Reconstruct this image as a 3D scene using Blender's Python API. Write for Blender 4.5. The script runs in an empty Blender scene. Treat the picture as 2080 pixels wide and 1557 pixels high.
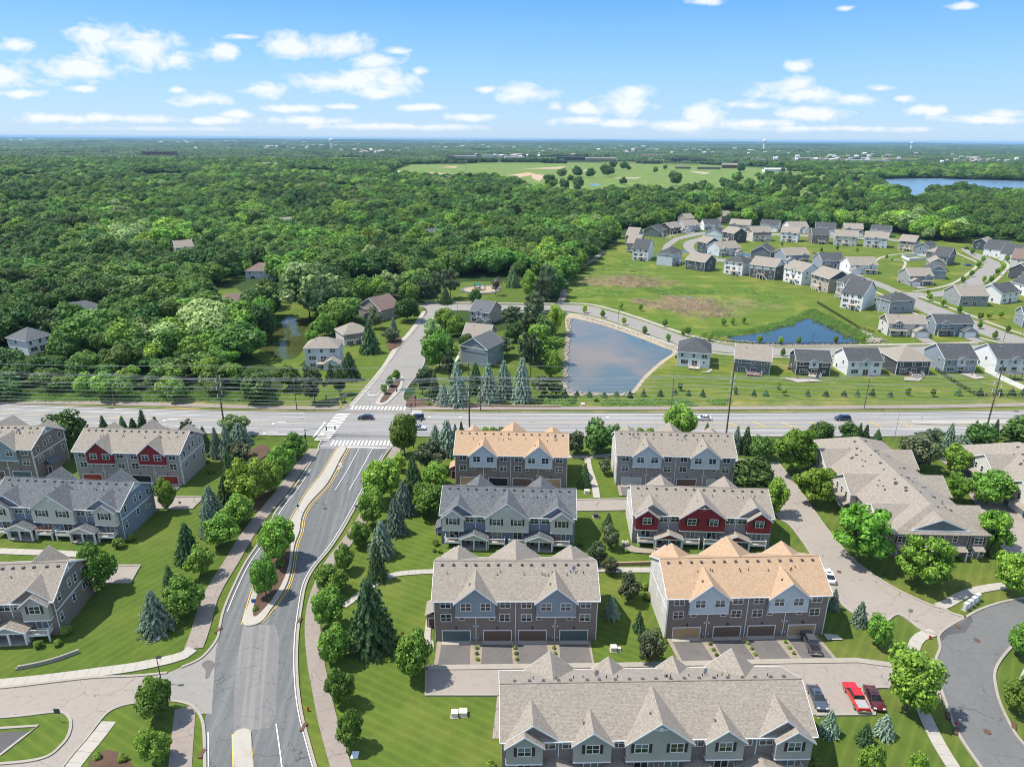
import bpy, bmesh, math, random
import numpy as np
from mathutils import Vector, Matrix, noise as mnoise
R_ = math.radians
sc = bpy.context.scene
COL = sc.collection
random.seed(7)
# ------------------------------------------------------------------ camera, world, sun, exposure
F, CX, CY, CAMH, HY, ROLL = 1387., 1040., 778.5, 82., 282., math.atan(0.0065)
PITCH = math.atan((CY - HY) / F)
fwd = np.array([0, math.cos(PITCH), -math.sin(PITCH)])
up0 = np.array([0, math.sin(PITCH), math.cos(PITCH)])
rt0 = np.array([1., 0, 0])
c_, s_ = math.cos(ROLL), math.sin(ROLL)
rt = c_ * rt0 + s_ * up0
up = -s_ * rt0 + c_ * up0
cam = bpy.data.cameras.new('camera')
cam.sensor_width = 36.; cam.lens = F / 2080. * 36.
cam.clip_start = 1.; cam.clip_end = 120000.
camo = bpy.data.objects.new('camera', cam); COL.objects.link(camo)
M4 = Matrix(((rt[0], up[0], -fwd[0], 0), (rt[1], up[1], -fwd[1], 0), (rt[2], up[2], -fwd[2], CAMH), (0, 0, 0, 1)))
camo.matrix_world = M4
sc.camera = camo
SUN_EL, SUN_DIR = R_(61), R_(7)          # the sun stands to the left and slightly beyond the picture
sunvec = Vector((-math.cos(SUN_EL) * math.cos(SUN_DIR), math.cos(SUN_EL) * math.sin(SUN_DIR), math.sin(SUN_EL)))
sl = bpy.data.lights.new('sun', 'SUN'); sl.energy = 3.1; sl.angle = R_(0.5); sl.color = (1, .93, .82)
so = bpy.data.objects.new('sun', sl); COL.objects.link(so)
so.rotation_euler = sunvec.to_track_quat('Z', 'Y').to_euler()
sc.view_settings.view_transform = 'Standard'; sc.view_settings.look = 'None'
sc.view_settings.gamma = 1; sc.view_settings.use_curve_mapping = False
sc.view_settings.exposure = 1.12
sc.cycles.pixel_filter_type = 'BLACKMAN_HARRIS'; sc.cycles.filter_width = 1.05
W = bpy.data.worlds.new('World'); sc.world = W; W.use_nodes = True


def G(x, y, z=0.):
    """ground point (at height z) seen at photo pixel x, y"""
    d = (x - CX) * rt - (y - CY) * up + F * fwd
    t = (z - CAMH) / d[2]
    return (float(d[0] * t), float(d[1] * t))


def P(X, Y, Z=0.):
    q = np.array([X, Y, Z - CAMH]); zc = q @ fwd
    return (CX + F * (q @ rt) / zc, CY - F * (q @ up) / zc, zc)


def hgt(bx, by, ty):
    X, Y = G(bx, by); lo, hi = 0., 75.
    for _ in range(30):
        m = (lo + hi) / 2
        if P(X, Y, m)[1] > ty: lo = m
        else: hi = m
    return lo


def world():
    nt = W.node_tree; nt.nodes.clear(); N = nt.nodes.new; L = nt.links.new
    out = N('ShaderNodeOutputWorld'); bg = N('ShaderNodeBackground'); bg.inputs[1].default_value = 0.15
    sky = N('ShaderNodeTexSky'); sky.sky_type = 'NISHITA'; sky.sun_disc = False
    sky.sun_elevation = SUN_EL; sky.sun_rotation = math.atan2(sunvec.x, sunvec.y)
    sky.altitude = 300; sky.air_density = 1.0; sky.dust_density = .6; sky.ozone_density = 2.2
    tc = N('ShaderNodeTexCoord'); sep = N('ShaderNodeSeparateXYZ'); L(tc.outputs['Generated'], sep.inputs[0])

    def math_(op, a, b=None, clamp=False):
        n = N('ShaderNodeMath'); n.operation = op; n.use_clamp = clamp
        for i, v in enumerate((a, b)):
            if v is None: continue
            if isinstance(v, (int, float)): n.inputs[i].default_value = v
            else: L(v, n.inputs[i])
        return n.outputs[0]
    yy = math_('MAXIMUM', sep.outputs[1], .05)
    u = math_('DIVIDE', sep.outputs[0], yy); t = math_('DIVIDE', sep.outputs[2], yy)
    cmb = N('ShaderNodeCombineXYZ'); L(u, cmb.inputs[0]); L(t, cmb.inputs[1])
    clouds = [(195,68,62,18),(285,95,100,27),(365,118,40,18),(165,138,88,21),(15,155,62,20),(30,92,42,12),(40,190,60,7),(165,180,25,6),
      (360,182,20,6),(415,203,52,12),(462,107,25,14),(495,75,32,5),(580,92,54,21),(690,92,62,23),(765,122,55,13),(805,105,30,8),(852,144,18,8),
      (540,183,46,14),(690,168,95,20),(790,165,64,26),(770,188,66,11),(485,232,32,8),(120,241,75,9),(590,221,60,7),(690,217,34,5),(620,245,90,8),
      (850,218,42,6),(990,182,18,6),(1060,190,58,17),(1125,217,18,10),(1300,187,42,14),(1265,215,54,19),(1185,221,34,12),(1425,235,44,23),
      (1390,256,66,12),(1620,133,26,9),(1600,178,50,16),(1740,200,55,10),(1650,192,95,13),(1835,199,26,7),(1640,232,64,12),(1880,224,34,8),
      (1955,12,30,6),(1430,3,38,6),(1715,17,18,5),(1520,214,54,9),(2000,243,75,8),(1540,250,85,8),(240,240,100,8),(430,245,64,7),(1180,245,70,8),
      (2045,232,40,8),(1250,250,60,8),(330,262,160,4),(800,258,160,6),(1700,262,200,6),(960,238,50,7),(1790,180,30,6)]
    field = None
    for (x, y, w, h) in clouds:
        d = (x - CX) * rt - (y - CY) * up + F * fwd
        cu, ct = d[0] / d[1], d[2] / d[1]
        a = N('ShaderNodeVectorMath'); a.operation = 'SUBTRACT'; L(cmb.outputs[0], a.inputs[0]); a.inputs[1].default_value = (cu, ct, 0)
        b = N('ShaderNodeVectorMath'); b.operation = 'MULTIPLY'; L(a.outputs[0], b.inputs[0]); b.inputs[1].default_value = (F / w / 1.08, F / h / 1.1, 0)
        c = N('ShaderNodeVectorMath'); c.operation = 'LENGTH'; L(b.outputs[0], c.inputs[0])
        v = c.outputs['Value']
        field = v if field is None else math_('MINIMUM', field, v)
    field = math_('SUBTRACT', 1., field)
    field = math_('MAXIMUM', field, -.9)
    mp = N('ShaderNodeMapping'); L(cmb.outputs[0], mp.inputs[0]); mp.inputs['Scale'].default_value = (22, 40, 1)
    n1 = N('ShaderNodeTexNoise'); L(mp.outputs[0], n1.inputs['Vector']); n1.inputs['Scale'].default_value = 1.; n1.inputs['Detail'].default_value = 8; n1.inputs['Roughness'].default_value = .62
    n1.inputs['Distortion'].default_value = .4
    nf = math_('MULTIPLY', math_('SUBTRACT', n1.outputs[0], .5), 3.0)
    front = math_('MULTIPLY', math_('SUBTRACT', sep.outputs[1], .25), 6., True)
    a1 = math_('MULTIPLY', math_('ADD', field, nf), 1.3)
    a1 = math_('ADD', a1, .1, True)
    a1 = math_('MULTIPLY', a1, front)
    # scattered cloud over the unseen sky, its cover raised to fill shaded walls
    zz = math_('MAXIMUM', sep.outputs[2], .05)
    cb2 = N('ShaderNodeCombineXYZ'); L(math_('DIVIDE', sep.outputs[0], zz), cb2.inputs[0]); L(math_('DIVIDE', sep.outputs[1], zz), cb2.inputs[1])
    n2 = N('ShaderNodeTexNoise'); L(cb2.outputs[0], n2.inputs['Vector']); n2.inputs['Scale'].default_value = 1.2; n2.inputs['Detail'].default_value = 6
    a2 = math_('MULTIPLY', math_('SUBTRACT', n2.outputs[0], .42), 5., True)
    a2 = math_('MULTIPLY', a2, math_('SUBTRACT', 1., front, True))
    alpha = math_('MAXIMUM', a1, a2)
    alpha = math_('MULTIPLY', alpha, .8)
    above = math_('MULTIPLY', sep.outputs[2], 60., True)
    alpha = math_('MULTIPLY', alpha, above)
    mix = N('ShaderNodeMixRGB'); L(alpha, mix.inputs[0])
    # the sky of the photograph is a little deeper in blue than the raw sky model; stops above the view are brightened as fill for shade
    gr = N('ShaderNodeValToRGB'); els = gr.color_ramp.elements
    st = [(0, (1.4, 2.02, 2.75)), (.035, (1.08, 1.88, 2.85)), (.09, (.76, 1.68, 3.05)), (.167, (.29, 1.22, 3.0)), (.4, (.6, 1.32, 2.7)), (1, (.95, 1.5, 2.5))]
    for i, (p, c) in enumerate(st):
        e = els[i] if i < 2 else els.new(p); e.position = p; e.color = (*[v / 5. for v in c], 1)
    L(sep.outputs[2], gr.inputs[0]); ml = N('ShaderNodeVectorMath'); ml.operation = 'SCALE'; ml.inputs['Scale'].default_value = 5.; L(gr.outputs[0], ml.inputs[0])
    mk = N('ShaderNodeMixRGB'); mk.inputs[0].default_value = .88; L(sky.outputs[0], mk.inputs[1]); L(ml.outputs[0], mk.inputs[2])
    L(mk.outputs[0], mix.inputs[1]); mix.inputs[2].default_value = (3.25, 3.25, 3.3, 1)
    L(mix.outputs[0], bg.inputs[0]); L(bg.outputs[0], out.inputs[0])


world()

# ------------------------------------------------------------------ materials
def lin(c):
    return tuple(((v / 255.) / 12.92 if v <= 10 else (((v / 255.) + .055) / 1.055) ** 2.4) for v in c)


def newmat(name):
    m = bpy.data.materials.new(name); m.use_nodes = True
    nt = m.node_tree; bs = nt.nodes['Principled BSDF']
    return m, nt, bs, nt.nodes.new, nt.links.new


def ramp(N, L, src, stops):
    r = N('ShaderNodeValToRGB')
    while len(r.color_ramp.elements) > 1: r.color_ramp.elements.remove(r.color_ramp.elements[0])
    for i, (p, c) in enumerate(stops):
        e = r.color_ramp.elements[0] if i == 0 else r.color_ramp.elements.new(p)
        e.position = p; e.color = (*c, 1) if len(c) == 3 else c
    L(src, r.inputs[0]); return r.outputs[0]


def tex(N, L, co, scale=1., detail=4, rough=.55, sc3=None, rot=0, dist=0):
    mp = N('ShaderNodeMapping'); L(co, mp.inputs[0]); mp.inputs['Rotation'].default_value = (0, 0, rot)
    if sc3: mp.inputs['Scale'].default_value = sc3
    n = N('ShaderNodeTexNoise'); L(mp.outputs[0], n.inputs['Vector'])
    n.inputs['Scale'].default_value = scale; n.inputs['Detail'].default_value = detail; n.inputs['Roughness'].default_value = rough
    n.inputs['Distortion'].default_value = dist
    return n.outputs[0]


def mixc(N, L, f, a, b, mode='MIX'):
    m = N('ShaderNodeMixRGB'); m.blend_type = mode
    for i, v in enumerate((f, a, b)):
        if isinstance(v, (int, float)): m.inputs[i].default_value = v
        elif isinstance(v, tuple): m.inputs[i].default_value = (*v, 1) if len(v) == 3 else v
        else: L(v, m.inputs[i])
    return m.outputs[0]


def mth(N, L, op, a, b=0., clamp=False):
    n = N('ShaderNodeMath'); n.operation = op; n.use_clamp = clamp
    for i, v in enumerate((a, b)):
        if isinstance(v, (int, float)): n.inputs[i].default_value = v
        else: L(v, n.inputs[i])
    return n.outputs[0]


def bump(N, L, bs, h, s=.3, d=.1):
    b = N('ShaderNodeBump'); b.inputs['Strength'].default_value = s; b.inputs['Distance'].default_value = d
    L(h, b.inputs['Height']); L(b.outputs[0], bs.inputs['Normal'])


def plain(name, col, rough=.7, var=.12, scale=1.5, metal=0., spec=.3):
    m, nt, bs, N, L = newmat(name)
    tc = N('ShaderNodeTexCoord')
    n = tex(N, L, tc.outputs['Object'], scale, 5)
    c = mixc(N, L, n, tuple(v * (1 - var) for v in col), tuple(min(1, v * (1 + var)) for v in col))
    L(c, bs.inputs['Base Color']); bs.inputs['Roughness'].default_value = rough; bs.inputs['Metallic'].default_value = metal
    bs.inputs['Specular IOR Level'].default_value = spec
    return m


def siding(name, col):
    m, nt, bs, N, L = newmat(name)
    tc = N('ShaderNodeTexCoord'); sep = N('ShaderNodeSeparateXYZ'); L(tc.outputs['Object'], sep.inputs[0])
    f = mth(N, L, 'FRACT', mth(N, L, 'MULTIPLY', sep.outputs[2], 5.5))
    line = mth(N, L, 'GREATER_THAN', f, .86)
    n = tex(N, L, tc.outputs['Object'], .5, 5)
    n2 = tex(N, L, tc.outputs['Object'], 3, 3, sc3=(1, 1, .15))
    c = mixc(N, L, n, tuple(v * .86 for v in col), tuple(min(1, v * 1.1) for v in col))
    c = mixc(N, L, mth(N, L, 'MULTIPLY', n2, .16), c, tuple(v * .7 for v in col))
    c = mixc(N, L, mth(N, L, 'MULTIPLY', line, .22), c, tuple(v * .35 for v in col))
    L(c, bs.inputs['Base Color']); bs.inputs['Roughness'].default_value = .62; bs.inputs['Specular IOR Level'].default_value = .25
    bump(N, L, bs, f, .35, .02)
    return m


def shingle(name, c1, c2, c3):
    m, nt, bs, N, L = newmat(name)
    tc = N('ShaderNodeTexCoord'); sep = N('ShaderNodeSeparateXYZ'); L(tc.outputs['Object'], sep.inputs[0])
    row = mth(N, L, 'FLOOR', mth(N, L, 'MULTIPLY', sep.outputs[2], 12.))
    xy = mth(N, L, 'ADD', mth(N, L, 'MULTIPLY', sep.outputs[0], 3.4), mth(N, L, 'MULTIPLY', row, 3.37))
    cmb = N('ShaderNodeCombineXYZ'); L(mth(N, L, 'FLOOR', xy), cmb.inputs[0]); L(row, cmb.inputs[1])
    L(mth(N, L, 'FLOOR', mth(N, L, 'MULTIPLY', sep.outputs[1], 3.4)), cmb.inputs[2])
    wn = N('ShaderNodeTexWhiteNoise'); L(cmb.outputs[0], wn.inputs['Vector'])
    c = ramp(N, L, wn.outputs['Value'], [(0, c1), (.38, c2), (.72, c2), (1, c3)])
    big = tex(N, L, tc.outputs['Object'], .35, 4)
    c = mixc(N, L, mth(N, L, 'MULTIPLY', big, .4), c, c1)
    mot = tex(N, L, tc.outputs['Object'], 2.6, 3)
    c = mixc(N, L, mth(N, L, 'MULTIPLY', mth(N, L, 'SUBTRACT', mot, .42, True), 1.3), c, c3)
    fr = mth(N, L, 'FRACT', mth(N, L, 'MULTIPLY', sep.outputs[2], 12.))
    line = mth(N, L, 'LESS_THAN', fr, .2)
    c = mixc(N, L, mth(N, L, 'MULTIPLY', line, .3), c, tuple(v * .4 for v in c1))
    L(c, bs.inputs['Base Color']); bs.inputs['Roughness'].default_value = .95; bs.inputs['Specular IOR Level'].default_value = .15
    bump(N, L, bs, wn.outputs['Value'], .3, .03)
    return m


def lawn(name, base, ang, period=2.4, amt=.35, dry=.3):
    m, nt, bs, N, L = newmat(name)
    tc = N('ShaderNodeTexCoord')
    n = tex(N, L, tc.outputs['Object'], .05, 5, .6)
    n2 = tex(N, L, tc.outputs['Object'], 1.2, 4, .7)
    n3 = tex(N, L, tc.outputs['Object'], .28, 4, .6)
    dark = tuple(v * .62 for v in base); lite = (base[0] * 1.5, base[1] * 1.28, base[2] * 1.1)
    c = mixc(N, L, n3, dark, lite)
    c = mixc(N, L, mth(N, L, 'MULTIPLY', n2, .38), c, tuple(v * .35 for v in base))
    wv = N('ShaderNodeTexWave'); mp = N('ShaderNodeMapping'); L(tc.outputs['Object'], mp.inputs[0]); mp.inputs['Rotation'].default_value = (0, 0, ang)
    L(mp.outputs[0], wv.inputs['Vector']); wv.wave_profile = 'SIN'; wv.inputs['Scale'].default_value = .32 / period * 1.0; wv.inputs['Distortion'].default_value = .8
    wv.inputs['Detail'].default_value = 2; wv.inputs['Detail Scale'].default_value = .6
    n5 = tex(N, L, tc.outputs['Object'], .6, 5, .7); dd = mth(N, L, 'MULTIPLY', mth(N, L, 'SUBTRACT', n5, .56, True), 3.5, True)
    c = mixc(N, L, mth(N, L, 'MULTIPLY', dd, .55), c, (base[0] * 2.2, base[1] * 1.35, base[2] * 2.2))
    wp = mth(N, L, 'POWER', wv.outputs['Fac'], 3.)
    c = mixc(N, L, mth(N, L, 'MULTIPLY', wp, amt), c, (base[0] * 2.2, base[1] * 1.55, base[2] * 1.4))
    d = mth(N, L, 'MULTIPLY', mth(N, L, 'SUBTRACT', n, .5, True), 6 * dry, True)
    c = mixc(N, L, d, c, (base[0] * 2.9, base[1] * 1.5, base[2] * 2.2))
    L(c, bs.inputs['Base Color']); bs.inputs['Roughness'].default_value = .95; bs.inputs['Specular IOR Level'].default_value = .12
    bump(N, L, bs, n2, .5, .1)
    return m


def paving(name, col, col2, crack=.5, streak=None, cs=.16, grit=.2):
    """asphalt or concrete with blotches, cracks and optional wheel-track streaks along an angle"""
    m, nt, bs, N, L = newmat(name)
    tc = N('ShaderNodeTexCoord'); co = tc.outputs['Object']
    n = tex(N, L, co, .16, 6, .65); g = tex(N, L, co, 6., 3, .7); b = tex(N, L, co, .9, 5, .6)
    c = mixc(N, L, n, col, col2)
    c = mixc(N, L, mth(N, L, 'MULTIPLY', g, grit), c, tuple(v * .45 for v in col))
    c = mixc(N, L, mth(N, L, 'MULTIPLY', mth(N, L, 'SUBTRACT', b, .52, True), 1.6, True), c, tuple(v * .62 for v in col))
    if streak is not None:
        rm = N('ShaderNodeMapping'); L(co, rm.inputs[0]); rm.inputs['Rotation'].default_value = (0, 0, -streak); s = tex(N, L, rm.outputs[0], 1., 4, .6, sc3=(.02, .8, 1))
        c = mixc(N, L, mth(N, L, 'MULTIPLY', mth(N, L, 'SUBTRACT', s, .45, True), 2.0, True), c, tuple(min(1, v * 1.45) for v in col2))
    if crack:
        vo = N('ShaderNodeTexVoronoi'); vo.feature = 'DISTANCE_TO_EDGE'
        wob = N('ShaderNodeTexNoise'); L(co, wob.inputs['Vector']); wob.inputs['Scale'].default_value = .5; wob.inputs['Detail'].default_value = 5
        av = N('ShaderNodeVectorMath'); av.operation = 'MULTIPLY_ADD'; L(wob.outputs['Color'], av.inputs[0]); av.inputs[1].default_value = (3.2, 3.2, 0); L(co, av.inputs[2])
        L(av.outputs[0], vo.inputs['Vector']); vo.inputs['Scale'].default_value = cs
        k = mth(N, L, 'LESS_THAN', vo.outputs['Distance'], .036 * cs)
        gate = mth(N, L, 'GREATER_THAN', n, .47)
        c = mixc(N, L, mth(N, L, 'MULTIPLY', mth(N, L, 'MULTIPLY', k, gate), crack), c, tuple(v * .25 for v in col))
    L(c, bs.inputs['Base Color']); bs.inputs['Roughness'].default_value = .9; bs.inputs['Specular IOR Level'].default_value = .2
    bump(N, L, bs, g, .2, .01)
    return m


def leafmat(name, c1, c2, c3, trans=.32, gain=1.):
    c1, c2, c3 = (tuple(min(.75, v * gain) for v in q) for q in (c1, c2, c3))
    m, nt, bs, N, L = newmat(name)
    oi = N('ShaderNodeObjectInfo'); ge = N('ShaderNodeNewGeometry')
    c = ramp(N, L, ge.outputs['Random Per Island'], [(0, c1), (.5, c2), (1, c3)])
    ln = N('ShaderNodeTexNoise'); L(oi.outputs['Location'], ln.inputs['Vector']); ln.inputs['Scale'].default_value = .0045; ln.inputs['Detail'].default_value = 4
    hs = N('ShaderNodeHueSaturation'); L(c, hs.inputs['Color'])
    L(mth(N, L, 'ADD', mth(N, L, 'MULTIPLY', oi.outputs['Random'], .04), .47), hs.inputs['Hue'])
    r2 = mth(N, L, 'FRACT', mth(N, L, 'MULTIPLY', oi.outputs['Random'], 17.3))
    big = mth(N, L, 'ADD', mth(N, L, 'MULTIPLY', mth(N, L, 'SUBTRACT', ln.outputs[0], .5), 2.6 if 'farw' in name else 1.5), 1.)
    L(mth(N, L, 'MULTIPLY', mth(N, L, 'MAXIMUM', big, .45), mth(N, L, 'ADD', mth(N, L, 'MULTIPLY', r2, .66), .66)), hs.inputs['Value'])
    hs.inputs['Saturation'].default_value = .95
    L(hs.outputs[0], bs.inputs['Base Color']); bs.inputs['Roughness'].default_value = .6; bs.inputs['Specular IOR Level'].default_value = .25
    tr = N('ShaderNodeBsdfTranslucent'); L(hs.outputs[0], tr.inputs[0])
    mx = N('ShaderNodeMixShader'); mx.inputs[0].default_value = trans
    L(bs.outputs[0], mx.inputs[1]); L(tr.outputs[0], mx.inputs[2]); L(mx.outputs[0], nt.nodes['Material Output'].inputs[0])
    return m


def water(name, col, rough=.08, bumps=.15, scale=1.2, spec=.5, silt=None):
    m, nt, bs, N, L = newmat(name)
    tc = N('ShaderNodeTexCoord'); n = tex(N, L, tc.outputs['Object'], .03, 3); h = tex(N, L, tc.outputs['Object'], scale, 4, .6, sc3=(1, 2.2, 1))
    c = mixc(N, L, n, tuple(v * .8 for v in col), tuple(v * 1.2 for v in col))
    if silt:
        sn = tex(N, L, tc.outputs['Object'], .022, 3, .5, dist=.6)
        c = mixc(N, L, mth(N, L, 'MULTIPLY', mth(N, L, 'SUBTRACT', sn, .42, True), 4.5, True), c, silt)
    L(c, bs.inputs['Base Color'])
    bs.inputs['Roughness'].default_value = rough; bs.inputs['Specular IOR Level'].default_value = spec
    bump(N, L, bs, h, bumps, .1)
    return m


MT = {}
MT['white'] = plain('white_trim', (.74, .75, .76), .5, .04)
MT['cream_trim'] = plain('cream_trim', (.66, .6, .5), .55, .05)
MT['concrete'] = paving('concrete', (.33, .3, .265), (.41, .38, .34), 0, grit=.12)
MT['slab'] = paving('pale_slab_concrete', (.33, .31, .275), (.42, .395, .35), 0, grit=.1)
MT['path'] = paving('tan_path_paving', (.24, .205, .18), (.31, .27, .24), .5, cs=.2)
MT['joint'] = plain('joint_dirt', (.2, .18, .15), .95)
MT['kerb'] = paving('kerb_concrete', (.29, .265, .225), (.37, .34, .3), 0)
MT['asph_ave'] = paving('avenue_asphalt', (.105, .115, .12), (.155, .16, .16), .5, streak=R_(96), cs=.22)
MT['asph_curve'] = paving('curved_road_asphalt', (.12, .125, .125), (.17, .172, .17), .45, cs=.1)
MT['asph_main'] = paving('main_road_asphalt', (.21, .21, .21), (.27, .265, .26), .5, streak=0., cs=.09)
MT['asph_res'] = paving('residential_road_asphalt', (.23, .22, .205), (.29, .28, .26), .45, cs=.11)
MT['alley'] = paving('alley_paving', (.27, .24, .212), (.33, .295, .262), .6, cs=.13)
MT['drive'] = paving('driveway_asphalt', (.09, .088, .09), (.19, .175, .165), 0, cs=.2)
MT['lot'] = paving('dark_lot_asphalt', (.06, .06, .065), (.13, .13, .13), .3)
MT['gravel'] = paving('tan_rock_mulch', (.25, .2, .155), (.5, .44, .37), 0, grit=.8)
MT['mulch'] = paving('brown_mulch', (.08, .05, .035), (.17, .105, .075), 0, grit=.6)
MT['yellow'] = plain('yellow_road_paint', (.68, .47, .1), .7, .1)
MT['paint'] = plain('white_road_paint', (.72, .72, .7), .7, .1, 3)
MT['lawnA'] = lawn('mown_lawn_a', (.072, .13, .023), R_(32), 1.8, .17)
MT['lawnB'] = lawn('mown_lawn_b', (.08, .14, .025), R_(-62), 1.6, .2)
MT['lawnC'] = lawn('mown_lawn_c', (.076, .13, .025), R_(38), 1.8, .22)
MT['lawnD'] = lawn('mown_lawn_d', (.088, .148, .026), R_(-80), 4.5, .28, .5)
MT['verge'] = lawn('verge_grass', (.12, .17, .045), R_(90), 3, .12, .7)
MT['field'] = lawn('golf_fairway', (.11, .2, .05), R_(70), 24, .3, .5)
MT['meadow'] = lawn('meadow_grass', (.088, .158, .026), R_(90), 14, .18, .55)
MT['farfield'] = lawn('far_field', (.09, .14, .045), R_(10), 60, .2, .8)
MT['worn'] = paving('worn_avenue_asphalt', (.15, .15, .15), (.21, .205, .2), .45, streak=R_(106), cs=.3)
MT['sand'] = paving('sandy_bank', (.33, .27, .185), (.45, .39, .29), 0, grit=.4)
MT['tan_soil'] = paving('bare_soil', (.38, .26, .17), (.52, .38, .27), 0)
MT['rock'] = paving('pale_rock', (.27, .25, .215), (.4, .37, .33), 0, grit=.3)
MT['glass'] = plain('dark_window_glass', (.012, .018, .022), .08, .3, .8, spec=.8)
MT['glass2'] = plain('blind_window_glass', (.13, .16, .165), .25, .15, 1.2, spec=.7)
MT['black'] = plain('black_metal', (.02, .02, .022), .45)
MT['darkgrey'] = plain('dark_grey_metal', (.07, .07, .075), .5)
MT['grey'] = plain('grey_metal', (.32, .33, .34), .45)
MT['teal'] = plain('teal_mast_paint', (.02, .16, .13), .45)
MT['wood'] = plain('weathered_pole_wood', (.13, .105, .085), .9, .3, 3)
MT['wire'] = plain('grey_wire', (.42, .42, .42), .5)
MT['bark'] = plain('bark', (.11, .085, .065), .95, .35, 4)
MT['rust'] = plain('rusty_drain_iron', (.11, .062, .045), .8, .3, 4)
MT['shutter'] = plain('dark_shutter', (.045, .025, .03), .6)
MT['door'] = plain('brown_entry_door', (.13, .045, .03), .5)
MT['wooddeck'] = plain('red_brown_deck_board', (.22, .12, .085), .8, .3, 4)
MT['tandeck'] = plain('tan_deck_board', (.5, .41, .3), .8, .2, 4)
MT['shTan'] = shingle('tan_grey_shingles', (.2, .176, .148), (.275, .246, .21), (.345, .315, .275))
MT['shOr'] = shingle('orange_tan_shingles', (.33, .225, .14), (.4, .28, .185), (.47, .35, .25))
MT['shSlate'] = shingle('slate_blue_shingles', (.07, .077, .085), (.12, .13, .14), (.19, .2, .21))
MT['shDark'] = shingle('charcoal_shingles', (.045, .05, .055), (.075, .082, .09), (.13, .135, .14))
MT['shBrown'] = shingle('brown_shingles', (.12, .085, .075), (.19, .14, .125), (.27, .21, .19))
for k, c in dict(brown=(.225, .188, .17), greyb=(.29, .275, .27), taupe=(.36, .325, .3), blue=(.2, .245, .31), sage=(.385, .38, .345), paleblue=(.52, .58, .62),
                 bluegrey=(.25, .3, .35), red=(.26, .03, .035), white=(.74, .76, .78), slate=(.14, .175, .19), charcoal=(.075, .082, .09), tanw=(.42, .36, .3),
                 cream=(.6, .58, .54), midgrey=(.29, .31, .32), navy=(.07, .09, .11), ivory=(.6, .58, .53), greenish=(.14, .175, .16), brick=(.22, .12, .09)).items():
    MT['w_' + k] = siding(k + '_siding', c)
for k, c in dict(gteal=(.085, .13, .13), gbrown=(.15, .1, .075), gtan=(.42, .3, .17), gred=(.3, .045, .02), gwhite=(.74, .76, .78), ggrey=(.42, .45, .42)).items():
    MT[k] = plain(k[1:] + '_garage_door', c, .55, .08)
leafdefs = dict(
    maple=((.028, .072, .007), (.062, .145, .012), (.12, .23, .025)),
    bright=((.045, .1, .008), (.1, .2, .014), (.18, .31, .03)),
    locust=((.035, .09, .006), (.082, .19, .01), (.15, .28, .025)),
    dark=((.014, .042, .008), (.03, .078, .013), (.06, .13, .024)),
    mid=((.022, .058, .009), (.046, .108, .014), (.09, .17, .028)),
    pale=((.06, .1, .028), (.115, .175, .055), (.19, .25, .1)),
    crab=((.024, .042, .018), (.05, .072, .03), (.1, .11, .06)),
    blue=((.055, .095, .06), (.115, .165, .12), (.21, .27, .21)),
    spruce=((.014, .04, .016), (.032, .07, .024), (.07, .125, .045)),
    pine=((.018, .035, .014), (.04, .066, .028), (.08, .11, .05)),
    bush=((.03, .07, .008), (.075, .14, .014), (.14, .2, .03)),
    reed=((.3, .23, .13), (.42, .33, .21), (.55, .46, .31)),
    tall=((.06, .12, .02), (.1, .19, .035), (.16, .25, .06)),
    farw=((.018, .045, .012), (.032, .072, .018), (.055, .105, .03)),
    bare=((.1, .075, .06), (.15, .115, .095), (.2, .16, .14)), flower=((.6, .6, .5), (.75, .75, .66), (.2, .3, .1)), purple=((.05, .015, .02), (.1, .03, .04), (.16, .06, .07)))
for k, v in leafdefs.items(): MT['l_' + k] = leafmat(k + '_foliage', *v, gain=.9 if k in ('flower', 'purple') else {'locust': 1.75, 'blue': 2.6, 'spruce': 3.3, 'pine': 2.1, 'bare': 1.2, 'reed': 1.35, 'tall': 2.1, 'farw': 1.5, 'crab': 2., 'dark': 2., 'mid': 2.1}.get(k, 2.2))
MT['w1'] = water('grey_blue_pond_water', (.085, .115, .115), .1, .2, 1.6, spec=.45, silt=(.2, .16, .11))
MT['w2'] = water('deep_blue_pond_water', (.03, .055, .07), .1, .12, 1.)
MT['w3'] = water('green_pond_water', (.05, .062, .018), .06, .05, .8, spec=.1)
MT['w4'] = water('brown_pond_water', (.05, .038, .028), .06, .05, .8)
MT['lake'] = water('lake_water', (.12, .19, .26), .25, .3, .25)

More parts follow.
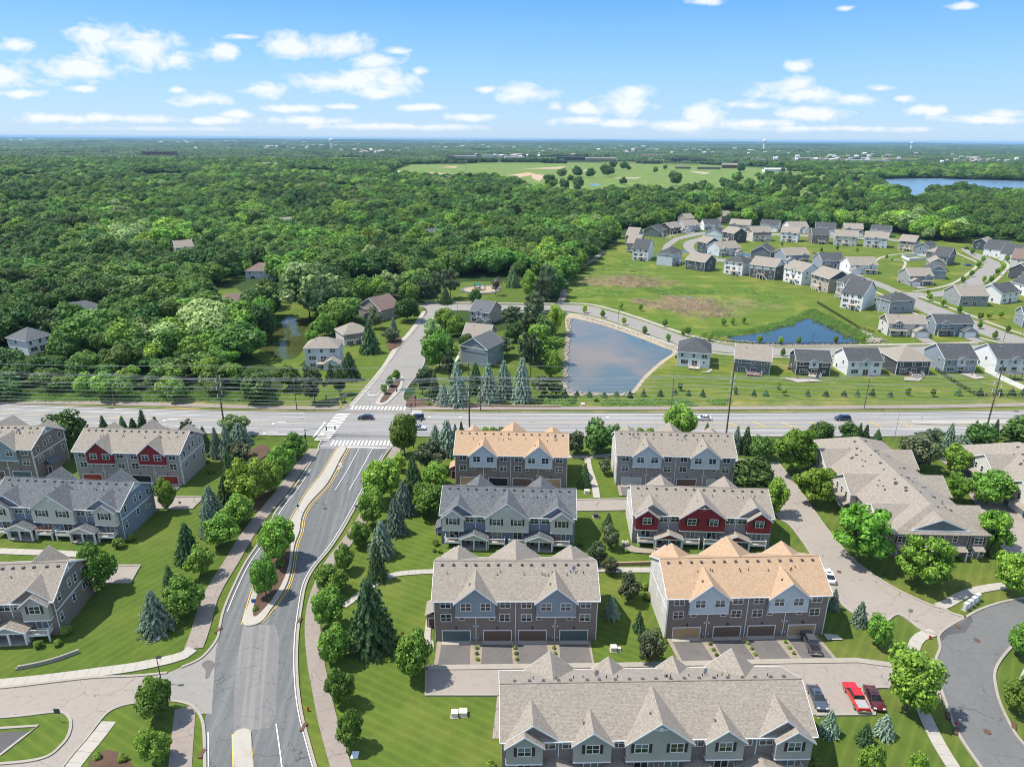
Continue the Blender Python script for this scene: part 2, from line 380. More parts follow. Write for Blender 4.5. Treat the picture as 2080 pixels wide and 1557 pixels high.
# ------------------------------------------------------------------ mesh helpers
class MB:
    def __init__(s): s.v = []; s.f = []; s.m = []
    def add(s, vs, fs, mi=0):
        o = len(s.v); s.v += [tuple(map(float, v)) for v in vs]; s.f += [tuple(i + o for i in f) for f in fs]; s.m += [mi] * len(fs); return s
    def box(s, x0, x1, y0, y1, z0, z1, mi=0):
        return s.add([(x0, y0, z0), (x1, y0, z0), (x1, y1, z0), (x0, y1, z0), (x0, y0, z1), (x1, y0, z1), (x1, y1, z1), (x0, y1, z1)],
                     [(3, 2, 1, 0), (4, 5, 6, 7), (0, 1, 5, 4), (1, 2, 6, 5), (2, 3, 7, 6), (3, 0, 4, 7)], mi)
    def hull(s, a, b, mi=0):
        """prism between polygon a and polygon b (same count)"""
        n = len(a); f = [tuple(range(n))[::-1], tuple(range(n, 2 * n))] + [(i, (i + 1) % n, n + (i + 1) % n, n + i) for i in range(n)]
        return s.add(list(a) + list(b), f, mi)
    def slab(s, pts, t, mi=0):
        return s.hull([(x, y, z - t) for x, y, z in pts], pts, mi)
    def prism(s, poly, z0, z1, mi=0):
        return s.hull([(x, y, z0) for x, y in poly], [(x, y, z1) for x, y in poly], mi)
    def tube(s, a, b, r0, r1=None, n=8, mi=0, cap=True):
        r1 = r0 if r1 is None else r1; a = Vector(a); b = Vector(b); d = (b - a).normalized()
        x = d.orthogonal().normalized(); y = d.cross(x)
        A = [a + (x * math.cos(2 * math.pi * i / n) + y * math.sin(2 * math.pi * i / n)) * r0 for i in range(n)]
        B = [b + (x * math.cos(2 * math.pi * i / n) + y * math.sin(2 * math.pi * i / n)) * r1 for i in range(n)]
        f = [(i, (i + 1) % n, n + (i + 1) % n, n + i) for i in range(n)]
        if cap: f += [tuple(range(n))[::-1], tuple(range(n, 2 * n))]
        return s.add(A + B, f, mi)
    def mesh(s, name, mats):
        me = bpy.data.meshes.new(name); me.from_pydata(s.v, [], s.f)
        for m in mats: me.materials.append(m)
        if len(mats) > 1: me.polygons.foreach_set('material_index', s.m)
        me.update(); return me


def ob(name, me, parent=None, loc=None, rz=0.):
    o = bpy.data.objects.new(name, me); COL.objects.link(o)
    if parent is not None: o.parent = parent
    if loc is not None: o.location = loc
    if rz: o.rotation_euler = (0, 0, rz)
    return o


def tag(o, label=None, cat=None, group=None, kind=None):
    if label:
        o['label'] = label
    if cat: o['category'] = cat
    if group: o['group'] = group
    if kind: o['kind'] = kind
    return o


def empty(name, loc, rz=0., label=None, cat=None, group=None):
    o = ob(name, None, None, loc, rz); o.empty_display_size = .5
    return tag(o, label, cat, group)


def B1(name, m, parent=None, **k):
    mb = MB(); mb.box(*k['b']); return ob(name, mb.mesh(name, [MT[m]]), parent)


KIDS = {}
def proto_tree(o):
    return [(c, proto_tree(c)) for c in o.children]


def put(proto, parent, loc, rz=0.):
    """proto = (name, mesh, [(childname, mesh, loc), ...]); objects share the meshes"""
    name, me, kids = proto
    o = ob(name, me, parent, loc, rz)
    for cn, cm, cl in kids: ob(cn, cm, o, cl)
    return o


ORD = ['first', 'second', 'third', 'fourth', 'fifth', 'sixth', 'seventh', 'eighth', 'ninth', 'tenth', 'eleventh', 'twelfth', 'thirteenth', 'fourteenth', 'fifteenth',
       'sixteenth', 'seventeenth', 'eighteenth', 'nineteenth', 'twentieth']

# ------------------------------------------------------------------ ground sheets, painter's order
ZL = [0.004]


def sheet(name, pts, mat, px=True, kind='structure', z=None):
    if z is None: ZL[0] += .0018; z = ZL[0]
    w = [G(*p) for p in pts] if px else pts
    me = bpy.data.meshes.new(name); me.from_pydata([(x, y, z) for x, y in w], [], [tuple(range(len(w)))])
    me.materials.append(MT[mat] if isinstance(mat, str) else mat)
    me.update()
    if me.polygons[0].normal.z < 0: me.flip_normals()
    o = ob(name, me); tag(o, kind=kind); return o


def smooth(pts, n=6, closed=False):
    """Catmull-Rom through the points"""
    P_ = [np.array(p, float) for p in pts]; N_ = len(P_); out = []
    rng = range(N_) if closed else range(N_ - 1)
    for i in rng:
        p1, p2 = P_[i], P_[(i + 1) % N_]
        p0 = P_[(i - 1) % N_] if (closed or i > 0) else 2 * p1 - p2
        p3 = P_[(i + 2) % N_] if (closed or i + 2 < N_) else 2 * p2 - p1
        for k in range(n):
            t = k / n
            out.append(tuple(.5 * ((2 * p1) + (-p0 + p2) * t + (2 * p0 - 5 * p1 + 4 * p2 - p3) * t * t + (-p0 + 3 * p1 - 3 * p2 + p3) * t ** 3)))
    if not closed: out.append(tuple(P_[-1]))
    return out


def wl(pts, n=5, sm=True, closed=False):
    w = [G(*p) for p in pts]
    return smooth(w, n, closed) if sm else w


def resample(pts, step):
    P_ = [np.array(p) for p in pts]; out = [P_[0]]; acc = 0.
    for a, b in zip(P_[:-1], P_[1:]):
        L_ = np.linalg.norm(b - a)
        while acc + L_ >= step:
            t = (step - acc) / L_; a = a + (b - a) * t; out.append(a); L_ = np.linalg.norm(b - a); acc = 0.
        acc += L_
    out.append(P_[-1]); return out


def offs(pts, d):
    P_ = [np.array(p) for p in pts]; out = []
    for i, p in enumerate(P_):
        a = P_[max(0, i - 1)]; b = P_[min(len(P_) - 1, i + 1)]; t = b - a; t = t / (np.linalg.norm(t) + 1e-9)
        out.append(p + np.array([-t[1], t[0]]) * d)
    return out


def ribbon(name, pts, width, mat, z, h=0., parent=None, kind='structure', off=0.):
    """strip of given width along world polyline; h>0 gives a raised solid"""
    L_ = offs(pts, off + width / 2); Rr = offs(pts, off - width / 2)
    mb = MB()
    for i in range(len(pts) - 1):
        q = [L_[i], L_[i + 1], Rr[i + 1], Rr[i]][::-1]
        if h: mb.prism([tuple(p) for p in q], z, z + h)
        else: mb.add([(*p, z) for p in q], [(0, 1, 2, 3)])
    me = mb.mesh(name, [MT[mat]])
    bm = bmesh.new(); bm.from_mesh(me); bmesh.ops.remove_doubles(bm, verts=bm.verts, dist=.004)
    bmesh.ops.recalc_face_normals(bm, faces=bm.faces); bm.to_mesh(me); bm.free()
    if not h:
        for p in me.polygons:
            if p.normal.z < 0: me.flip_normals(); break
    o = ob(name, me, parent)
    if parent is None: tag(o, kind=kind)
    return o


def kerb(pts, sm=True, px=True, n=5, name='kerb', w=.42):
    p = wl(pts, n, sm) if px else pts
    return ribbon(name, p, w, 'kerb', .0, .27)


def walk(name, pts, width, mat='slab', step=1.8, z=.2, sm=True, n=6, px=True):
    """pavement of single slabs with open joints over a joint bed"""
    p = resample(wl(pts, n, sm) if px else pts, .5 if step < 1 else step)
    root = ribbon(name, p, width * .98, 'joint', .03, z - .04)
    L_ = offs(p, width / 2); Rr = offs(p, -width / 2); me_m = MT[mat]
    for i in range(len(p) - 1):
        a, b, c, d = L_[i], L_[i + 1], Rr[i + 1], Rr[i]; k = .03 / max(.3, np.linalg.norm(b - a))
        q = [a + (b - a) * k, b - (b - a) * k, c + (d - c) * k, d - (d - c) * k][::-1]
        mb = MB(); dz = random.uniform(-.006, .006); mb.prism([tuple(v) for v in q], .04, z + dz); ob('slab', mb.mesh('slab', [me_m]), root)
    return root


# ------------------------------------------------------------------ foliage meshes
def quads_mesh(name, C, Nn, size, mat, seed, extra=None, aspect=.7):
    """one leaf-sized quad per centre C facing Nn"""
    rs = np.random.RandomState(seed); n = len(C)
    Nn = Nn / (np.linalg.norm(Nn, axis=1, keepdims=True) + 1e-9)
    t = rs.normal(size=(n, 3)); t -= (t * Nn).sum(1, keepdims=True) * Nn; t /= np.linalg.norm(t, axis=1, keepdims=True) + 1e-9
    b = np.cross(Nn, t); s = (size * rs.uniform(.6, 1.35, (n, 1)))
    V = np.stack([C - t * s, C + b * s * aspect, C + t * s, C - b * s * aspect], 1).reshape(-1, 3)
    Fq = np.arange(4 * n).reshape(-1, 4).tolist(); V = V.tolist()
    if extra:
        o = len(V); V += extra[0]; Fq += [tuple(i + o for i in f) for f in extra[1]]
    me = bpy.data.meshes.new(name); me.from_pydata(V, [], Fq); me.materials.append(MT[mat]); me.update(); return me


def ico(c, r, sub=1):
    bm = bmesh.new(); bmesh.ops.create_icosphere(bm, subdivisions=sub, radius=1)
    vs = [(v.co.x * r[0] + c[0], v.co.y * r[1] + c[1], v.co.z * r[2] + c[2]) for v in bm.verts]; fs = [tuple(v.index for v in f.verts) for f in bm.faces]
    bm.free(); return vs, fs


def crown(name, seed, mat, n=1800, lobes=16, leaf=.085, lr=(.26, .42), flat=1., layered=0., spread=.62, tuft=.6, aspect=.7):
    rs = np.random.RandomState(seed)
    cs = []
    for i in range(lobes):
        for _ in range(30):
            d = rs.normal(size=3); d /= np.linalg.norm(d); rr = spread * rs.uniform(.55, 1.08); c = d * rr
            if c[2] < -.55: c[2] *= .6
            if layered: c[2] = round(c[2] / layered) * layered + rs.uniform(-.04, .04)
            if all(np.linalg.norm(c - q[0]) > .26 for q in cs): break
        cs.append((c, rs.uniform(*lr)))
    cs.append((np.zeros(3), .5))
    C = []; Nn = []
    per = max(20, int(n / len(cs)))
    for (c, r) in cs:
        d = rs.normal(size=(per * 2, 3)); d /= np.linalg.norm(d, axis=1, keepdims=True)
        # leaf tufts: gather points round a few directions of every lobe
        k = rs.normal(size=(9, 3)); k /= np.linalg.norm(k, axis=1, keepdims=True)
        d = d + k[rs.randint(0, 9, len(d))] * tuft * 1.3; d /= np.linalg.norm(d, axis=1, keepdims=True)
        rad = r * rs.uniform(.8, 1.16, (len(d), 1)); p = c + d * rad * np.array([1, 1, flat])
        keep = np.ones(len(p), bool)
        for (c2, r2) in cs:
            if c2 is c: continue
            keep &= np.linalg.norm(p - c2, axis=1) > r2 * .82
        keep &= (p[:, 2] > -.95)
        p = p[keep][:per]; dd = d[keep][:per]
        C.append(p); Nn.append(dd + rs.normal(size=dd.shape) * .42 + np.array([0, 0, .25]))
    C = np.concatenate(C); Nn = np.concatenate(Nn)
    ev, ef = [], []
    for (c, r) in cs:
        v, f = ico(c, (r * .55, r * .55, r * .55 * flat), 1); o = len(ev); ev += v; ef += [tuple(i + o for i in q) for q in f]
    return quads_mesh(name, C, Nn, leaf, mat, seed, (ev, ef), aspect)


def conifer(name, seed, mat, n=2200, whorls=15, leaf=.07, drop=.35, power=.78, gap=.3):
    rs = np.random.RandomState(seed); C = []; Nn = []
    for w in range(whorls):
        z0 = .05 + .93 * (w / whorls); R0 = ((1 - z0) ** power * rs.uniform(.88, 1.08) + .03) * 1.1
        nb = max(5, int(13 * (1 - z0) + 4)); off = rs.uniform(0, 6.28); z0 -= .02
        for b in range(nb):
            a = off + 2 * math.pi * b / nb + rs.uniform(-.15, .15); rl = R0 * rs.uniform(.78, 1.1)
            k = max(5, int(n / (whorls * 11) * (.35 + 1.1 * R0) ** 1))
            t = rs.uniform(.12, 1, k) ** .7; half = .11 * (1.15 - t) * (R0 + .25)
            lat = rs.uniform(-1, 1, k) * half
            x = t * rl * math.cos(a) - lat * math.sin(a); y = t * rl * math.sin(a) + lat * math.cos(a)
            z = z0 + (.06 - drop * .18 * t ** 1.4 * R0 * 1.4) + rs.uniform(-.012, .012, k)
            C.append(np.stack([x, y, z], 1)); Nn.append(np.stack([np.cos(a) * .5 + rs.normal(size=k) * .4, np.sin(a) * .5 + rs.normal(size=k) * .4, 1 + rs.normal(size=k) * .25], 1))
    C = np.concatenate(C); Nn = np.concatenate(Nn)
    # dark inner cone keeps the trunk side closed
    m = 10; ev = [(0, 0, .9)] + [(.4 * math.cos(2 * math.pi * i / m), .4 * math.sin(2 * math.pi * i / m), .1) for i in range(m)]
    ef = [(0, 1 + i, 1 + (i + 1) % m) for i in range(m)] + [tuple(range(m, 0, -1))]
    return quads_mesh(name, C, Nn, leaf, mat, seed, (ev, ef), .42)


def trunkmesh(seed, limbs=5):
    rs = random.Random(seed); mb = MB()
    mb.tube((0, 0, -.02), (0, 0, .5), .5, .36, 7); mb.tube((0, 0, .5), (.15, .1, 1.), .36, .18, 6)
    for i in range(limbs):
        a = i * 2.4 + rs.uniform(-.3, .3); z = rs.uniform(.38, .62)
        mb.tube((0, 0, z), (math.cos(a) * 5., math.sin(a) * 5., z + rs.uniform(.25, .4)), .22, .07, 5)
    return mb.mesh('trunk', [MT['bark']])


TRK = [trunkmesh(1), trunkmesh(2, 6)]
CRM = {}
def variants(kind, mat, fn, k, **kw):
    CRM[kind] = [fn('crown', 31 * i + hash_(kind), mat, **kw) for i in range(k)]


def hash_(s):
    return sum(ord(c) * (i + 3) for i, c in enumerate(s)) % 9973


variants('m', 'l_maple', crown, 4, n=5200, lobes=24, leaf=.062, lr=(.2, .36), spread=.68, tuft=.75)
variants('y', 'l_bright', crown, 3, n=5200, lobes=26, leaf=.06, lr=(.18, .34), spread=.7, tuft=.75)
variants('l', 'l_locust', crown, 3, n=5200, lobes=24, leaf=.064, lr=(.17, .3), spread=.74, flat=.7, tuft=.9, aspect=.5)
variants('d', 'l_dark', crown, 3, n=2200, lobes=18, leaf=.085)
variants('b', 'l_crab', crown, 3, n=2000, lobes=20, leaf=.075, lr=(.2, .34), spread=.68, tuft=1.)
variants('w', 'l_pale', crown, 3, n=5200, lobes=26, leaf=.064, lr=(.16, .3), spread=.72, tuft=.9)
variants('s', 'l_blue', conifer, 4, n=4600, leaf=.075)
variants('g', 'l_spruce', conifer, 4, n=4600, leaf=.075)
variants('p', 'l_pine', crown, 3, n=2400, lobes=26, leaf=.075, lr=(.16, .27), spread=.76, flat=.6, layered=.3, tuft=1.)
variants('o', 'l_bush', crown, 2, n=700, lobes=9, leaf=.12, spread=.5, lr=(.3, .45))
variants('f', 'l_flower', crown, 1, n=700, lobes=9, leaf=.11, spread=.5, lr=(.3, .45))
variants('u', 'l_purple', crown, 1, n=600, lobes=9, leaf=.12, spread=.5, lr=(.3, .45))
# sturdy low-count woodland crowns
variants('W0', 'l_dark', crown, 2, n=2100, lobes=12, leaf=.085, lr=(.28, .45), tuft=.6)
variants('W1', 'l_mid', crown, 3, n=2100, lobes=12, leaf=.085, lr=(.28, .45), tuft=.6)
variants('W2', 'l_maple', crown, 2, n=2100, lobes=12, leaf=.085, lr=(.28, .45), tuft=.6)
variants('W3', 'l_pale', crown, 1, n=2100, lobes=12, leaf=.085, lr=(.28, .45), tuft=.6)
variants('W4', 'l_bright', crown, 1, n=2100, lobes=12, leaf=.085, lr=(.28, .45))
TREECOUNT = [0]
KW = dict(m='green maple', y='bright green tree', l='feathery green locust', d='dark leafy tree', b='dusky crabapple', w='pale willow-like tree',
          s='blue spruce', g='dark green spruce', p='dark green pine', o='green shrub', f='white flowering shrub', u='purple-leaved shrub')
CATS = dict(m='tree', y='tree', l='tree', d='tree', b='tree', w='tree', s='spruce', g='spruce', p='pine', o='shrub', f='shrub', u='shrub')
NM = dict(m='maple_tree', y='maple_tree', l='locust_tree', d='broadleaf_tree', b='crabapple_tree', w='willow_tree', s='blue_spruce', g='green_spruce', p='pine_tree', o='shrub', f='flowering_shrub', u='purple_shrub')


def tree_at(X, Y, H, Wd, kind, label, group=None, name=None, cat=None):
    TREECOUNT[0] += 1; i = TREECOUNT[0]; rs = random.Random(i * 13)
    if kind in 'ofu':
        o = ob(name or NM[kind], CRM[kind][i % len(CRM[kind])], None, (X, Y, H * .46), rs.uniform(0, 6)); o.scale = (Wd / 2, Wd / 2, H * .54)
        return tag(o, label, cat or CATS[kind], group)
    r = empty(name or NM.get(kind, 'woodland_tree'), (X, Y, 0), rs.uniform(0, 6.28), label, cat or CATS.get(kind, 'tree'), group)
    r.rotation_euler = (rs.uniform(-.03, .03), rs.uniform(-.03, .03), r.rotation_euler.z)
    cm = CRM[kind][i % len(CRM[kind])]
    c = ob('crown', cm, r)
    t = ob('trunk', TRK[i % 2], r)
    if kind in 'sg':
        q_ = rs.uniform(1.06, 1.26); c.scale = (Wd / 2 * q_, Wd / 2 * q_, H * rs.uniform(.94, 1.02)); c.location = (0, 0, .1); t.scale = (.25 * H / 8, .25 * H / 8, H * .6)
    elif kind == 'p':
        c.scale = (Wd / 2, Wd / 2, H * .45); c.location = (0, 0, H * .56); t.scale = (.35, .35, H * .8)
    else:
        b = .5 if not kind.startswith('W') else .46
        hb = .07 if not kind.startswith('W') else .1
        c.scale = (Wd / 2 * 1.13, Wd / 2 * rs.uniform(1.02, 1.15), H * (1 - hb) / 2 * 1.05); c.location = (0, 0, H * hb + H * (1 - hb) / 2)
        tr = max(.14, H * .028); t.scale = (tr, tr, H * .62)
    return r


def tree(x, y, top, w, kind, label, group=None, **k):
    X, Y = G(x, y); H = max(.6, hgt(x, y, top)); s = F / P(X, Y, H * .5)[2]
    return tree_at(X, Y, H, w / s, kind, label, group, **k)


def trees(rows):
    for r in rows: tree(r[0], r[1], r[2], r[3], r[4], KW[r[4]] + ' ' + r[5])

# ------------------------------------------------------------------ the ground
def base_ground():
    m, nt, bs, N, L = newmat('woodland_floor_and_far_country')
    tc = N('ShaderNodeTexCoord'); co = tc.outputs['Object']
    n = tex(N, L, co, .02, 6, .6); c = mixc(N, L, n, (.018, .036, .012), (.05, .085, .022))
    f = tex(N, L, co, .0009, 5, .62, sc3=(.6, 1, 1)); fm = mth(N, L, 'MULTIPLY', mth(N, L, 'SUBTRACT', f, .56, True), 14, True)
    sep = N('ShaderNodeSeparateXYZ'); L(co, sep.inputs[0])
    far = mth(N, L, 'MULTIPLY', mth(N, L, 'SUBTRACT', sep.outputs[1], 2300), .001, True)
    c = mixc(N, L, mth(N, L, 'MULTIPLY', fm, far), c, (.12, .17, .06))
    L(c, bs.inputs['Base Color']); bs.inputs['Roughness'].default_value = 1; bs.inputs['Specular IOR Level'].default_value = .1
    rad = [40, 90, 160, 260, 400, 650, 1000, 1600, 2500, 4200, 7000, 12000, 22000, 40000, 62000]; S = 72; v = [(0, 0, 0)]; fs = []
    for r in rad: v += [(r * math.cos(2 * math.pi * i / S), r * math.sin(2 * math.pi * i / S), 0) for i in range(S)]
    fs = [(0, 1 + i, 1 + (i + 1) % S) for i in range(S)]
    for k in range(len(rad) - 1):
        a = 1 + k * S; b = a + S; fs += [(a + i, b + i, b + (i + 1) % S, a + (i + 1) % S) for i in range(S)]
    me = bpy.data.meshes.new('ground'); me.from_pydata(v, [], fs); me.materials.append(m); o = ob('ground', me); tag(o, kind='structure')


base_ground()
ROAD_N = [(-900, 800), (-300, 812), (0, 821), (300, 831), (520, 836), (860, 838), (1380, 839), (1700, 838), (2080, 834), (2500, 826)]
ROAD_S = [(-900, 838), (-300, 851), (0, 864), (200, 872), (511, 884), (880, 887), (1340, 887.5), (1760, 887), (2080, 882), (2500, 872)]
wN, wS = smooth([G(*p) for p in ROAD_N], 5), smooth([G(*p) for p in ROAD_S], 5)
sheet('lawn', [G(-1400, 1700), G(3400, 1700)] + [tuple(p) for p in wS[::-1]], 'lawnA', px=False)
# lawn east of the avenue, lawn round the right hand buildings
sheet('lawn', [(700, 888), (1300, 888), (1300, 1200), (1330, 1360), (1000, 1700), (560, 1700)], 'lawnB')
sheet('lawn', [(1570, 888), (2500, 872), (2900, 1700), (1640, 1700), (1640, 1300)], 'lawnC')
# the grassy quarter north of the main road
sheet('grass', [tuple(p) for p in wN if p[0] > G(1130, 839)[0]][::1] + [G(2600, 640), G(2500, 500), G(2080, 492), G(1860, 480), G(1700, 466), G(1400, 455), G(1300, 466), G(1245, 490), G(1200, 560), G(1150, 590), G(1140, 640)], 'lawnD', px=False)
sheet('meadow', smooth([(1150, 600), (1158, 570), (1200, 540), (1255, 505), (1262, 478), (1300, 505), (1345, 545), (1440, 560), (1530, 575), (1600, 590), (1650, 618), (1680, 640), (1630, 655), (1560, 672), (1470, 690), (1400, 676), (1310, 650), (1240, 628), (1150, 616)], 4, True), 'meadow')
# REEDFIELD: last year's tan reeds stand in two long patches of the meadow
def reedfield():
    m = MT['meadow']; nt = m.node_tree; N, L = nt.nodes.new, nt.links.new; bs = nt.nodes['Principled BSDF']; old = bs.inputs['Base Color'].links[0].from_socket
    tc = N('ShaderNodeTexCoord'); best = None
    for (px, py, rx, ry) in ((1270, 572, 120, 15), (1385, 617, 100, 18), (1430, 634, 70, 12), (1500, 618, 90, 12)):
        c = np.array(G(px, py)); ax = abs(G(px + rx, py)[0] - c[0]); ay = abs(G(px, py - ry)[1] - c[1])
        a = N('ShaderNodeVectorMath'); a.operation = 'SUBTRACT'; L(tc.outputs['Object'], a.inputs[0]); a.inputs[1].default_value = (c[0], c[1], 0)
        b = N('ShaderNodeVectorMath'); b.operation = 'MULTIPLY'; L(a.outputs[0], b.inputs[0]); b.inputs[1].default_value = (1 / ax, 1 / ay, 0)
        d = N('ShaderNodeVectorMath'); d.operation = 'LENGTH'; L(b.outputs[0], d.inputs[0]); best = d.outputs['Value'] if best is None else mth(N, L, 'MINIMUM', best, d.outputs['Value'])
    n = tex(N, L, tc.outputs['Object'], .09, 6, .7); n2 = tex(N, L, tc.outputs['Object'], .9, 4, .7)
    f = mth(N, L, 'SUBTRACT', 1.05, best); f = mth(N, L, 'ADD', f, mth(N, L, 'MULTIPLY', mth(N, L, 'SUBTRACT', n, .5), 3.2)); f = mth(N, L, 'MULTIPLY', f, 1.3, True)
    tan = mixc(N, L, n2, (.13, .1, .055), (.27, .21, .135)); L(mixc(N, L, mth(N, L, 'MULTIPLY', f, .62), old, tan), bs.inputs['Base Color'])


reedfield()
sheet('park_lawn', [(880, 618), (890, 590), (940, 572), (1085, 570), (1100, 590), (1098, 616)], 'lawnA')
sheet('garden_lawn', [(690, 832), (560, 828), (590, 742), (640, 745), (700, 700), (760, 662), (800, 655), (838, 662), (836, 684), (800, 728), (770, 762)], 'lawnB')
sheet('garden_lawn', [(855, 600), (862, 636), (838, 668), (790, 665), (740, 640), (800, 600)], 'lawnB')
sheet('garden_lawn', smooth([(535, 610), (600, 606), (665, 640), (655, 690), (625, 725), (600, 745), (560, 745), (500, 715), (490, 695), (535, 665)], 4, True), 'lawnB')
sheet('garden_lawn', [(690, 568), (740, 566), (760, 572), (730, 582), (700, 590)], 'lawnB')
sheet('garden_lawn', [(860, 834), (836, 806), (866, 750), (900, 700), (1150, 640), (1145, 834)], 'lawnA')
sheet('garden_lawn', [(430, 590), (480, 585), (500, 600), (440, 612)], 'lawnB')
sheet('verge', [(p[0], p[1] - .5) for p in wN] + [(p[0], p[1] + 10) for p in wN[::-1]], 'verge', px=False)
for pts in ([(0, 360), (60, 354), (110, 362), (60, 372), (0, 372)],
            [(770, 352), (830, 334), (1060, 330), (1250, 331), (1400, 333), (1560, 342), (1640, 350), (1600, 362), (1480, 372), (1300, 388), (1170, 402), (1090, 392), (1000, 364), (880, 366)],
            [(1380, 372), (1500, 362), (1650, 352), (1740, 372), (1770, 395), (1750, 420), (1640, 425), (1500, 412), (1390, 398)],
            [(1830, 398), (1880, 392), (1890, 408), (1840, 412)]):
    sheet('golf_course', smooth(pts, 4, True), 'field')
for pts in ([(900, 306), (1010, 304), (990, 309), (890, 310)], [(100, 303), (230, 301), (210, 306)], [(1600, 303), (1720, 306), (1640, 309)], [(330, 299), (520, 297), (470, 301)],
            [(1820, 314), (1900, 312), (1880, 318)], [(1240, 302), (1400, 300), (1360, 305)], [(1330, 286), (1600, 289), (1500, 292), (1360, 290)], [(560, 291), (800, 288), (760, 292)]):
    sheet('far_field', smooth(pts, 3, True), 'farfield')
for pts in ([(842, 356), (870, 350), (905, 352), (880, 360), (850, 362)], [(1030, 356), (1075, 350), (1090, 354), (1050, 361)], [(890, 340), (930, 337), (925, 341)], [(1060, 343), (1150, 338), (1140, 343)], [(1080, 352), (1110, 357), (1095, 368), (1080, 362)]):
    sheet('bare_soil', pts, 'tan_soil')
for pts in ([(1400, 348), (1440, 350), (1430, 354)], [(1150, 348), (1200, 344), (1195, 347)], [(1560, 352), (1600, 356), (1570, 358)], [(1640, 386), (1680, 392), (1650, 394)], [(1240, 362), (1300, 360), (1290, 363)]):
    sheet('golf_bunker', smooth(pts, 3, True), 'sand')
# fields between the far woods
FARF = []
_r = random.Random(21)
for i in range(70):
    d_ = 2500 * (9. ** _r.random()); x_ = _r.uniform(-.78, .78) * d_; w_ = _r.uniform(60, 200) * (d_ / 3000) ** .9; h_ = w_ * _r.uniform(.6, 1.6); n_ = 7
    pl = [(x_ + w_ * math.cos(6.283 * k / n_) * _r.uniform(.7, 1.2), d_ + h_ * math.sin(6.283 * k / n_) * _r.uniform(.7, 1.2)) for k in range(n_)]
    if min(p[1] for p in pl) < 2300: continue
    FARF.append(pl); sheet('far_field', pl, 'farfield' if i % 3 else 'field', px=False, z=.5 + .02 * i)
CLR2 = []
for (px, py, rx, ry) in ((60, 418, 60, 5), (300, 452, 50, 4), (700, 385, 40, 4), (620, 430, 40, 4), (180, 395, 50, 4), (900, 440, 30, 3), (1000, 405, 50, 4), (330, 362, 70, 4), (640, 352, 60, 3), (520, 400, 50, 4), (1490, 438, 60, 4), (1720, 440, 50, 4), (1900, 440, 60, 4), (2020, 420, 50, 3), (140, 545, 30, 4), (820, 505, 30, 3), (240, 600, 26, 4)):
    ry *= 2.2; pl = [(px + rx * math.cos(6.283 * k / 9) * _r.uniform(.7, 1.2), py + ry * math.sin(6.283 * k / 9) * _r.uniform(.7, 1.2)) for k in range(9)]; CLR2.append(pl); sheet('clearing', smooth(pl, 3, True), 'field', z=.25 + .01 * len(CLR2))
# ponds and lake
P1 = [(1157, 648), (1182, 650), (1230, 662), (1298, 686), (1345, 705), (1367, 715), (1340, 735), (1307, 765), (1284, 793), (1268, 799), (1210, 798), (1152, 794), (1150, 755), (1151, 715), (1154, 675)]
P1b = [(1150, 642), (1185, 640), (1240, 654), (1312, 679), (1382, 705), (1372, 720), (1347, 738), (1314, 768), (1290, 797), (1268, 803), (1200, 802), (1148, 798), (1147, 740), (1151, 690)]
P2 = [(1476, 684), (1510, 680), (1545, 675), (1587, 664), (1612, 655), (1640, 646), (1668, 648), (1690, 662), (1715, 678), (1750, 693), (1700, 698), (1600, 699), (1523, 696), (1488, 690)]
P3 = [(580, 647), (595, 644), (650, 650), (642, 670), (620, 705), (598, 727), (565, 727), (535, 712), (508, 702), (535, 690), (552, 668)]
P4 = [(712, 585), (732, 574), (762, 570), (812, 577), (810, 599), (760, 604), (722, 601)]
LK = [(1772, 364), (1885, 362), (2013, 366), (2200, 370), (2400, 420), (2080, 401), (2000, 394), (1952, 388), (1905, 393), (1855, 398), (1822, 390), (1784, 380)]
sheet('pond_bank', smooth(P1b, 5, True), 'sand')
sheet('pond', smooth(P1, 5, True), 'w1')
sheet('pond', smooth(P2, 5, True), 'w2')
sheet('pond', smooth(P3, 5, True), 'w3')
sheet('pond', smooth(P4, 5, True), 'w4')
sheet('pond', [(1378, 512), (1420, 514), (1500, 521), (1640, 524), (1648, 520), (1500, 514), (1400, 506)], 'w2')
sheet('pond', [(1650, 513), (1690, 516), (1735, 526), (1725, 530), (1690, 524), (1655, 520)], 'w4')
sheet('lake', smooth(LK, 4, True), 'lake')
sheet('pond', [(1198, 374), (1215, 373), (1222, 377), (1200, 378)], 'lake')
sheet('puddle', [(1388, 600), (1400, 602), (1412, 606), (1395, 606)], 'w1')
# roads
sheet('main_road', [tuple(p) for p in wN] + [tuple(p) for p in wS[::-1]], 'asph_main', px=False)
AVL = [(664, 880), (648, 905), (645, 918), (623, 952), (598, 990), (560, 1040), (535, 1090), (500, 1141), (472, 1197), (454, 1241), (446, 1276), (440, 1300), (410, 1336), (369, 1356)]
AVR = [(800, 884), (803, 900), (783, 923), (752, 975), (735, 1006), (718, 1038), (694, 1080), (668, 1118), (640, 1152), (621, 1188), (611, 1241), (605, 1288), (603, 1335), (605, 1393), (613, 1452), (628, 1511), (648, 1580), (690, 1700)]
AVL2 = [(360, 1424), (384, 1431), (402, 1446), (413, 1473), (416, 1520), (417, 1600), (418, 1700)]
sheet('avenue', wl(AVL[:12], 5) + [G(425, 1360), G(425, 1430)] + wl(AVL2[3:], 4) + wl(AVR[::-1], 5), 'asph_ave', px=False)
sheet('worn_road_patch', [(494, 1268), (560, 1270), (568, 1300), (562, 1400), (560, 1452), (548, 1478), (505, 1484), (474, 1492), (476, 1400), (484, 1330)], 'worn')
WST = [(446, 1290), (410, 1336), (369, 1356), (340, 1367), (279, 1373), (188, 1377), (90, 1388), (0, 1398), (-300, 1425)]
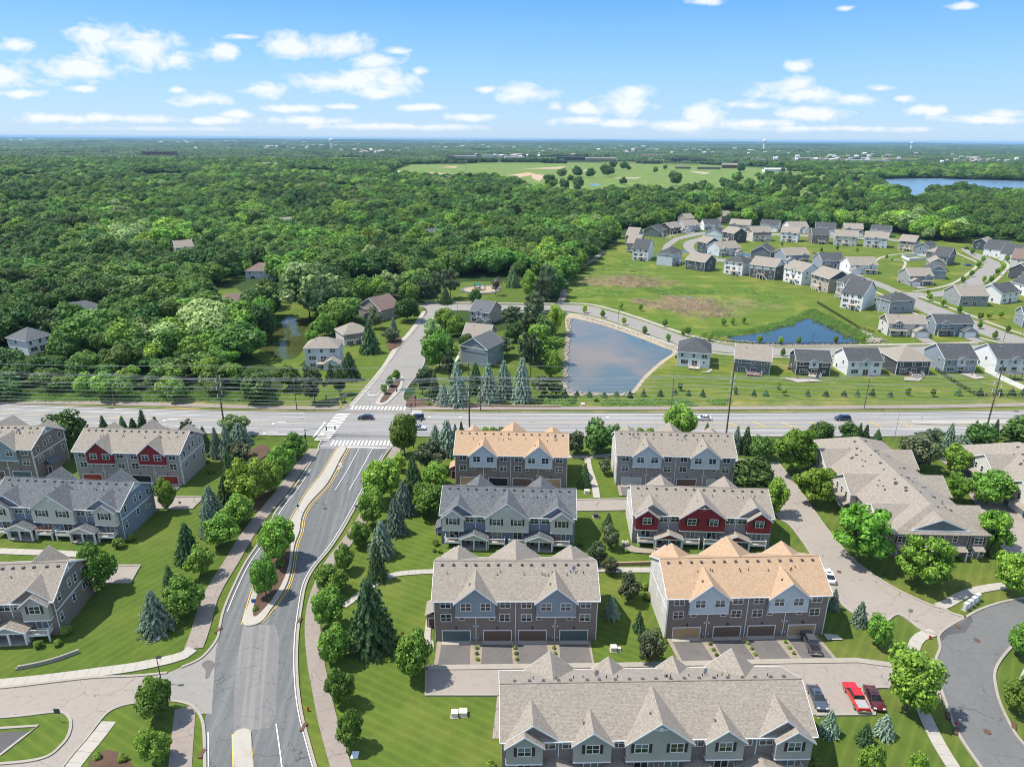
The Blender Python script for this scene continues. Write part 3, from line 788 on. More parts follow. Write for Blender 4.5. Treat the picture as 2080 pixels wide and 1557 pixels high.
ISL = [(-300, 1475), (0, 1458), (97, 1448), (126, 1447), (143, 1462), (141, 1490), (124, 1515), (88, 1540), (0, 1552), (-200, 1560)]
BLK = [(126, 1560), (150, 1530), (176, 1500), (214, 1452), (244, 1435), (282, 1427), (320, 1424), (352, 1424), (384, 1431), (402, 1446), (413, 1473), (416, 1520)]
sheet('side_street', wl(WST, 4) + [G(-300, 1700), G(100, 1700), G(120, 1560), G(176, 1500), G(300, 1440), G(420, 1450), G(430, 1350)], 'alley', px=False)
sheet('side_street', [(352, 1362), (410, 1336), (440, 1300), (430, 1450), (400, 1445), (352, 1424), (290, 1424), (300, 1385)], 'asph_res')
sheet('lawn', wl(ISL, 4), 'lawnB', px=False)
sheet('parking_lot', [(-200, 1500), (-60, 1490), (57, 1484), (40, 1500), (0, 1535), (-200, 1620)], 'lot')
sheet('lawn', wl(BLK, 4) + [G(414, 1700), G(40, 1700)], 'lawnB', px=False)
sheet('main_road_patch', [(648, 905), (690, 884), (800, 884), (803, 900), (792, 912), (650, 911)], 'asph_main')
# residential road north of the crossing
NL = [(660, 836), (690, 833), (716, 817), (740, 792), (765, 765), (795, 730), (817, 700), (840, 675), (856, 652), (868, 636), (860, 624), (830, 622), (790, 624), (740, 632)]
NR = [(880, 840), (850, 832), (826, 820), (818, 805), (832, 780), (852, 755), (862, 735), (864, 705), (864, 680), (880, 650), (895, 634), (925, 631)]
sheet('residential_road', wl(NL, 4) + [G(735, 627), G(800, 618), G(860, 617), G(930, 617)] + wl(NR[::-1], 4), 'asph_res', px=False)
EN = [(860, 617.5), (960, 618), (1075, 620), (1185, 621), (1235, 632), (1310, 655), (1380, 681), (1414, 690), (1490, 703), (1560, 706), (1660, 706), (1872, 704), (1990, 701), (2040, 698)]
ES = [(925, 631), (1000, 631), (1135, 631), (1185, 638), (1235, 650), (1310, 676), (1380, 701), (1420, 709), (1490, 718), (1560, 722), (1660, 723), (1872, 722), (2080, 722), (2300, 724)]
sheet('pond_road', wl(EN, 4) + [G(2080, 690), G(2300, 700)] + wl(ES[::-1], 4), 'asph_res', px=False)
DSW = [(2044, 698), (1975, 672), (1878, 636), (1805, 592), (1729, 563), (1660, 548), (1600, 541), (1500, 535), (1430, 527), (1398, 512), (1388, 500), (1395, 490), (1425, 481)]
DNE = [(2300, 750), (2080, 687), (1951, 640), (1870, 609), (1836, 594), (1781, 571), (1729, 557), (1660, 542), (1600, 535), (1500, 529), (1440, 521), (1412, 508), (1410, 498), (1420, 488), (1440, 480), (1500, 478)]
sheet('hillside_road', wl(DSW, 4) + [G(1430, 476), G(1500, 474)] + wl(DNE[::-1], 4) + [G(2300, 800)], 'asph_res', px=False)
sheet('hillside_road', [(1360, 512), (1362, 500), (1380, 487), (1425, 477), (1500, 475), (1640, 481), (1800, 488), (1850, 494), (1850, 490), (1800, 484), (1640, 477), (1500, 471), (1415, 472), (1370, 483), (1348, 498), (1345, 508)], 'asph_res')
AVN_L = [(1880, 596), (1916, 590), (1943, 581), (1967, 567), (1991, 545), (1999, 538), (1993, 531), (1975, 522), (1957, 511), (1950, 505)]
AVN_R = [(1868, 605), (1914, 602), (1975, 590), (2000, 576), (2018, 558), (2035, 541), (2030, 533), (2003, 521), (1971, 510), (1960, 505)]
sheet('hillside_road', [(1833, 594), (1870, 594)] + AVN_L + AVN_R[::-1] + [(1856, 606)], 'asph_res')
# paths
NP = [(-300, 805), (0, 815), (260, 820), (520, 827.5), (640, 829), (690, 829)]
ribbon('asphalt_path', wl(NP, 5), 3.0, 'path', .185)
NP2 = [(835, 829), (1000, 829.5), (1380, 829.5), (1700, 828), (1900, 826), (2080, 822), (2400, 816)]
ribbon('asphalt_path', wl(NP2, 5), 3.0, 'path', .185)
ribbon('gravel_path', wl([(1138, 616), (1146, 596), (1143, 580), (1160, 556), (1195, 534), (1225, 512)], 5), 4.0, 'path', .19)
walk('sidewalk', [(640, 912), (608, 950), (568, 1005), (545, 1032), (504, 1085), (471, 1140), (428, 1212), (406, 1285), (393, 1318)], 3.1, 'path', 3.)
walk('sidewalk', [(808, 908), (796, 930), (770, 985), (742, 1045), (708, 1097), (672, 1144), (645, 1205), (635, 1262), (640, 1335), (651, 1393), (663, 1452), (683, 1525), (712, 1620)], 2.7, 'path', 3.)
walk('sidewalk', [(392, 1318), (367, 1334), (279, 1354), (188, 1367), (88, 1380), (0, 1389), (-120, 1400)], 2.1)
walk('sidewalk', [(377, 1437), (372, 1490), (366, 1560), (360, 1640)], 3., 'path', 3.)
walk('sidewalk', [(222, 1466), (196, 1500), (158, 1545), (120, 1600)], 2.2)
walk('footpath', [(697, 1232), (730, 1209), (766, 1184), (800, 1168), (840, 1163), (882, 1161)], 1.5, step=1.3)
walk('footpath', [(1212, 1157), (1260, 1158), (1330, 1158)], 1.7)
walk('footpath', [(1193, 930), (1196, 950), (1203, 972), (1209, 990), (1212, 1012)], 1.7)
walk('footpath', [(1152, 928), (1200, 928), (1250, 924)], 1.7)
walk('footpath', [(-20, 1119), (60, 1122), (120, 1124), (178, 1128)], 2.)
walk('footpath', [(1490, 935), (1520, 936), (1560, 940)], 1.6)
walk('sidewalk', [(1898, 1284), (1884, 1287), (1866, 1297), (1856, 1315), (1858, 1345), (1872, 1400), (1876, 1445), (1892, 1482), (1912, 1520), (1950, 1580)], 1.9)
walk('sidewalk', [(1905, 1233), (1925, 1226), (1949, 1212), (1985, 1199), (2030, 1191), (2080, 1187), (2200, 1180)], 1.9)
walk('sidewalk', [(2140, 1315), (2090, 1370), (2085, 1420), (2110, 1480)], 1.9)
for pts, w in (([(862, 614), (960, 615), (1075, 617), (1185, 617), (1240, 628), (1310, 650), (1380, 675), (1430, 688), (1500, 699), (1660, 702), (1872, 699), (1985, 696)], 2.1),
               ([(1000, 634), (1130, 635), (1180, 641), (1235, 655), (1310, 681), (1372, 703)], 2.1), ([(1380, 705), (1430, 714), (1500, 722), (1660, 727), (1872, 726), (2200, 727)], 1.7),
               ([(712, 826), (738, 797), (752, 781), (782, 743), (806, 704), (829, 680), (848, 655), (862, 632)], 2.0),
               ([(2060, 703), (1968, 680), (1868, 642), (1798, 602), (1725, 571), (1660, 555), (1600, 547)], 1.8), ([(2300, 735), (2080, 680), (1960, 636), (1868, 602)], 1.8),
               ([(1855, 592), (1900, 586), (1935, 576), (1958, 562), (1982, 543), (1985, 534), (1970, 526), (1940, 513)], 1.8), ([(1990, 588), (2020, 572), (2040, 552), (2048, 540), (2040, 531), (2010, 519)], 1.8),
               ([(1832, 552), (1838, 530), (1800, 527)], 1.6), ([(1778, 530), (1800, 520), (1860, 513)], 2.), ([(1360, 480), (1410, 468), (1470, 470)], 1.5)):
    walk('sidewalk', pts, w, step=6. if w > 1.75 else 9., n=4)
# alleys
sheet('alley', [(866, 1357), (1260, 1352), (1600, 1344), (1740, 1342), (1800, 1350), (1850, 1356), (1895, 1348), (1908, 1360), (1912, 1430), (1878, 1400), (1778, 1397), (1776, 1451), (1640, 1452), (1640, 1500), (1000, 1500), (1010, 1412), (864, 1412)], 'alley')
sheet('alley', [(1130, 1016), (1290, 1014), (1290, 1036), (1130, 1039)], 'alley')
sheet('alley', [(300, 1008), (415, 1010), (392, 1033), (300, 1032)], 'alley')
sheet('alley', [(140, 1149), (285, 1149), (266, 1183), (160, 1186)], 'alley')
DAL = [(1546, 938), (1560, 985), (1578, 1046), (1606, 1068), (1645, 1122), (1702, 1218), (1761, 1260), (1797, 1262), (1818, 1249), (1838, 1254), (1873, 1280), (1904, 1290)]
DAR = [(1578, 938), (1600, 965), (1634, 1011), (1680, 1076), (1733, 1137), (1808, 1190), (1887, 1228), (1915, 1236), (1930, 1245), (1962, 1255)]
sheet('alley', wl(DAL, 4) + wl(DAR[::-1], 4), 'alley', px=False)
sheet('alley', [(1905, 930), (1935, 955), (1985, 1030), (2030, 1110), (2110, 1180), (2180, 1160), (2090, 1050), (2000, 960), (1960, 930)], 'alley')
CVO = [(2300, 1190), (2150, 1205), (2080, 1215), (2033, 1224), (1991, 1238), (1963, 1253), (1935, 1268), (1907, 1290), (1909, 1316), (1900, 1344), (1907, 1387), (1921, 1429), (1943, 1485), (1991, 1557), (2100, 1700)]
CVI = [(2300, 1250), (2080, 1300), (2061, 1308), (2033, 1339), (2020, 1367), (2023, 1400), (2033, 1434), (2055, 1479), (2080, 1513), (2200, 1640)]
sheet('curved_road', wl(CVO, 5) + wl(CVI[::-1], 5), 'asph_curve', px=False)
sheet('tar_patch', [(1904, 1286), (1930, 1275), (1958, 1262), (1972, 1250), (1976, 1262), (1960, 1285), (1925, 1290), (1914, 1302)], 'lot')
sheet('tar_patch', smooth([(412, 1346), (422, 1341), (433, 1344), (437, 1352), (430, 1362), (424, 1376), (417, 1378), (418, 1362), (410, 1352)], 4, True), 'drive')
for pts in (AVR, AVL, WST[3:], CVO, CVI, [(416, 1521), (417, 1600), (418, 1700)]): kerb(pts)
for pts in (ISL, BLK): kerb(pts)
kerb(DAL, w=.5); kerb(DAR, w=.5)
for pts in (NL[1:10], NR[2:], EN, ES): kerb(pts, w=.5)
kerb(ROAD_N, w=.3); kerb(ROAD_S, w=.3)
kerb([(866, 1357), (1260, 1352), (1600, 1344), (1740, 1342), (1800, 1350), (1850, 1356)], False, w=1.1)
kerb([(866, 1357), (864, 1412), (1012, 1412)], False, w=.4)
kerb([(1657, 1452), (1776, 1451), (1778, 1397), (1800, 1396)], False, w=.5)
kerb([(307, 1033), (392, 1033), (415, 1010), (330, 1009)], False); kerb([(172, 1186), (266, 1183), (285, 1149), (160, 1149)], False)
kerb([(1160, 1015.5), (1285, 1013.5)], False); kerb([(1160, 1038), (1285, 1036)], False)
kerb([(-60, 1492), (0, 1480), (78, 1475), (45, 1500), (0, 1535)], False)
# raised medians
def median(name, pts, mat='slab', h=.3):
    w = wl(pts, 4, True, True); mb = MB(); mb.prism([tuple(p) for p in w], .01, h)
    me = mb.mesh(name, [MT[mat]]); bm = bmesh.new(); bm.from_mesh(me); bmesh.ops.recalc_face_normals(bm, faces=bm.faces); bm.to_mesh(me); bm.free()
    return tag(ob(name, me), kind='structure')


MED_L = [(689, 908), (668, 940), (654, 963), (622, 1004), (599, 1044), (580, 1075), (556, 1109), (537, 1145), (519, 1185), (506, 1225), (494, 1269)]
MED_R = [(528, 1266), (551, 1238), (575, 1203), (589, 1167), (598, 1109), (608, 1081), (614, 1048), (631, 1020), (666, 981), (690, 935), (704, 909)]
median('median_island', MED_L + MED_R)
w = wl([(548, 1115), (572, 1100), (590, 1102), (586, 1150), (572, 1188), (555, 1215), (535, 1240), (518, 1254), (514, 1240), (524, 1205), (534, 1160)], 4, True, True)
sheet('planting_bed', [tuple(p) for p in w], 'mulch', px=False, z=.31)
median('median_island', [(474, 1493), (507, 1484), (512, 1530), (518, 1620), (480, 1640), (477, 1560)])
median('median_island', [(763, 820), (777, 798), (792, 780), (800, 765), (818, 765), (816, 790), (800, 808), (782, 823)])
w = wl([(771, 817), (784, 798), (797, 780), (810, 772), (812, 782), (798, 800), (784, 816)], 3, True, True); sheet('planting_bed', [tuple(p) for p in w], 'mulch', px=False, z=.31)
median('median_island', [(1853, 855), (1880, 855), (2080, 853), (2500, 846), (2500, 852), (2080, 861), (1875, 862)])


def line(name, pts, w=.13, mat='paint', z=.196, sm=True):
    return ribbon(name, wl(pts, 4, sm), w, mat, z)


def off(pts, dx, dy): return [(x + dx, y + dy) for x, y in pts]


line('edge_line', off(AVR[2:], -6, 0)); line('edge_line', off(AVL[3:10], 8, 2)); line('edge_line', [(423, 1488), (424, 1600)], sm=False)
line('yellow_line', off(MED_L, -3, 0), .14, 'yellow'); line('yellow_line', off(MED_R, 4, 1), .14, 'yellow'); line('yellow_line', off(MED_R[1:], 8, 1), .1, 'yellow', .2)
line('yellow_line', [(472, 1492), (474, 1557), (477, 1640)], .16, 'yellow'); line('yellow_line', [(508, 1484), (515, 1557), (522, 1640)], .16, 'yellow')
line('lane_line', [(730, 911), (705, 957), (681, 996)], sm=False); line('lane_line', [(757, 911), (732, 957), (709, 997)], sm=False)
line('lane_line', [(561, 1471), (568, 1520), (578, 1600)], .16)
line('stop_line', [(703, 908), (786, 911)], .5, sm=False)
line('stop_line', [(661, 858), (637, 888)], .6, sm=False)
line('edge_line', [(1660, 1459), (1664, 1459)], .1)
# main road lane lines
def lerpline(f, x0=None, x1=None):
    pts = []
    for (a, b) in zip([G(*p) for p in ROAD_N], [G(*p) for p in ROAD_S]):
        pts.append((a[0] * (1 - f) + b[0] * f, a[1] * (1 - f) + b[1] * f))
    pts = smooth(pts, 6); 
    if x0 is not None:
        a, b = G(x0, 860)[0], G(x1, 860)[0]; pts = [p for p in pts if a <= p[0] <= b]
    return resample(pts, 6)


for (a, b) in ((-900, 655), (850, 2500)):
    for f, mt, w in ((.06, 'paint', .18), (.24, 'paint', .15), (.44, 'yellow', .14), (.46 if a > 0 else .5, 'paint', .1), (.74, 'paint', .15), (.95, 'paint', .18)):
        ribbon('lane_line', lerpline(f, a, b), w, mt, .196)
ribbon('yellow_line', lerpline(.62, 1330, 2500), .15, 'yellow', .2)
for x in (1490, 1545, 1600, 1660, 1780, 1840):
    line('yellow_hatch', [(x - 14, 858), (x + 12, 869)], .35, 'yellow', .2, False)
# crosswalk bars, each one a painted piece of the road
def crosswalk(pa, pb, n, hw, par, skip=()):
    A, Bq = np.array(G(*pa)), np.array(G(*pb)); d = (Bq - A) / n
    root = bpy.data.objects[par]; nrm = np.array([-d[1], d[0]]); nrm = nrm / np.linalg.norm(nrm) * hw
    for i in range(n):
        if i in skip: continue
        c = A + d * (i + .5); h = d * .27; mb = MB()
        mb.add([(*(c - h - nrm), .197), (*(c + h - nrm), .197), (*(c + h + nrm), .197), (*(c - h + nrm), .197)], [(0, 1, 2, 3)])
        me = mb.mesh('crosswalk_bar', [MT['paint']])
        if me.polygons[0].normal.z < 0: me.flip_normals()
        ob('crosswalk_bar', me, root)


crosswalk((712, 829), (826, 830), 15, 1.5, 'main_road'); crosswalk((698, 840), (652, 896), 17, 2.1, 'main_road'); crosswalk((672, 900), (800, 901), 17, 1.6, 'main_road'); crosswalk((846, 834), (846, 846), 3, 1.6, 'main_road')


def arrow(x, y, ang, L_=3.2, turn=1):
    X, Y = G(x, y); mb = MB(); z = .2
    mb.add([(-.12, -L_ / 2, z), (.12, -L_ / 2, z), (.12, .3, z), (-.12, .3, z)], [(0, 1, 2, 3)])
    mb.add([(-.12, .3, z), (.12, .3, z), (turn * .9, .9, z), (turn * .9, 1.2, z)] if turn > 0 else [(.12, .3, z), (-.12, .3, z), (turn * .9, 1.2, z), (turn * .9, .9, z)][::1], [(0, 1, 2, 3)])
    mb.add([(turn * .8, .45, z), (turn * .8, 1.6, z), (turn * 1.9, 1.05, z)], [(0, 1, 2)])
    o = ob('turn_arrow', mb.mesh('turn_arrow', [MT['paint']]), None, (X, Y, 0), ang); tag(o, kind='structure')


arrow(694, 948, R_(-22), 4., -1); arrow(746, 800, R_(168), 3, -1); arrow(766, 802, R_(168), 3, 1)
for x, y in ((565, 858), (547, 878), (942, 845), (1240, 845), (880, 845), (345, 852)): arrow(x, y, R_(90), 5., -1)
for x, y in ((565, 878),): pass
# driveways and rock beds of the garages are laid by the houses below
for x, y, s in ((1945, 1273, .5), (1984, 1301, .5), (1798, 1165, .4), (2005, 1487, .5), (660, 1033, .45), (1704, 1162, .45)):
    mb = MB(); mb.tube((0, 0, .0), (0, 0, .215), s, s, 14); o = ob('manhole_cover', mb.mesh('manhole_cover', [MT['rust']]), None, (*G(x, y), 0)); tag(o, f'round iron manhole cover in the road at the {"curve" if x > 1900 else "lane" if x > 1000 else "avenue"}', 'manhole cover', 'manhole covers in the paving')
for i, (x, y, a) in enumerate(((444, 1281, 1.2), (609, 1261, 1.5), (617, 1478, 1.4), (411, 1532, 1.5), (608, 982, 1.), (1898, 1347, 1.4), (1926, 1455, 1.1), (1942, 1486, 1.), (2058, 1475, 1.), (226, 829.5, 0), (2064, 836, 0))):
    mb = MB(); mb.box(-.75, .75, -.28, .28, .0, .3); mb.box(-.65, .65, -.2, .2, .3, .33)
    wh = ['at the left kerb where the side street begins', 'at the east avenue kerb beside the third curve tree', 'at the east avenue kerb near the bottom edge', 'at the west avenue kerb near the bottom edge', 'at the west avenue kerb halfway to the crossing',
          'at the curved road kerb behind the big tree', 'at the curved road kerb just below the big tree', 'at the curved road kerb beside the lower walk', 'at the inner kerb of the curved road', 'on the north edge of the main road at left', 'on the north edge of the main road at right'][i]
    o = ob('storm_drain', mb.mesh('storm_drain', [MT['rust']]), None, (*G(x, y), 0), a); tag(o, 'rust brown storm drain ' + wh, 'drain')
# pond bank boulders: a pale line of rock too fine to count
def rocks(name, pts, n, smin, smax, seed, width=1.2):
    rs = random.Random(seed); p = resample(wl(pts, 4), .5); mb = MB()
    for i in range(n):
        q = p[rs.randrange(len(p))]; s = rs.uniform(smin, smax); a = rs.uniform(0, 3)
        vs, fs = ico((0, 0, 0), (s, s * rs.uniform(.6, 1), s * .6), 1); ca, sa = math.cos(a), math.sin(a); ox, oy = q[0] + rs.gauss(0, width / 2), q[1] + rs.gauss(0, width / 2)
        mb.add([(x * ca - y * sa + ox, x * sa + y * ca + oy, z * rs.uniform(.8, 1.1) + s * .25 + .15) for x, y, z in vs], fs)
    tag(ob(name, mb.mesh(name, [MT['rock']])), kind='stuff')


rocks('bank_stones', [(1157, 648), (1153, 690), (1150, 730), (1149, 770), (1150, 795), (1200, 801), (1268, 803), (1282, 799)], 620, .25, .6, 3)
rocks('bank_stones', [(1745, 676), (1762, 688), (1785, 694)], 260, .3, .8, 4, 4.5)
rocks('bank_stones', [(1480, 692), (1600, 700), (1740, 699)], 160, .25, .5, 5, .8)
rocks('bank_stones', [(1185, 643), (1310, 682), (1375, 710)], 240, .15, .35, 6, 2.2)

# ------------------------------------------------------------------ window and door pieces (shared meshes; faces look towards -Y)
def winproto(name, w, h, cols, rows, fr='white', t=.09, door=False):
    mb = MB(); d0, d1 = -.045, .0; bw = .1
    mb.box(-w / 2 - bw, w / 2 + bw, d0, d1, -bw, 0); mb.box(-w / 2 - bw, w / 2 + bw, d0, d1, h, h + bw)
    mb.box(-w / 2 - bw, -w / 2, d0 + .004, d1, 0, h); mb.box(w / 2, w / 2 + bw, d0 + .004, d1, 0, h)
    cw = w / cols; rh = h / rows
    for i in range(1, cols): mb.box(-w / 2 + i * cw - t / 2, -w / 2 + i * cw + t / 2, d0 + .005, d1, 0, h)
    for j in range(1, rows): mb.box(-w / 2, w / 2, d0 + .009, d1, j * rh - .03, j * rh + .03)
    me = mb.mesh(name, [MT[fr]]); out = []
    for k in range(2):
        kids = []
        for j in range(rows):
            for i in range(cols):
                pb = MB(); pb.add([(-cw / 2 + .01, -.025, 0), (cw / 2 - .01, -.025, 0), (cw / 2 - .01, -.025, rh), (-cw / 2 + .01, -.025, rh)], [(0, 1, 2, 3)])
                kids.append(('pane', PANE(cw, rh, (j == rows - 1 and k == 1)), (-w / 2 + (i + .5) * cw, 0, j * rh)))
        out.append((name, me, kids))
    return out


_pc = {}
def PANE(cw, rh, blind):
    key = (round(cw, 3), round(rh, 3), blind)
    if key not in _pc:
        pb = MB(); pb.add([(-cw / 2 + .01, -.02, .01), (cw / 2 - .01, -.02, .01), (cw / 2 - .01, -.02, rh - .01), (-cw / 2 + .01, -.02, rh - .01)], [(0, 1, 2, 3)])
        _pc[key] = pb.mesh('pane', [MT['glass2' if blind else 'glass']])
    return _pc[key]


WIN4 = winproto('window', 1.66, 1.38, 2, 2); WINS = winproto('window', .82, .9, 1, 2); WIN1 = winproto('window', .85, 1.45, 1, 2); SLD = winproto('sliding_door', 1.8, 2.1, 2, 1)


def farwin(w, h, cols=1, blind=False):
    key = ('fw', w, h, cols, blind)
    if key not in _pc:
        mb = MB(); b = .13
        mb.box(-w / 2 - b, w / 2 + b, -.08, 0, -b, h + b, 0)
        cw = w / cols
        for i in range(cols):
            x0 = -w / 2 + i * cw + (.05 if i else 0); x1 = -w / 2 + (i + 1) * cw - (.05 if i < cols - 1 else 0)
            mb.box(x0, x1, -.1, -.05, 0, h * .47, 1); mb.box(x0, x1, -.1, -.05, h * .53, h, 1)
        _pc[key] = mb.mesh('window', [MT['white'], MT['glass']])
    return _pc[key]


def doormesh(name, w, h, mat, rows=4):
    key = (name, w, h, mat)
    if key not in _pc:
        mb = MB(); mb.box(-w / 2 - .14, -w / 2, -.1, 0, 0, h + .14, 0); mb.box(w / 2, w / 2 + .14, -.1, 0, 0, h + .14, 0); mb.box(-w / 2, w / 2, -.1, 0, h, h + .14, 0)
        for j in range(rows): mb.box(-w / 2, w / 2, -.05 - .008 * (j % 2), -.0, j * h / rows + .012, (j + 1) * h / rows - .012, 1)
        _pc[key] = mb.mesh(name, [MT['white'], MT[mat]])
    return _pc[key]


class Fac:
    """a facade frame: u along the wall as seen from outside, w outwards, z up"""
    def __init__(s, root, o, ang): s.root = root; s.o = Vector((o[0], o[1], 0)); s.a = ang; s.c, s.s = math.cos(ang), math.sin(ang)
    def T(s, u, w, z): return (s.o.x + u * s.c + w * s.s, s.o.y + u * s.s - w * s.c, z)
    def put(s, proto, u, w, z): return put(proto, s.root, s.T(u, w, z), s.a)
    def mesh(s, name, me, u, w, z): return ob(name, me, s.root, s.T(u, w, z), s.a)
    def box(s, name, m, u0, u1, w0, w1, z0, z1, parent=None):
        mb = MB(); q = [s.T(u0, w1, z0), s.T(u1, w1, z0), s.T(u1, w0, z0), s.T(u0, w0, z0)]; t = [(x, y, z1) for x, y, z in q]
        mb.hull(q, t); return ob(name, mb.mesh(name, [MT[m]]), parent or s.root)
    def wall(s, name, m, poly, w0, w1):
        """polygon in (u, z) from depth w0 out to w1"""
        mb = MB(); mb.hull([s.T(u, w0, z) for u, z in poly], [s.T(u, w1, z) for u, z in poly])
        return fix(ob(name, mb.mesh(name, [MT[m]]), s.root))
    def roof(s, name, m, polys, t=.16, parent=None):
        mb = MB()
        for p in polys: mb.slab([s.T(*q) for q in p], t)
        return fix(ob(name, mb.mesh(name, [MT[m]]), parent or s.root))


def fix(o):
    me = o.data; bm = bmesh.new(); bm.from_mesh(me); bmesh.ops.recalc_face_normals(bm, faces=bm.faces); bm.to_mesh(me); bm.free(); return o


def gable(f, uc, half, wf, ze, za, zmain, slm, roofm, oh=.35, front=.32, trim='white', wall=None, zb=None, wback=None):
    """cross gable whose roof dies into the main slope; the wall below it optional"""
    s = (za - ze) / half; zo = ze - s * oh; hu = half + oh; tz = .16
    bk = lambda z: (wback if wback is not None else max(-20., min(.6, -(z - zmain) / slm)))
    polys = []
    for sg in (-1, 1):
        polys.append([(uc + sg * hu, wf + front, zo + tz), (uc, wf + front, za + tz), (uc, bk(za + tz) - .02, za + tz), (uc + sg * hu, min(bk(zo + tz), wf), zo + tz)])
    f.roof('gable_roof', roofm, polys)
    for sg in (-1, 1):
        a = (uc + sg * hu, zo + tz - .02); b = (uc, za + tz - .02); q = [(a[0], a[1] - .26), a, b, (b[0], b[1] - .26)]; mb = MB()
        mb.hull([f.T(u, wf + front + .005, z) for u, z in q], [f.T(u, wf + front + .05, z) for u, z in q])
        fix(ob('rake_board', mb.mesh('rake_board', [MT[trim]]), f.root))
    mb = MB()
    if wback is None:
        for sg in (-1, 1):      # valley flashing
            a = Vector(f.T(uc + sg * hu, min(bk(zo + tz), wf), zo + tz + .03)); b = Vector(f.T(uc, bk(za + tz), za + tz + .03)); mb.tube(a, b, .055, n=4)
        ob('valley_flashing', mb.mesh('valley_flashing', [MT['cream_trim'] if roofm != 'shOr' else MT['rust']]), f.root)
    if wall:
        f.wall('gable_wall', wall, [(uc - half, zb), (uc + half, zb), (uc + half, ze), (uc, za), (uc - half, ze)], -.3, wf)
        f.wall('sill_trim', trim, [(uc - half - .03, zb - .14), (uc + half + .03, zb - .14), (uc + half + .03, zb + .06), (uc - half - .03, zb + .06)], .0, wf + .04)


ZE, SLM, DEP = 8.7, .567, 12.


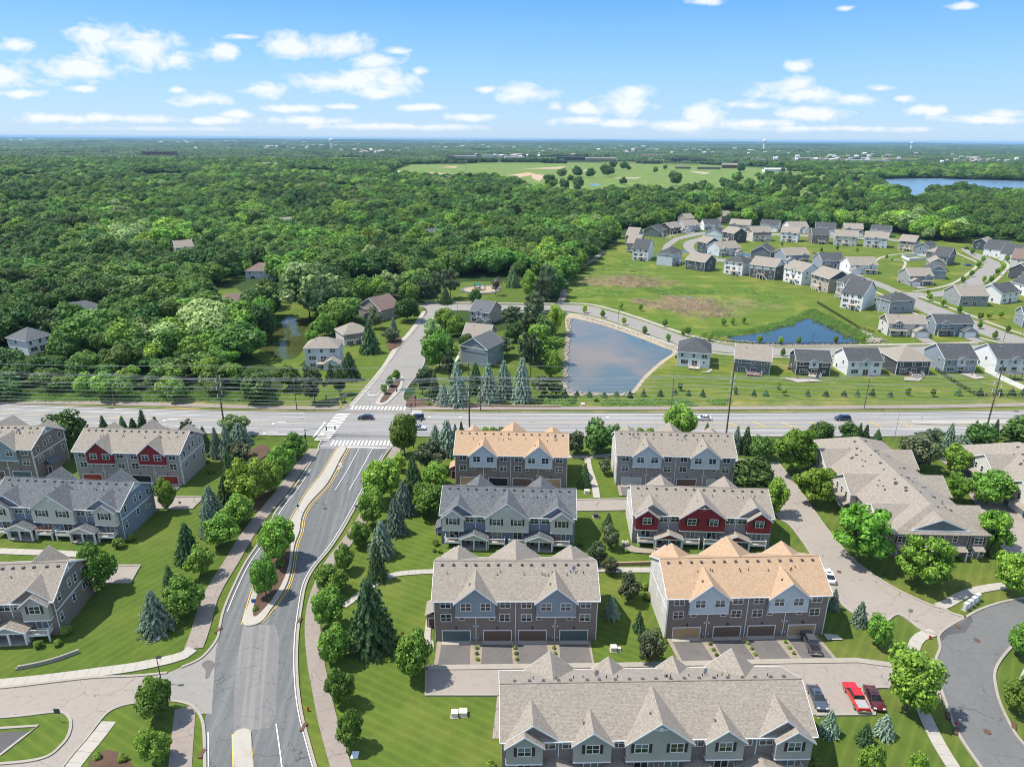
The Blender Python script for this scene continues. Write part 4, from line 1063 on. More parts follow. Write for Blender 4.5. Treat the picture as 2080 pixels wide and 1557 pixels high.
def townhouse(label, pl, pr, facing, cw, bump, roofm, shutter='shutter', gd=('gteal', 'gbrown', 'gbrown', 'gteal'), sides='', units=4, sunk=0., gtrim=None, open_=(), group='townhouse rows'):
    a, b = np.array(G(*pl)), np.array(G(*pr)); dv = b - a; Wd = float(np.linalg.norm(dv)); ang = math.atan2(dv[1], dv[0])
    zr = ZE + SLM * DEP / 2
    root = empty('townhouse', (a[0], a[1], -sunk), ang, label, 'townhouse', group)
    sx = Wd / (28. if units == 4 else 42.4)
    mb = MB(); zb = sunk - .2
    prof = [(0, zb), (DEP, zb), (DEP, ZE - .03), (DEP / 2, zr - .05), (0, ZE - .03)]
    mb.hull([(0, y, z) for y, z in prof], [(Wd, y, z) for y, z in prof]); fix(ob('wall', mb.mesh('wall', [MT[cw]]), root))
    mb = MB(); ov = .45; t = .16; e = ZE - SLM * ov
    mb.slab([(-.3, -ov, e + t), (Wd + .3, -ov, e + t), (Wd + .3, DEP / 2, zr + t), (-.3, DEP / 2, zr + t)], t)
    mb.slab([(-.3, DEP / 2, zr + t), (Wd + .3, DEP / 2, zr + t), (Wd + .3, DEP + ov, e + t), (-.3, DEP + ov, e + t)], t)
    rf = fix(ob('roof', mb.mesh('roof', [MT[roofm]]), root))
    mb = MB(); mb.tube((-.3, DEP / 2, zr + t + .01), (Wd + .3, DEP / 2, zr + t + .01), .1, n=6); ob('ridge_cap', mb.mesh('ridge_cap', [MT[roofm]]), rf)
    mb = MB(); mb.box(-.3, Wd + .3, -ov - .1, -ov, e - .06, e + .12); mb.box(-.3, Wd + .3, DEP + ov, DEP + ov + .1, e - .06, e + .12); ob('gutter', mb.mesh('gutter', [MT['white']]), root)
    for x0, x1 in ((-.36, -.3), (Wd + .3, Wd + .36)):
        for ya, za, yb in ((-ov, e, DEP / 2), (DEP + ov, e, DEP / 2)):
            mb = MB(); mb.hull([(x0, ya, za - .12), (x0, yb, zr - .12), (x0, yb, zr + t), (x0, ya, za + t)], [(x1, ya, za - .12), (x1, yb, zr - .12), (x1, yb, zr + t), (x1, ya, za + t)])
            fix(ob('rake_board', mb.mesh('rake_board', [MT['white']]), root))
    front = Fac(root, (0, 0), 0.); back = Fac(root, (Wd, DEP), math.pi)
    gar, bal = (front, back) if facing == 'garage' else (back, front)
    rs = random.Random(hash_(label)); W4 = lambda: WIN4[rs.random() < .5]
    # garage side gables
    gs = [(7.1, 3.4), (20.85, 3.4)] if units == 4 else [(7.4, 3.6), (16.3, 2.2), (26.1, 2.2), (35., 3.6)]
    for uc, hf in gs: gable(gar, uc * sx, hf * sx, .6, ZE - .25, ZE - .25 + hf * .86, ZE, SLM, roofm, wall=bump, zb=5.5)
    if gar is front:
        for u in (2., 12.15, 15.8, 25.9): gar.put(W4(), u * sx, 0, 6.95)
        for u in (5.5, 8.85, 19.1, 22.45): gar.put(W4(), u * sx, .6, 6.85)
        for u in (2.05, 12.1, 15.8, 25.85): gar.put(W4(), u * sx, 0, 4.2)
        for u in (4.7, 9.9, 18.0, 23.2): gar.put(WINS[rs.random() < .5], u * sx, 0, 4.5)
        for i, u in enumerate((3.75, 10.85, 16.9, 24.05)):
            if i in open_:
                gar.mesh('open_garage', doormesh('open_garage', 4.7, 2.25, 'black', 1), u * sx, .02, 0)
            else: gar.mesh('garage_door', doormesh('garage_door', 4.7, 2.25, gd[i]), u * sx, 0.03, 0)
            mb = MB(); mb.box(-.1, .1, -.28, 0, 0, .25); gar.mesh('wall_lamp', mb.mesh('wall_lamp', [MT['black']]), u * sx, 0, 2.75)
        for u in (.12, 7.15, 13.95, 20.75, 27.88):
            gar.box('downspout', 'white', u * sx - .06, u * sx + .06, 0., .1, .1, 5.45 if u in (7.15, 20.75) else 8.5)
        for u in (6.75, 7.55, 20.4, 21.2):
            mb = MB(); mb.box(-.12, .12, -.15, 0, 0, .2); gar.mesh('vent_cap', mb.mesh('vent_cap', [MT['white']]), u * sx, 0, 3.1)
            mb = MB(); mb.box(-.15, .15, -.18, 0, 0, .45); gar.mesh('utility_meter', mb.mesh('utility_meter', [MT['grey']]), u * sx, 0, .6)
    # balcony side gables
    if units == 4: stk, mid, por, wn = [(2.65, 2.25, 3.65), (25.2, 2.3, 24.35)], [(13.9, 4.5)], [(7.1, 2.95), (20.6, 2.95)], (6.05, 8.45, 19.5, 21.95)
    else: stk, mid, por, wn = [(2.95, 2.45, 4.1), (39.4, 2.45, 38.2)], [(12.1, 2.55), (21.1, 4.4), (30.1, 2.55)], [(7.3, 3.), (15.8, 1.7), (26.6, 1.7), (35.2, 3.)], (6.3, 9., 15.7, 26.5, 33.1, 35.9)
    for uc, hf, ub in stk:
        gable(bal, ub * sx, 3.62 * sx, .06, ZE - .22, ZE + 2.45, ZE, SLM, roofm, wall=cw, zb=ZE - .6)
        gable(bal, uc * sx, hf * sx, 1., ZE - .3, ZE + 1.5, ZE, SLM, roofm, wall=bump, zb=5.3, oh=.3, wback=-.05)
    for uc, hf in mid:
        gable(bal, uc * sx, hf * sx, .8, ZE - .25, ZE - .25 + hf * .78, ZE, SLM, roofm, wall=bump, zb=5.25)
        if hf > 4:
            za = ZE - .25 + hf * .78
            bal.box('gable_band', 'white', (uc - 1.75) * sx, (uc + 1.75) * sx, .8, .86, za - 1.32, za - 1.16); bal.box('gable_vent', 'white', uc * sx - .25, uc * sx + .25, .8, .9, za - 1.45, za - .85)
    if bal is front:
        for u in wn: bal.put(W4(), u * sx, 0, 6.9)
        bw = [(u, 1.) for u, _, _ in stk] + ([(11.7, .8), (16.1, .8)] if units == 4 else [(12.1, .8), (18.7, .8), (23.5, .8), (30.1, .8)])
        for u, w in bw:
            bal.put(W4(), u * sx, w, 6.8)
            for sg in (-1, 1): bal.box('shutter', shutter, u * sx + sg * 1.2 - .19, u * sx + sg * 1.2 + .19, w, w + .05, 6.75, 8.25)
        sd = (2.7, 11.8, 16.1, 25.2) if units == 4 else (3.0, 12.1, 19., 23.2, 30.1, 39.4)
        for i, u in enumerate(sd):
            bal.put(SLD[i % 2], u * sx, 0, 3.05)
            d0 = bal.box('balcony', 'tandeck', u * sx - 1.85, u * sx + 1.75, .0, 1.75, 2.72, 2.95)
            for uu in (-1.75, 1.65): bal.box('post', 'white', u * sx + uu - .11, u * sx + uu + .11, 1.5, 1.72, zb, 3.95, d0)
            bal.box('rail', 'white', u * sx - 1.8, u * sx + 1.7, 1.66, 1.74, 3.82, 3.94, d0); bal.box('rail', 'white', u * sx - 1.8, u * sx + 1.7, 1.66, 1.74, 2.98, 3.06, d0)
            for uu in (-1.8, 1.66): bal.box('rail', 'white', u * sx + uu, u * sx + uu + .06, .05, 1.66, 3.82, 3.94, d0)
            mb = MB()
            for k in range(17): x = u * sx - 1.66 + k * .2; q = [bal.T(x, 1.68, 0), bal.T(x + .03, 1.68, 0), bal.T(x + .03, 1.71, 0), bal.T(x, 1.71, 0)]; mb.hull([(X, Y, 3.06) for X, Y, _ in q], [(X, Y, 3.82) for X, Y, _ in q])
            for sd_ in (-1.78, 1.67):
                for k in range(7):
                    q = [bal.T(u * sx + sd_, .2 + k * .22, 0), bal.T(u * sx + sd_ + .03, .2 + k * .22, 0), bal.T(u * sx + sd_ + .03, .23 + k * .22, 0), bal.T(u * sx + sd_, .23 + k * .22, 0)]
                    mb.hull([(X, Y, 2.96) for X, Y, _ in q], [(X, Y, 3.82) for X, Y, _ in q])
            tag(ob('baluster', mb.mesh('baluster', [MT['white']]), d0), kind='stuff')
            bal.box('fascia', 'white', u * sx - 1.85, u * sx + 1.75, 1.75, 1.8, 2.68, 2.96, d0)
        for uc, hf in por:
            u = uc * sx; h2 = hf * .96
            zt = 4.25; zp = zt + h2 * .42
            bal.box('porch_floor', 'concrete', u - hf + .1, u + hf - .1, 0, 2.3, zb, 1.62)
            polys = [[(u + sg * (h2 + .3), 2.75, zt - .1), (u, 2.75, zp + .06), (u, 0, zp + .06), (u + sg * (h2 + .3), 0, zt - .1)] for sg in (-1, 1)]
            bal.roof('porch_roof', roofm, polys, .12)
            bal.wall('porch_gable', gtrim or bump, [(u - h2, zt - .1), (u + h2, zt - .1), (u, zp - .08)], 2.3, 2.5)
            bal.wall('porch_beam', 'white', [(u - h2, zt - .35), (u + h2, zt - .35), (u + h2, zt - .08), (u - h2, zt - .08)], 2.28, 2.52)
            for sg in (-1, 1):
                mb = MB(); q = [(u + sg * (h2 + .3), zt - .3), (u + sg * (h2 + .3), zt - .08), (u, zp + .08), (u, zp - .16)]; mb.hull([bal.T(x, 2.76, z) for x, z in q], [bal.T(x, 2.82, z) for x, z in q])
                fix(ob('rake_board', mb.mesh('rake_board', [MT['white']]), bal.root))
            for uu in (-h2 + .15, 0, h2 - .15): bal.box('column', 'white', u + uu - .14, u + uu + .14, 2.22, 2.5, 1.6, zt - .35)
            for uu in ((-h2 * .5, h2 * .5) if hf > 2 else (0,)):
                bal.mesh('entry_door', doormesh('entry_door', .95, 2.05, 'door', 1), u + uu, .03, 1.62)
                bal.put(WIN1[0], u + uu - .95, 0, 1.9) if hf > 2 else None
        for u in ((7.25, 20.65) if units == 4 else (7.6, 14.35, 28., 34.6)): bal.box('downspout', 'white', u * sx - .06, u * sx + .06, 0, .1, 4.6, 8.5)
    # ends
    for sd_ in sides:
        f = Fac(root, (0, DEP), -math.pi / 2) if sd_ == 'L' else Fac(root, (Wd, 0), math.pi / 2)
        g2 = (lambda v: v) if (sd_ == 'R') == (facing == 'garage') else (lambda v: DEP - v)   # v = 0 at the garage wall
        if sd_ == 'L': f.wall('end_wall', 'w_cream', [(.02, zb), (DEP - .02, zb), (DEP - .02, ZE - .1), (DEP / 2, zr - .12), (.02, ZE - .1)], 0, .025)
        for v, z in ((2., 6.9), (4.7, 7.3), (6.6, 7.6), (10.2, 7.2)): f.put(WIN1[rs.random() < .4], g2(v), 0, z)
        for v, z in ((6.3, 4.2), (10.7, 3.6)): f.put(WIN1[rs.random() < .4], g2(v), 0, z)
        f.put(W4(), g2(2.3), 0, 4.1)
        f.box('band_board', 'white', .0, DEP, 0, .05, 6.0, 6.22)
        f.box('corner_board', 'white', -.0, .14, 0, .05, zb, ZE - .2); f.box('corner_board', 'white', DEP - .14, DEP, 0, .05, zb, ZE - .2)
        f.wall('end_gable', bump if sunk == 0 or 'red' not in bump else cw, [(3.4, zr - 1.62), (8.6, zr - 1.62), (6., zr - .14)], 0, .035)
        f.wall('gable_vent', 'white', [(5.75, zr - 1.5), (6.25, zr - 1.5), (6.25, zr - .75), (5.75, zr - .75)], .03, .1)
        f.box('gable_band', 'white', 3.3, 8.7, .03, .07, zr - 1.68, zr - 1.5)
    # roof fittings on the visible slope
    mbv = MB(); mbv.box(-.22, .22, -.2, .2, -.1, .2); vent = mbv.mesh('roof_vent', [MT['darkgrey']])
    mbp = MB(); mbp.tube((0, 0, -.1), (0, 0, .45), .07, n=6); pipe = mbp.mesh('vent_pipe', [MT['black']])
    n = 14 if units == 4 else 20
    yv = DEP / 2 - .75
    for i in range(n):
        x = Wd * (.045 + .91 * i / (n - 1)) + rs.uniform(-.2, .2)
        y = yv if units == 4 else DEP / 2 + .8; ob('roof_vent', vent, rf, (x, y, ZE + SLM * (DEP / 2 - abs(DEP / 2 - y)) + t))
    for i in range(n - 3):
        x = Wd * rs.uniform(.06, .94); y = (DEP / 2 - rs.uniform(1.9, 2.5)) if units == 4 else DEP / 2 + rs.uniform(1.6, 2.1); ob('vent_pipe', pipe, rf, (x, y, ZE + SLM * (DEP / 2 - abs(DEP / 2 - y)) + t))
    for uc, hf in (gs if gar is front else [(m_[0], m_[1]) for m_ in mid]):
        y = 1.3; ob('roof_vent', vent, rf, (uc * sx - .9, y, ZE - .25 + hf * (.86 if gar is front else .78) - .72))
    return root, front, Wd, ang


def dish(loc, i):
    r = empty('satellite_dish', loc, .6, ['satellite dish on the taupe roof nearest the curved alley mouth', 'satellite dish near the left ridge of the grey roof beside the main road', 'satellite dish right of centre on the grey roof beside the main road',
        'satellite dish on the ridge of the red row at far left', 'satellite dish on the orange roof beside the main road', 'satellite dish at the left of the bottom roof', 'satellite dish right of centre on the bottom roof',
        'pale satellite dish highest on the big hipped roof at right', 'pale satellite dish in the middle of the big hipped roof at right', 'pale satellite dish lowest on the big hipped roof at right'][i], 'satellite dish', 'rooftop satellite dishes')
    mb = MB(); mb.tube((0, 0, -.1), (0, 0, .6), .04, n=6); mb.tube((0, -.1, .7), (0, -.6, .6), .02, n=4); ob('mast', mb.mesh('mast', [MT['black']]), r)
    mb = MB(); mb.tube((0, 0, .75), (0, -.12, .78), .12, .42, 12); ob('bowl', mb.mesh('bowl', [MT['grey' if i < 7 else 'white']]), r)


DOORCOL = {}
T1 = townhouse('brown row with slate blue gables and tan roof, nearest the avenue above the bottom building', (883.4, 1301.5), (1210.6, 1300.5), 'garage', 'w_brown', 'w_bluegrey', 'shTan')
T2 = townhouse('charcoal brown row with pale gables under an orange tan roof, pickup parked in front', (1349, 1296), (1670, 1288), 'garage', 'w_brown', 'w_paleblue', 'shOr', gd=('gtan', 'gbrown', 'gbrown', 'gtan'), sides='L')
T3 = townhouse('brown row with pale gables and orange tan roof close to the main road', (925, 984), (1151, 990), 'garage', 'w_brown', 'w_paleblue', 'shOr', gd=('gtan', 'gbrown', 'gbrown', 'gtan'), open_=(1,))
T4 = townhouse('grey row with pale blue gables and tan roof close to the main road', (1250, 985), (1487, 991), 'garage', 'w_greyb', 'w_paleblue', 'shTan', gd=('ggrey', 'gbrown', 'gbrown', 'ggrey'), sides='L')
T5 = townhouse('taupe row with dark red gables and red garage doors beside the main road', (163, 978), (375, 984), 'garage', 'w_taupe', 'w_red', 'shTan', gd=('gred', 'gbrown', 'gbrown', 'gred'), sides='R', open_=(1, 2))
T6 = townhouse('brown row cut by the left edge of the photo beside the main road', (-133, 968), (79, 974), 'garage', 'w_brown', 'w_bluegrey', 'shTan', sides='R')
T7 = townhouse('blue row with ivory gables and slate roof, balconies towards the viewer, right of the avenue', (897, 1103), (1166, 1111), 'balcony', 'w_blue', 'w_ivory', 'shSlate', sunk=1.4)
T8 = townhouse('grey row with dark red gables and white balconies beside the sloping alley', (1283, 1102), (1561, 1111), 'balcony', 'w_greyb', 'w_red', 'shTan', sunk=1.4, sides='L', shutter='black')
T9 = townhouse('blue row with ivory gables and slate roof at the left edge of the photo', (-5, 1083), (255, 1095), 'balcony', 'w_blue', 'w_ivory', 'shSlate', sunk=1.4, sides='R')
T10 = townhouse('taupe row with sage gable at the lower left edge of the photo', (-205, 1306), (125, 1288), 'balcony', 'w_brown', 'w_sage', 'shTan', sunk=1.4, sides='R')
# the bottom building: its eaves are what the photo shows
def under(px, z):
    X, Y = G(*px, z); return P(X, Y, 0)[:2]


T11 = townhouse('long six unit row with sage gables cut by the bottom edge of the photo', under((1020, 1500), 7.3), under((1655, 1488), 7.3), 'balcony', 'w_brown', 'w_sage', 'shTan', sunk=1.4, units=6)


def on(Tn, u, y, z, i):
    root, f, Wd, ang = Tn; c, s = math.cos(ang), math.sin(ang); l = root.location
    zz = ZE + SLM * (6 - abs(6 - y)) + .16 + l.z
    dish((l.x + u * c - y * s, l.y + u * s + y * c, zz), i)


on(T1, 24., 4.2, 0, 0); on(T4, 4.2, 4.4, 0, 1); on(T4, 17., 4.2, 0, 2); on(T6, 22, 4., 0, 3); on(T3, 24.8, 4.2, 0, 4); on(T11, 13.6, 8.6, 0, 5); on(T11, 29.3, 8.6, 0, 6)


def side_entry(Tn, xo, side, label_):
    root, f, Wd, ang = Tn; rf = {'shOr': 'shOr'}.get('x', None)
    return


# little side porches that stand out at the row ends
def annex(Tn, left, wallm, roofm):
    root, f, Wd, ang = Tn; x0, x1 = (-1.7, 0.) if left else (Wd, Wd + 1.9)
    mb = MB(); mb.box(x0, x1, 3.4, 6.6, -.1, 2.9); o = ob('entry_annex', mb.mesh('entry_annex', [MT[wallm]]), root)
    mb = MB(); xe = x0 - .3 if left else x1 + .3; xi = x1 if left else x0
    mb.slab([(xe, 3., 2.95), (xi, 3., 4.0), (xi, 7., 4.0), (xe, 7., 2.95)], .14); fix(ob('annex_roof', mb.mesh('annex_roof', [MT[roofm]]), root))
    fr = Fac(root, (0, 3.4), 0.); fr.mesh('entry_door', doormesh('entry_door', .9, 2.05, 'door', 1), (x0 + x1) / 2, 0.02, 0.05)


annex(T1, True, 'w_brown', 'shTan'); annex(T3, True, 'w_brown', 'shOr'); annex(T7, True, 'w_blue', 'shSlate'); annex(T6, False, 'w_brown', 'shSlate')


# garage aprons, driveways, rock beds
def drives(Tn, L_, us=(3.75, 10.85, 16.9, 24.05), n0=0, strip=True, shear=0.):
    root, f, Wd, ang = Tn; c, s = math.cos(ang), math.sin(ang); l = root.location
    Wp = lambda u, v: (l.x + u * c + v * s, l.y + u * s - v * c)
    if strip: sheet('rock_bed', [Wp(.4, .1), Wp(Wd - 1.0, .1), Wp(Wd - 1. + shear, L_), Wp(.4 + shear, L_)], 'gravel', px=False)
    for u in us:
        sheet('driveway', [Wp(u - 2.55, .9), Wp(u + 2.45, .9), Wp(u + 2.6 + shear, L_ + .1), Wp(u - 2.7 + shear, L_ + .1)], 'drive', px=False)
        sheet('garage_apron', [Wp(u - 2.45, 0), Wp(u + 2.4, 0), Wp(u + 2.45, 1.), Wp(u - 2.5, 1.)], 'slab', px=False)
    return Wp


Wp1 = drives(T1, 5.9); Wp2 = drives(T2, 6.2, shear=.6); drives(T3, 5.5); drives(T4, 5.5); drives(T5, 5.5, strip=False); drives(T6, 4, strip=False)
k = 0
for wp, us, wh in ((Wp1, (7.3, 13.9, 20.5), 'brown gabled'), (Wp2, (7.5, 14.1, 20.7), 'orange')):
    for j, u in enumerate(us):
        for i in range(3 if j != 1 else 3):
            X, Y = wp(u + i * .12, 2.0 + i * 1.35); tree_at(X, Y, .8, .95, 'o', f'{ORD[i]} shrub from the wall in the {("left", "middle", "right")[j]} rock bed of the {wh} row')
for pts in ([(866, 1302), (880, 1302), (882, 1318), (868, 1318)], [(1672, 1288), (1700, 1290), (1712, 1300), (1680, 1301)]): sheet('concrete_pad', pts, 'slab')
walk('footpath', [(872, 1258), (868, 1290), (868, 1312)], 1.1, sm=False, step=1.5)

# ------------------------------------------------------------------ the two hipped buildings at right
def quad_house(label, ox, oy, ang, Wd, Ln, wallm, gabm, cut=None):
    root = empty('quad_townhouse', (ox, oy, 0), ang, label, 'townhouse', 'broad hipped townhouses')
    ze = 5.5; s = .4; zr = ze + s * Wd / 2; half = Wd / 2
    mb = MB(); mb.box(0, Wd, 0, Ln, -.1, ze + .05); ob('wall', mb.mesh('wall', [MT[wallm]]), root)
    t = .16; ov = .5; e = ze - s * ov
    rb = MB()
    rb.slab([(-ov, -ov, e + t), (half, 5.2, zr - s * .0 + t), (half, Ln - 6, zr + t), (-ov, Ln + ov, e + t)], t)
    rb.slab([(Wd + ov, -ov, e + t), (Wd + ov, Ln + ov, e + t), (half, Ln - 6, zr + t), (half, 5.2, zr + t)], t)
    rb.slab([(-ov, -ov, e + t), (Wd + ov, -ov, e + t), (half, 5.2, zr + t)], t)
    rb.slab([(-ov, Ln + ov, e + t), (half, Ln - 6, zr + t), (Wd + ov, Ln + ov, e + t)], t)
    rf = fix(ob('roof', rb.mesh('roof', [MT['shTan']]), root))
    f = Fac(root, (0, 0), 0.)
    # Dutch gable over the end wall
    gable(f, half, half * .6, -.6, ze + .55, ze + 3.0, ze, s, 'shTan', oh=.9, front=.4, wall=gabm, zb=ze + .5, wback=-9.)
    f.wall('gable_vent', 'white', [(half - .3, ze + 1.2), (half + .3, ze + 1.2), (half + .3, ze + 2.4), (half - .3, ze + 2.4)], -.6, -.5)
    # cross hips along both flanks
    for sd_ in ('L', 'R'):
        g = Fac(root, (0, Ln), -math.pi / 2) if sd_ == 'L' else Fac(root, (Wd, 0), math.pi / 2)
        for k, v in enumerate((7., 21., 35.)):
            u = (Ln - v) if sd_ == 'L' else v
            gable(g, u, 4.6, 1.4, ze - .1, ze + 2.7, ze, s, 'shTan', oh=.5, wall='w_cream', zb=2.9)
            g.box('lower_wall', 'w_brown', u - 4.4, u + 4.4, -.1, 1.3, -.1, 2.9)
            for du in (-2.4, 0, 2.4): g.put(WIN1[0], u + du, 1.4, 3.5)
            g.mesh('garage_door', doormesh('garage_door', 4.7, 2.25, 'gwhite' if k else 'gred'), u, 1.33, 0)
            g.roof('porch_roof', 'shTan', [[(u - 4.6, 2.6, 2.6), (u + 4.6, 2.6, 2.6), (u + 4.6, 1.35, 3.2), (u - 4.6, 1.35, 3.2)]], .12)
        g.box('band_board', 'white', 0, Ln, 0, .06, 2.75, 2.95)
        for v in (1.2, 14., 28., 41.):
            u = (Ln - v) if sd_ == 'L' else v
            if 0 < u < Ln: g.put(WIN4[0], u, 0, 3.4); g.put(WIN1[0], u, 0, .9)
    # end wall towards the viewer
    for u in (1.9, Wd - 2.): 
        f.put(WIN4[0], u, .45, 3.5)
        for sg in (-1, 1): f.box('shutter', 'shutter', u + sg * 1.15 - .17, u + sg * 1.15 + .17, .45, .5, 3.45, 4.95)
        f.wall('corner_bay', wallm, [(u - 1.8, -.1), (u + 1.8, -.1), (u + 1.8, ze - .1), (u - 1.8, ze - .1)], 0, .45)
        f.roof('door_roof', 'shTan', [[(u - 1.1, 1.9, 2.5), (u + 1.1, 1.9, 2.5), (u + 1.1, .45, 3.0), (u - 1.1, .45, 3.0)]], .12)
        for du in (-1.3, 1.3): f.put(WIN1[0], u + du, .45, .8)
        f.mesh('entry_door', doormesh('entry_door', .95, 2.05, 'w_brown', 1), u, .47, 0)
        f.box('downspout', 'white', u + (1.9 if u < 5 else -1.95), u + (2. if u < 5 else -1.85), 0, .1, 0, ze)
    for i, u in enumerate((6.3, 8.8, 10.3, 13.)): f.put(WIN1[0], u * Wd / 19.5, 0, 3.5)
    for u in (6.6, 12.9):
        u *= Wd / 19.5
        f.roof('porch_roof', 'shTan', [[(u - 2.1, 2.1, 2.45), (u + 2.1, 2.1, 2.45), (u + 2.1, 0, 3.05), (u - 2.1, 0, 3.05)]], .12)
        for du in (-1.9, 1.9): f.box('column', 'white', u + du - .12, u + du + .12, 1.8, 2.04, 0, 2.4)
        f.put(SLD[0], u, 0, .1)
    mbv = MB(); mbv.box(-.3, .3, -.25, .25, -.1, .2); vent = mbv.mesh('roof_vent', [MT['darkgrey']]); rs = random.Random(5)
    for i in range(46):
        x = half + rs.choice((-1, 1)) * rs.uniform(.6, 5.5); y = rs.uniform(4.5, Ln - 7); z = zr - s * abs(x - half) + t
        o = ob('roof_vent', vent, rf, (x, y, z)); o.scale = (.6, .6, .8) if i % 3 else (1, 1, 1)
    return root


dx, dy = np.array(G(1984, 1124)) - np.array(G(1801, 1126))
QA = math.atan2(dy, dx)
o_ = G(1803, 1127)
Q1 = quad_house('broad two storey brown building with hipped tan roof, slate end gable towards the viewer', o_[0], o_[1], QA + R_(-3.2), 19.6, 46., 'w_brown', 'w_slate')
o2 = G(1962, 905, 5.5)
Q2 = quad_house('two storey building with hipped tan roof and dark red gable cut by the right edge', o2[0] - 2., o2[1] - 46., QA + R_(-3.2), 19.6, 46., 'w_cream', 'w_red')
for i, (u, v) in enumerate(((12.8, 30.), (12.5, 16.), (13.2, 11.))):
    a = QA + R_(-3.2); x = o_[0] + u * math.cos(a) - v * math.sin(a); y = o_[1] + u * math.sin(a) + v * math.cos(a); dish((x, y, 5.5 + .4 * (9.8 - abs(u - 9.8)) + .1), 7 + i)

# ------------------------------------------------------------------ detached houses
HOUSES = []      # (x, y, radius) keeps woodland trees clear


def house(c, a, b, wallm, roofm, rtype, label, h=5.6, style='back', gab=None, deck=None, name='house', group=None, feat=True, seed=None):
    """c = nearest base corner, a = end of the left face, b = end of the right face (photo pixels)"""
    Cc, A, Bb = (np.array(G(*p)) for p in (c, a, b))
    rs = random.Random(seed if seed is not None else hash_(label))
    ld, rd = np.linalg.norm(A - Cc), np.linalg.norm(Bb - Cc)
    if style == 'back' and c[0] - a[0] > b[0] - c[0]:
        xd = (Cc - A) / ld; Wd = min(max(ld, 9.5), 16.); yd = np.array([-xd[1], xd[0]]); D = min(max(abs((Bb - Cc) @ yd), 9.5), 14.); Cc = Cc - xd * Wd
    elif rd >= ld or style != 'back' or b[0] - c[0] > 1.3 * (c[0] - a[0]): xd = (Bb - Cc) / rd; Wd = min(max(rd, 9.5), 19.); yd = np.array([-xd[1], xd[0]]); D = min(max(abs((A - Cc) @ yd), 9.5), 14.)
    else:
        yd = (A - Cc) / ld; D = min(max(ld, 9.5), 17.); xd = np.array([yd[1], -yd[0]]); Wd = min(max(abs((Bb - Cc) @ xd), 9.5), 15.)
        yd = np.array([-xd[1], xd[0]])
    ang = math.atan2(xd[1], xd[0]); gab = gab or wallm
    root = empty(name, (Cc[0], Cc[1], 0), ang, label, 'house', group or 'detached houses north of the main road')
    cen = Cc + xd * Wd / 2 + yd * D / 2; HOUSES.append((cen[0], cen[1], max(Wd, D) * .62, 16. if ('woods' in label or 'roof' in label) and c[1] < 530 else 15.))
    t = .14; ov = .4; rw = (D if rtype in ('x', 'hip') else Wd) / 2; s = .6 if rtype != 'hip' else .58; zr = h + s * rw
    mb = MB()
    if rtype == 'x': mb.hull([(0, y, z) for y, z in ((0, -.1), (D, -.1), (D, h), (D / 2, zr - .03), (0, h))], [(Wd, y, z) for y, z in ((0, -.1), (D, -.1), (D, h), (D / 2, zr - .03), (0, h))])
    elif rtype == 'y': mb.hull([(x, 0, z) for x, z in ((0, -.1), (Wd, -.1), (Wd, h), (Wd / 2, zr - .03), (0, h))], [(x, D, z) for x, z in ((0, -.1), (Wd, -.1), (Wd, h), (Wd / 2, zr - .03), (0, h))])
    else: mb.box(0, Wd, 0, D, -.1, h)
    fix(ob('wall', mb.mesh('wall', [MT[wallm]]), root))
    mb = MB(); e = h - s * ov + t
    if rtype == 'x':
        for y0, sg in ((-ov, 1), (D + ov, -1)): mb.slab([(-ov, y0, e), (Wd + ov, y0, e), (Wd + ov, D / 2, zr + t), (-ov, D / 2, zr + t)], t)
    elif rtype == 'y':
        for x0 in (-ov, Wd + ov): mb.slab([(x0, -ov, e), (x0, D + ov, e), (Wd / 2, D + ov, zr + t), (Wd / 2, -ov, zr + t)], t)
    else:
        r0, r1 = (rw, Wd - rw) if Wd > D else (Wd / 2 - .05, Wd / 2 + .05); ya = D / 2 if Wd > D else D / 2
        A_, B_ = (r0, ya, zr + t), (r1, ya, zr + t)
        q = [(-ov, -ov, e), (Wd + ov, -ov, e), (Wd + ov, D + ov, e), (-ov, D + ov, e)]
        mb.slab([q[0], q[1], B_, A_], t); mb.slab([q[1], q[2], B_], t); mb.slab([q[2], q[3], A_, B_], t); mb.slab([q[3], q[0], A_], t)
    rf = fix(ob('roof', mb.mesh('roof', [MT[roofm]]), root))
    mb = MB()
    if rtype == 'x':
        for x0 in (-ov - .06, Wd + ov):
            for ya in (-ov, D + ov): mb.hull([(x0, ya, e - .3), (x0, D / 2, zr - .16), (x0, D / 2, zr + t), (x0, ya, e)], [(x0 + .06, ya, e - .3), (x0 + .06, D / 2, zr - .16), (x0 + .06, D / 2, zr + t), (x0 + .06, ya, e)])
    elif rtype == 'y':
        for y0 in (-ov - .06, D + ov):
            for xa in (-ov, Wd + ov): mb.hull([(xa, y0, e - .3), (Wd / 2, y0, zr - .16), (Wd / 2, y0, zr + t), (xa, y0, e)], [(xa, y0 + .06, e - .3), (Wd / 2, y0 + .06, zr - .16), (Wd / 2, y0 + .06, zr + t), (xa, y0 + .06, e)])
    mb.box(-ov, Wd + ov, -ov - .07, -ov, e - .26, e - .04); mb.box(-ov - .07, -ov, -ov, D + ov, e - .26, e - .04) if rtype == 'hip' else None
    fix(ob('eave_trim', mb.mesh('eave_trim', [MT['white']]), root))
    f = Fac(root, (0, 0), 0.)
    Fs = [(f, Wd), (Fac(root, (0, D), -math.pi / 2), D), (Fac(root, (Wd, 0), math.pi / 2), D)]
    if rtype == 'y' and style == 'back' and c[1] > 480: f = Fs[1][0]
    FW = D if f is not Fs[0][0] else Wd
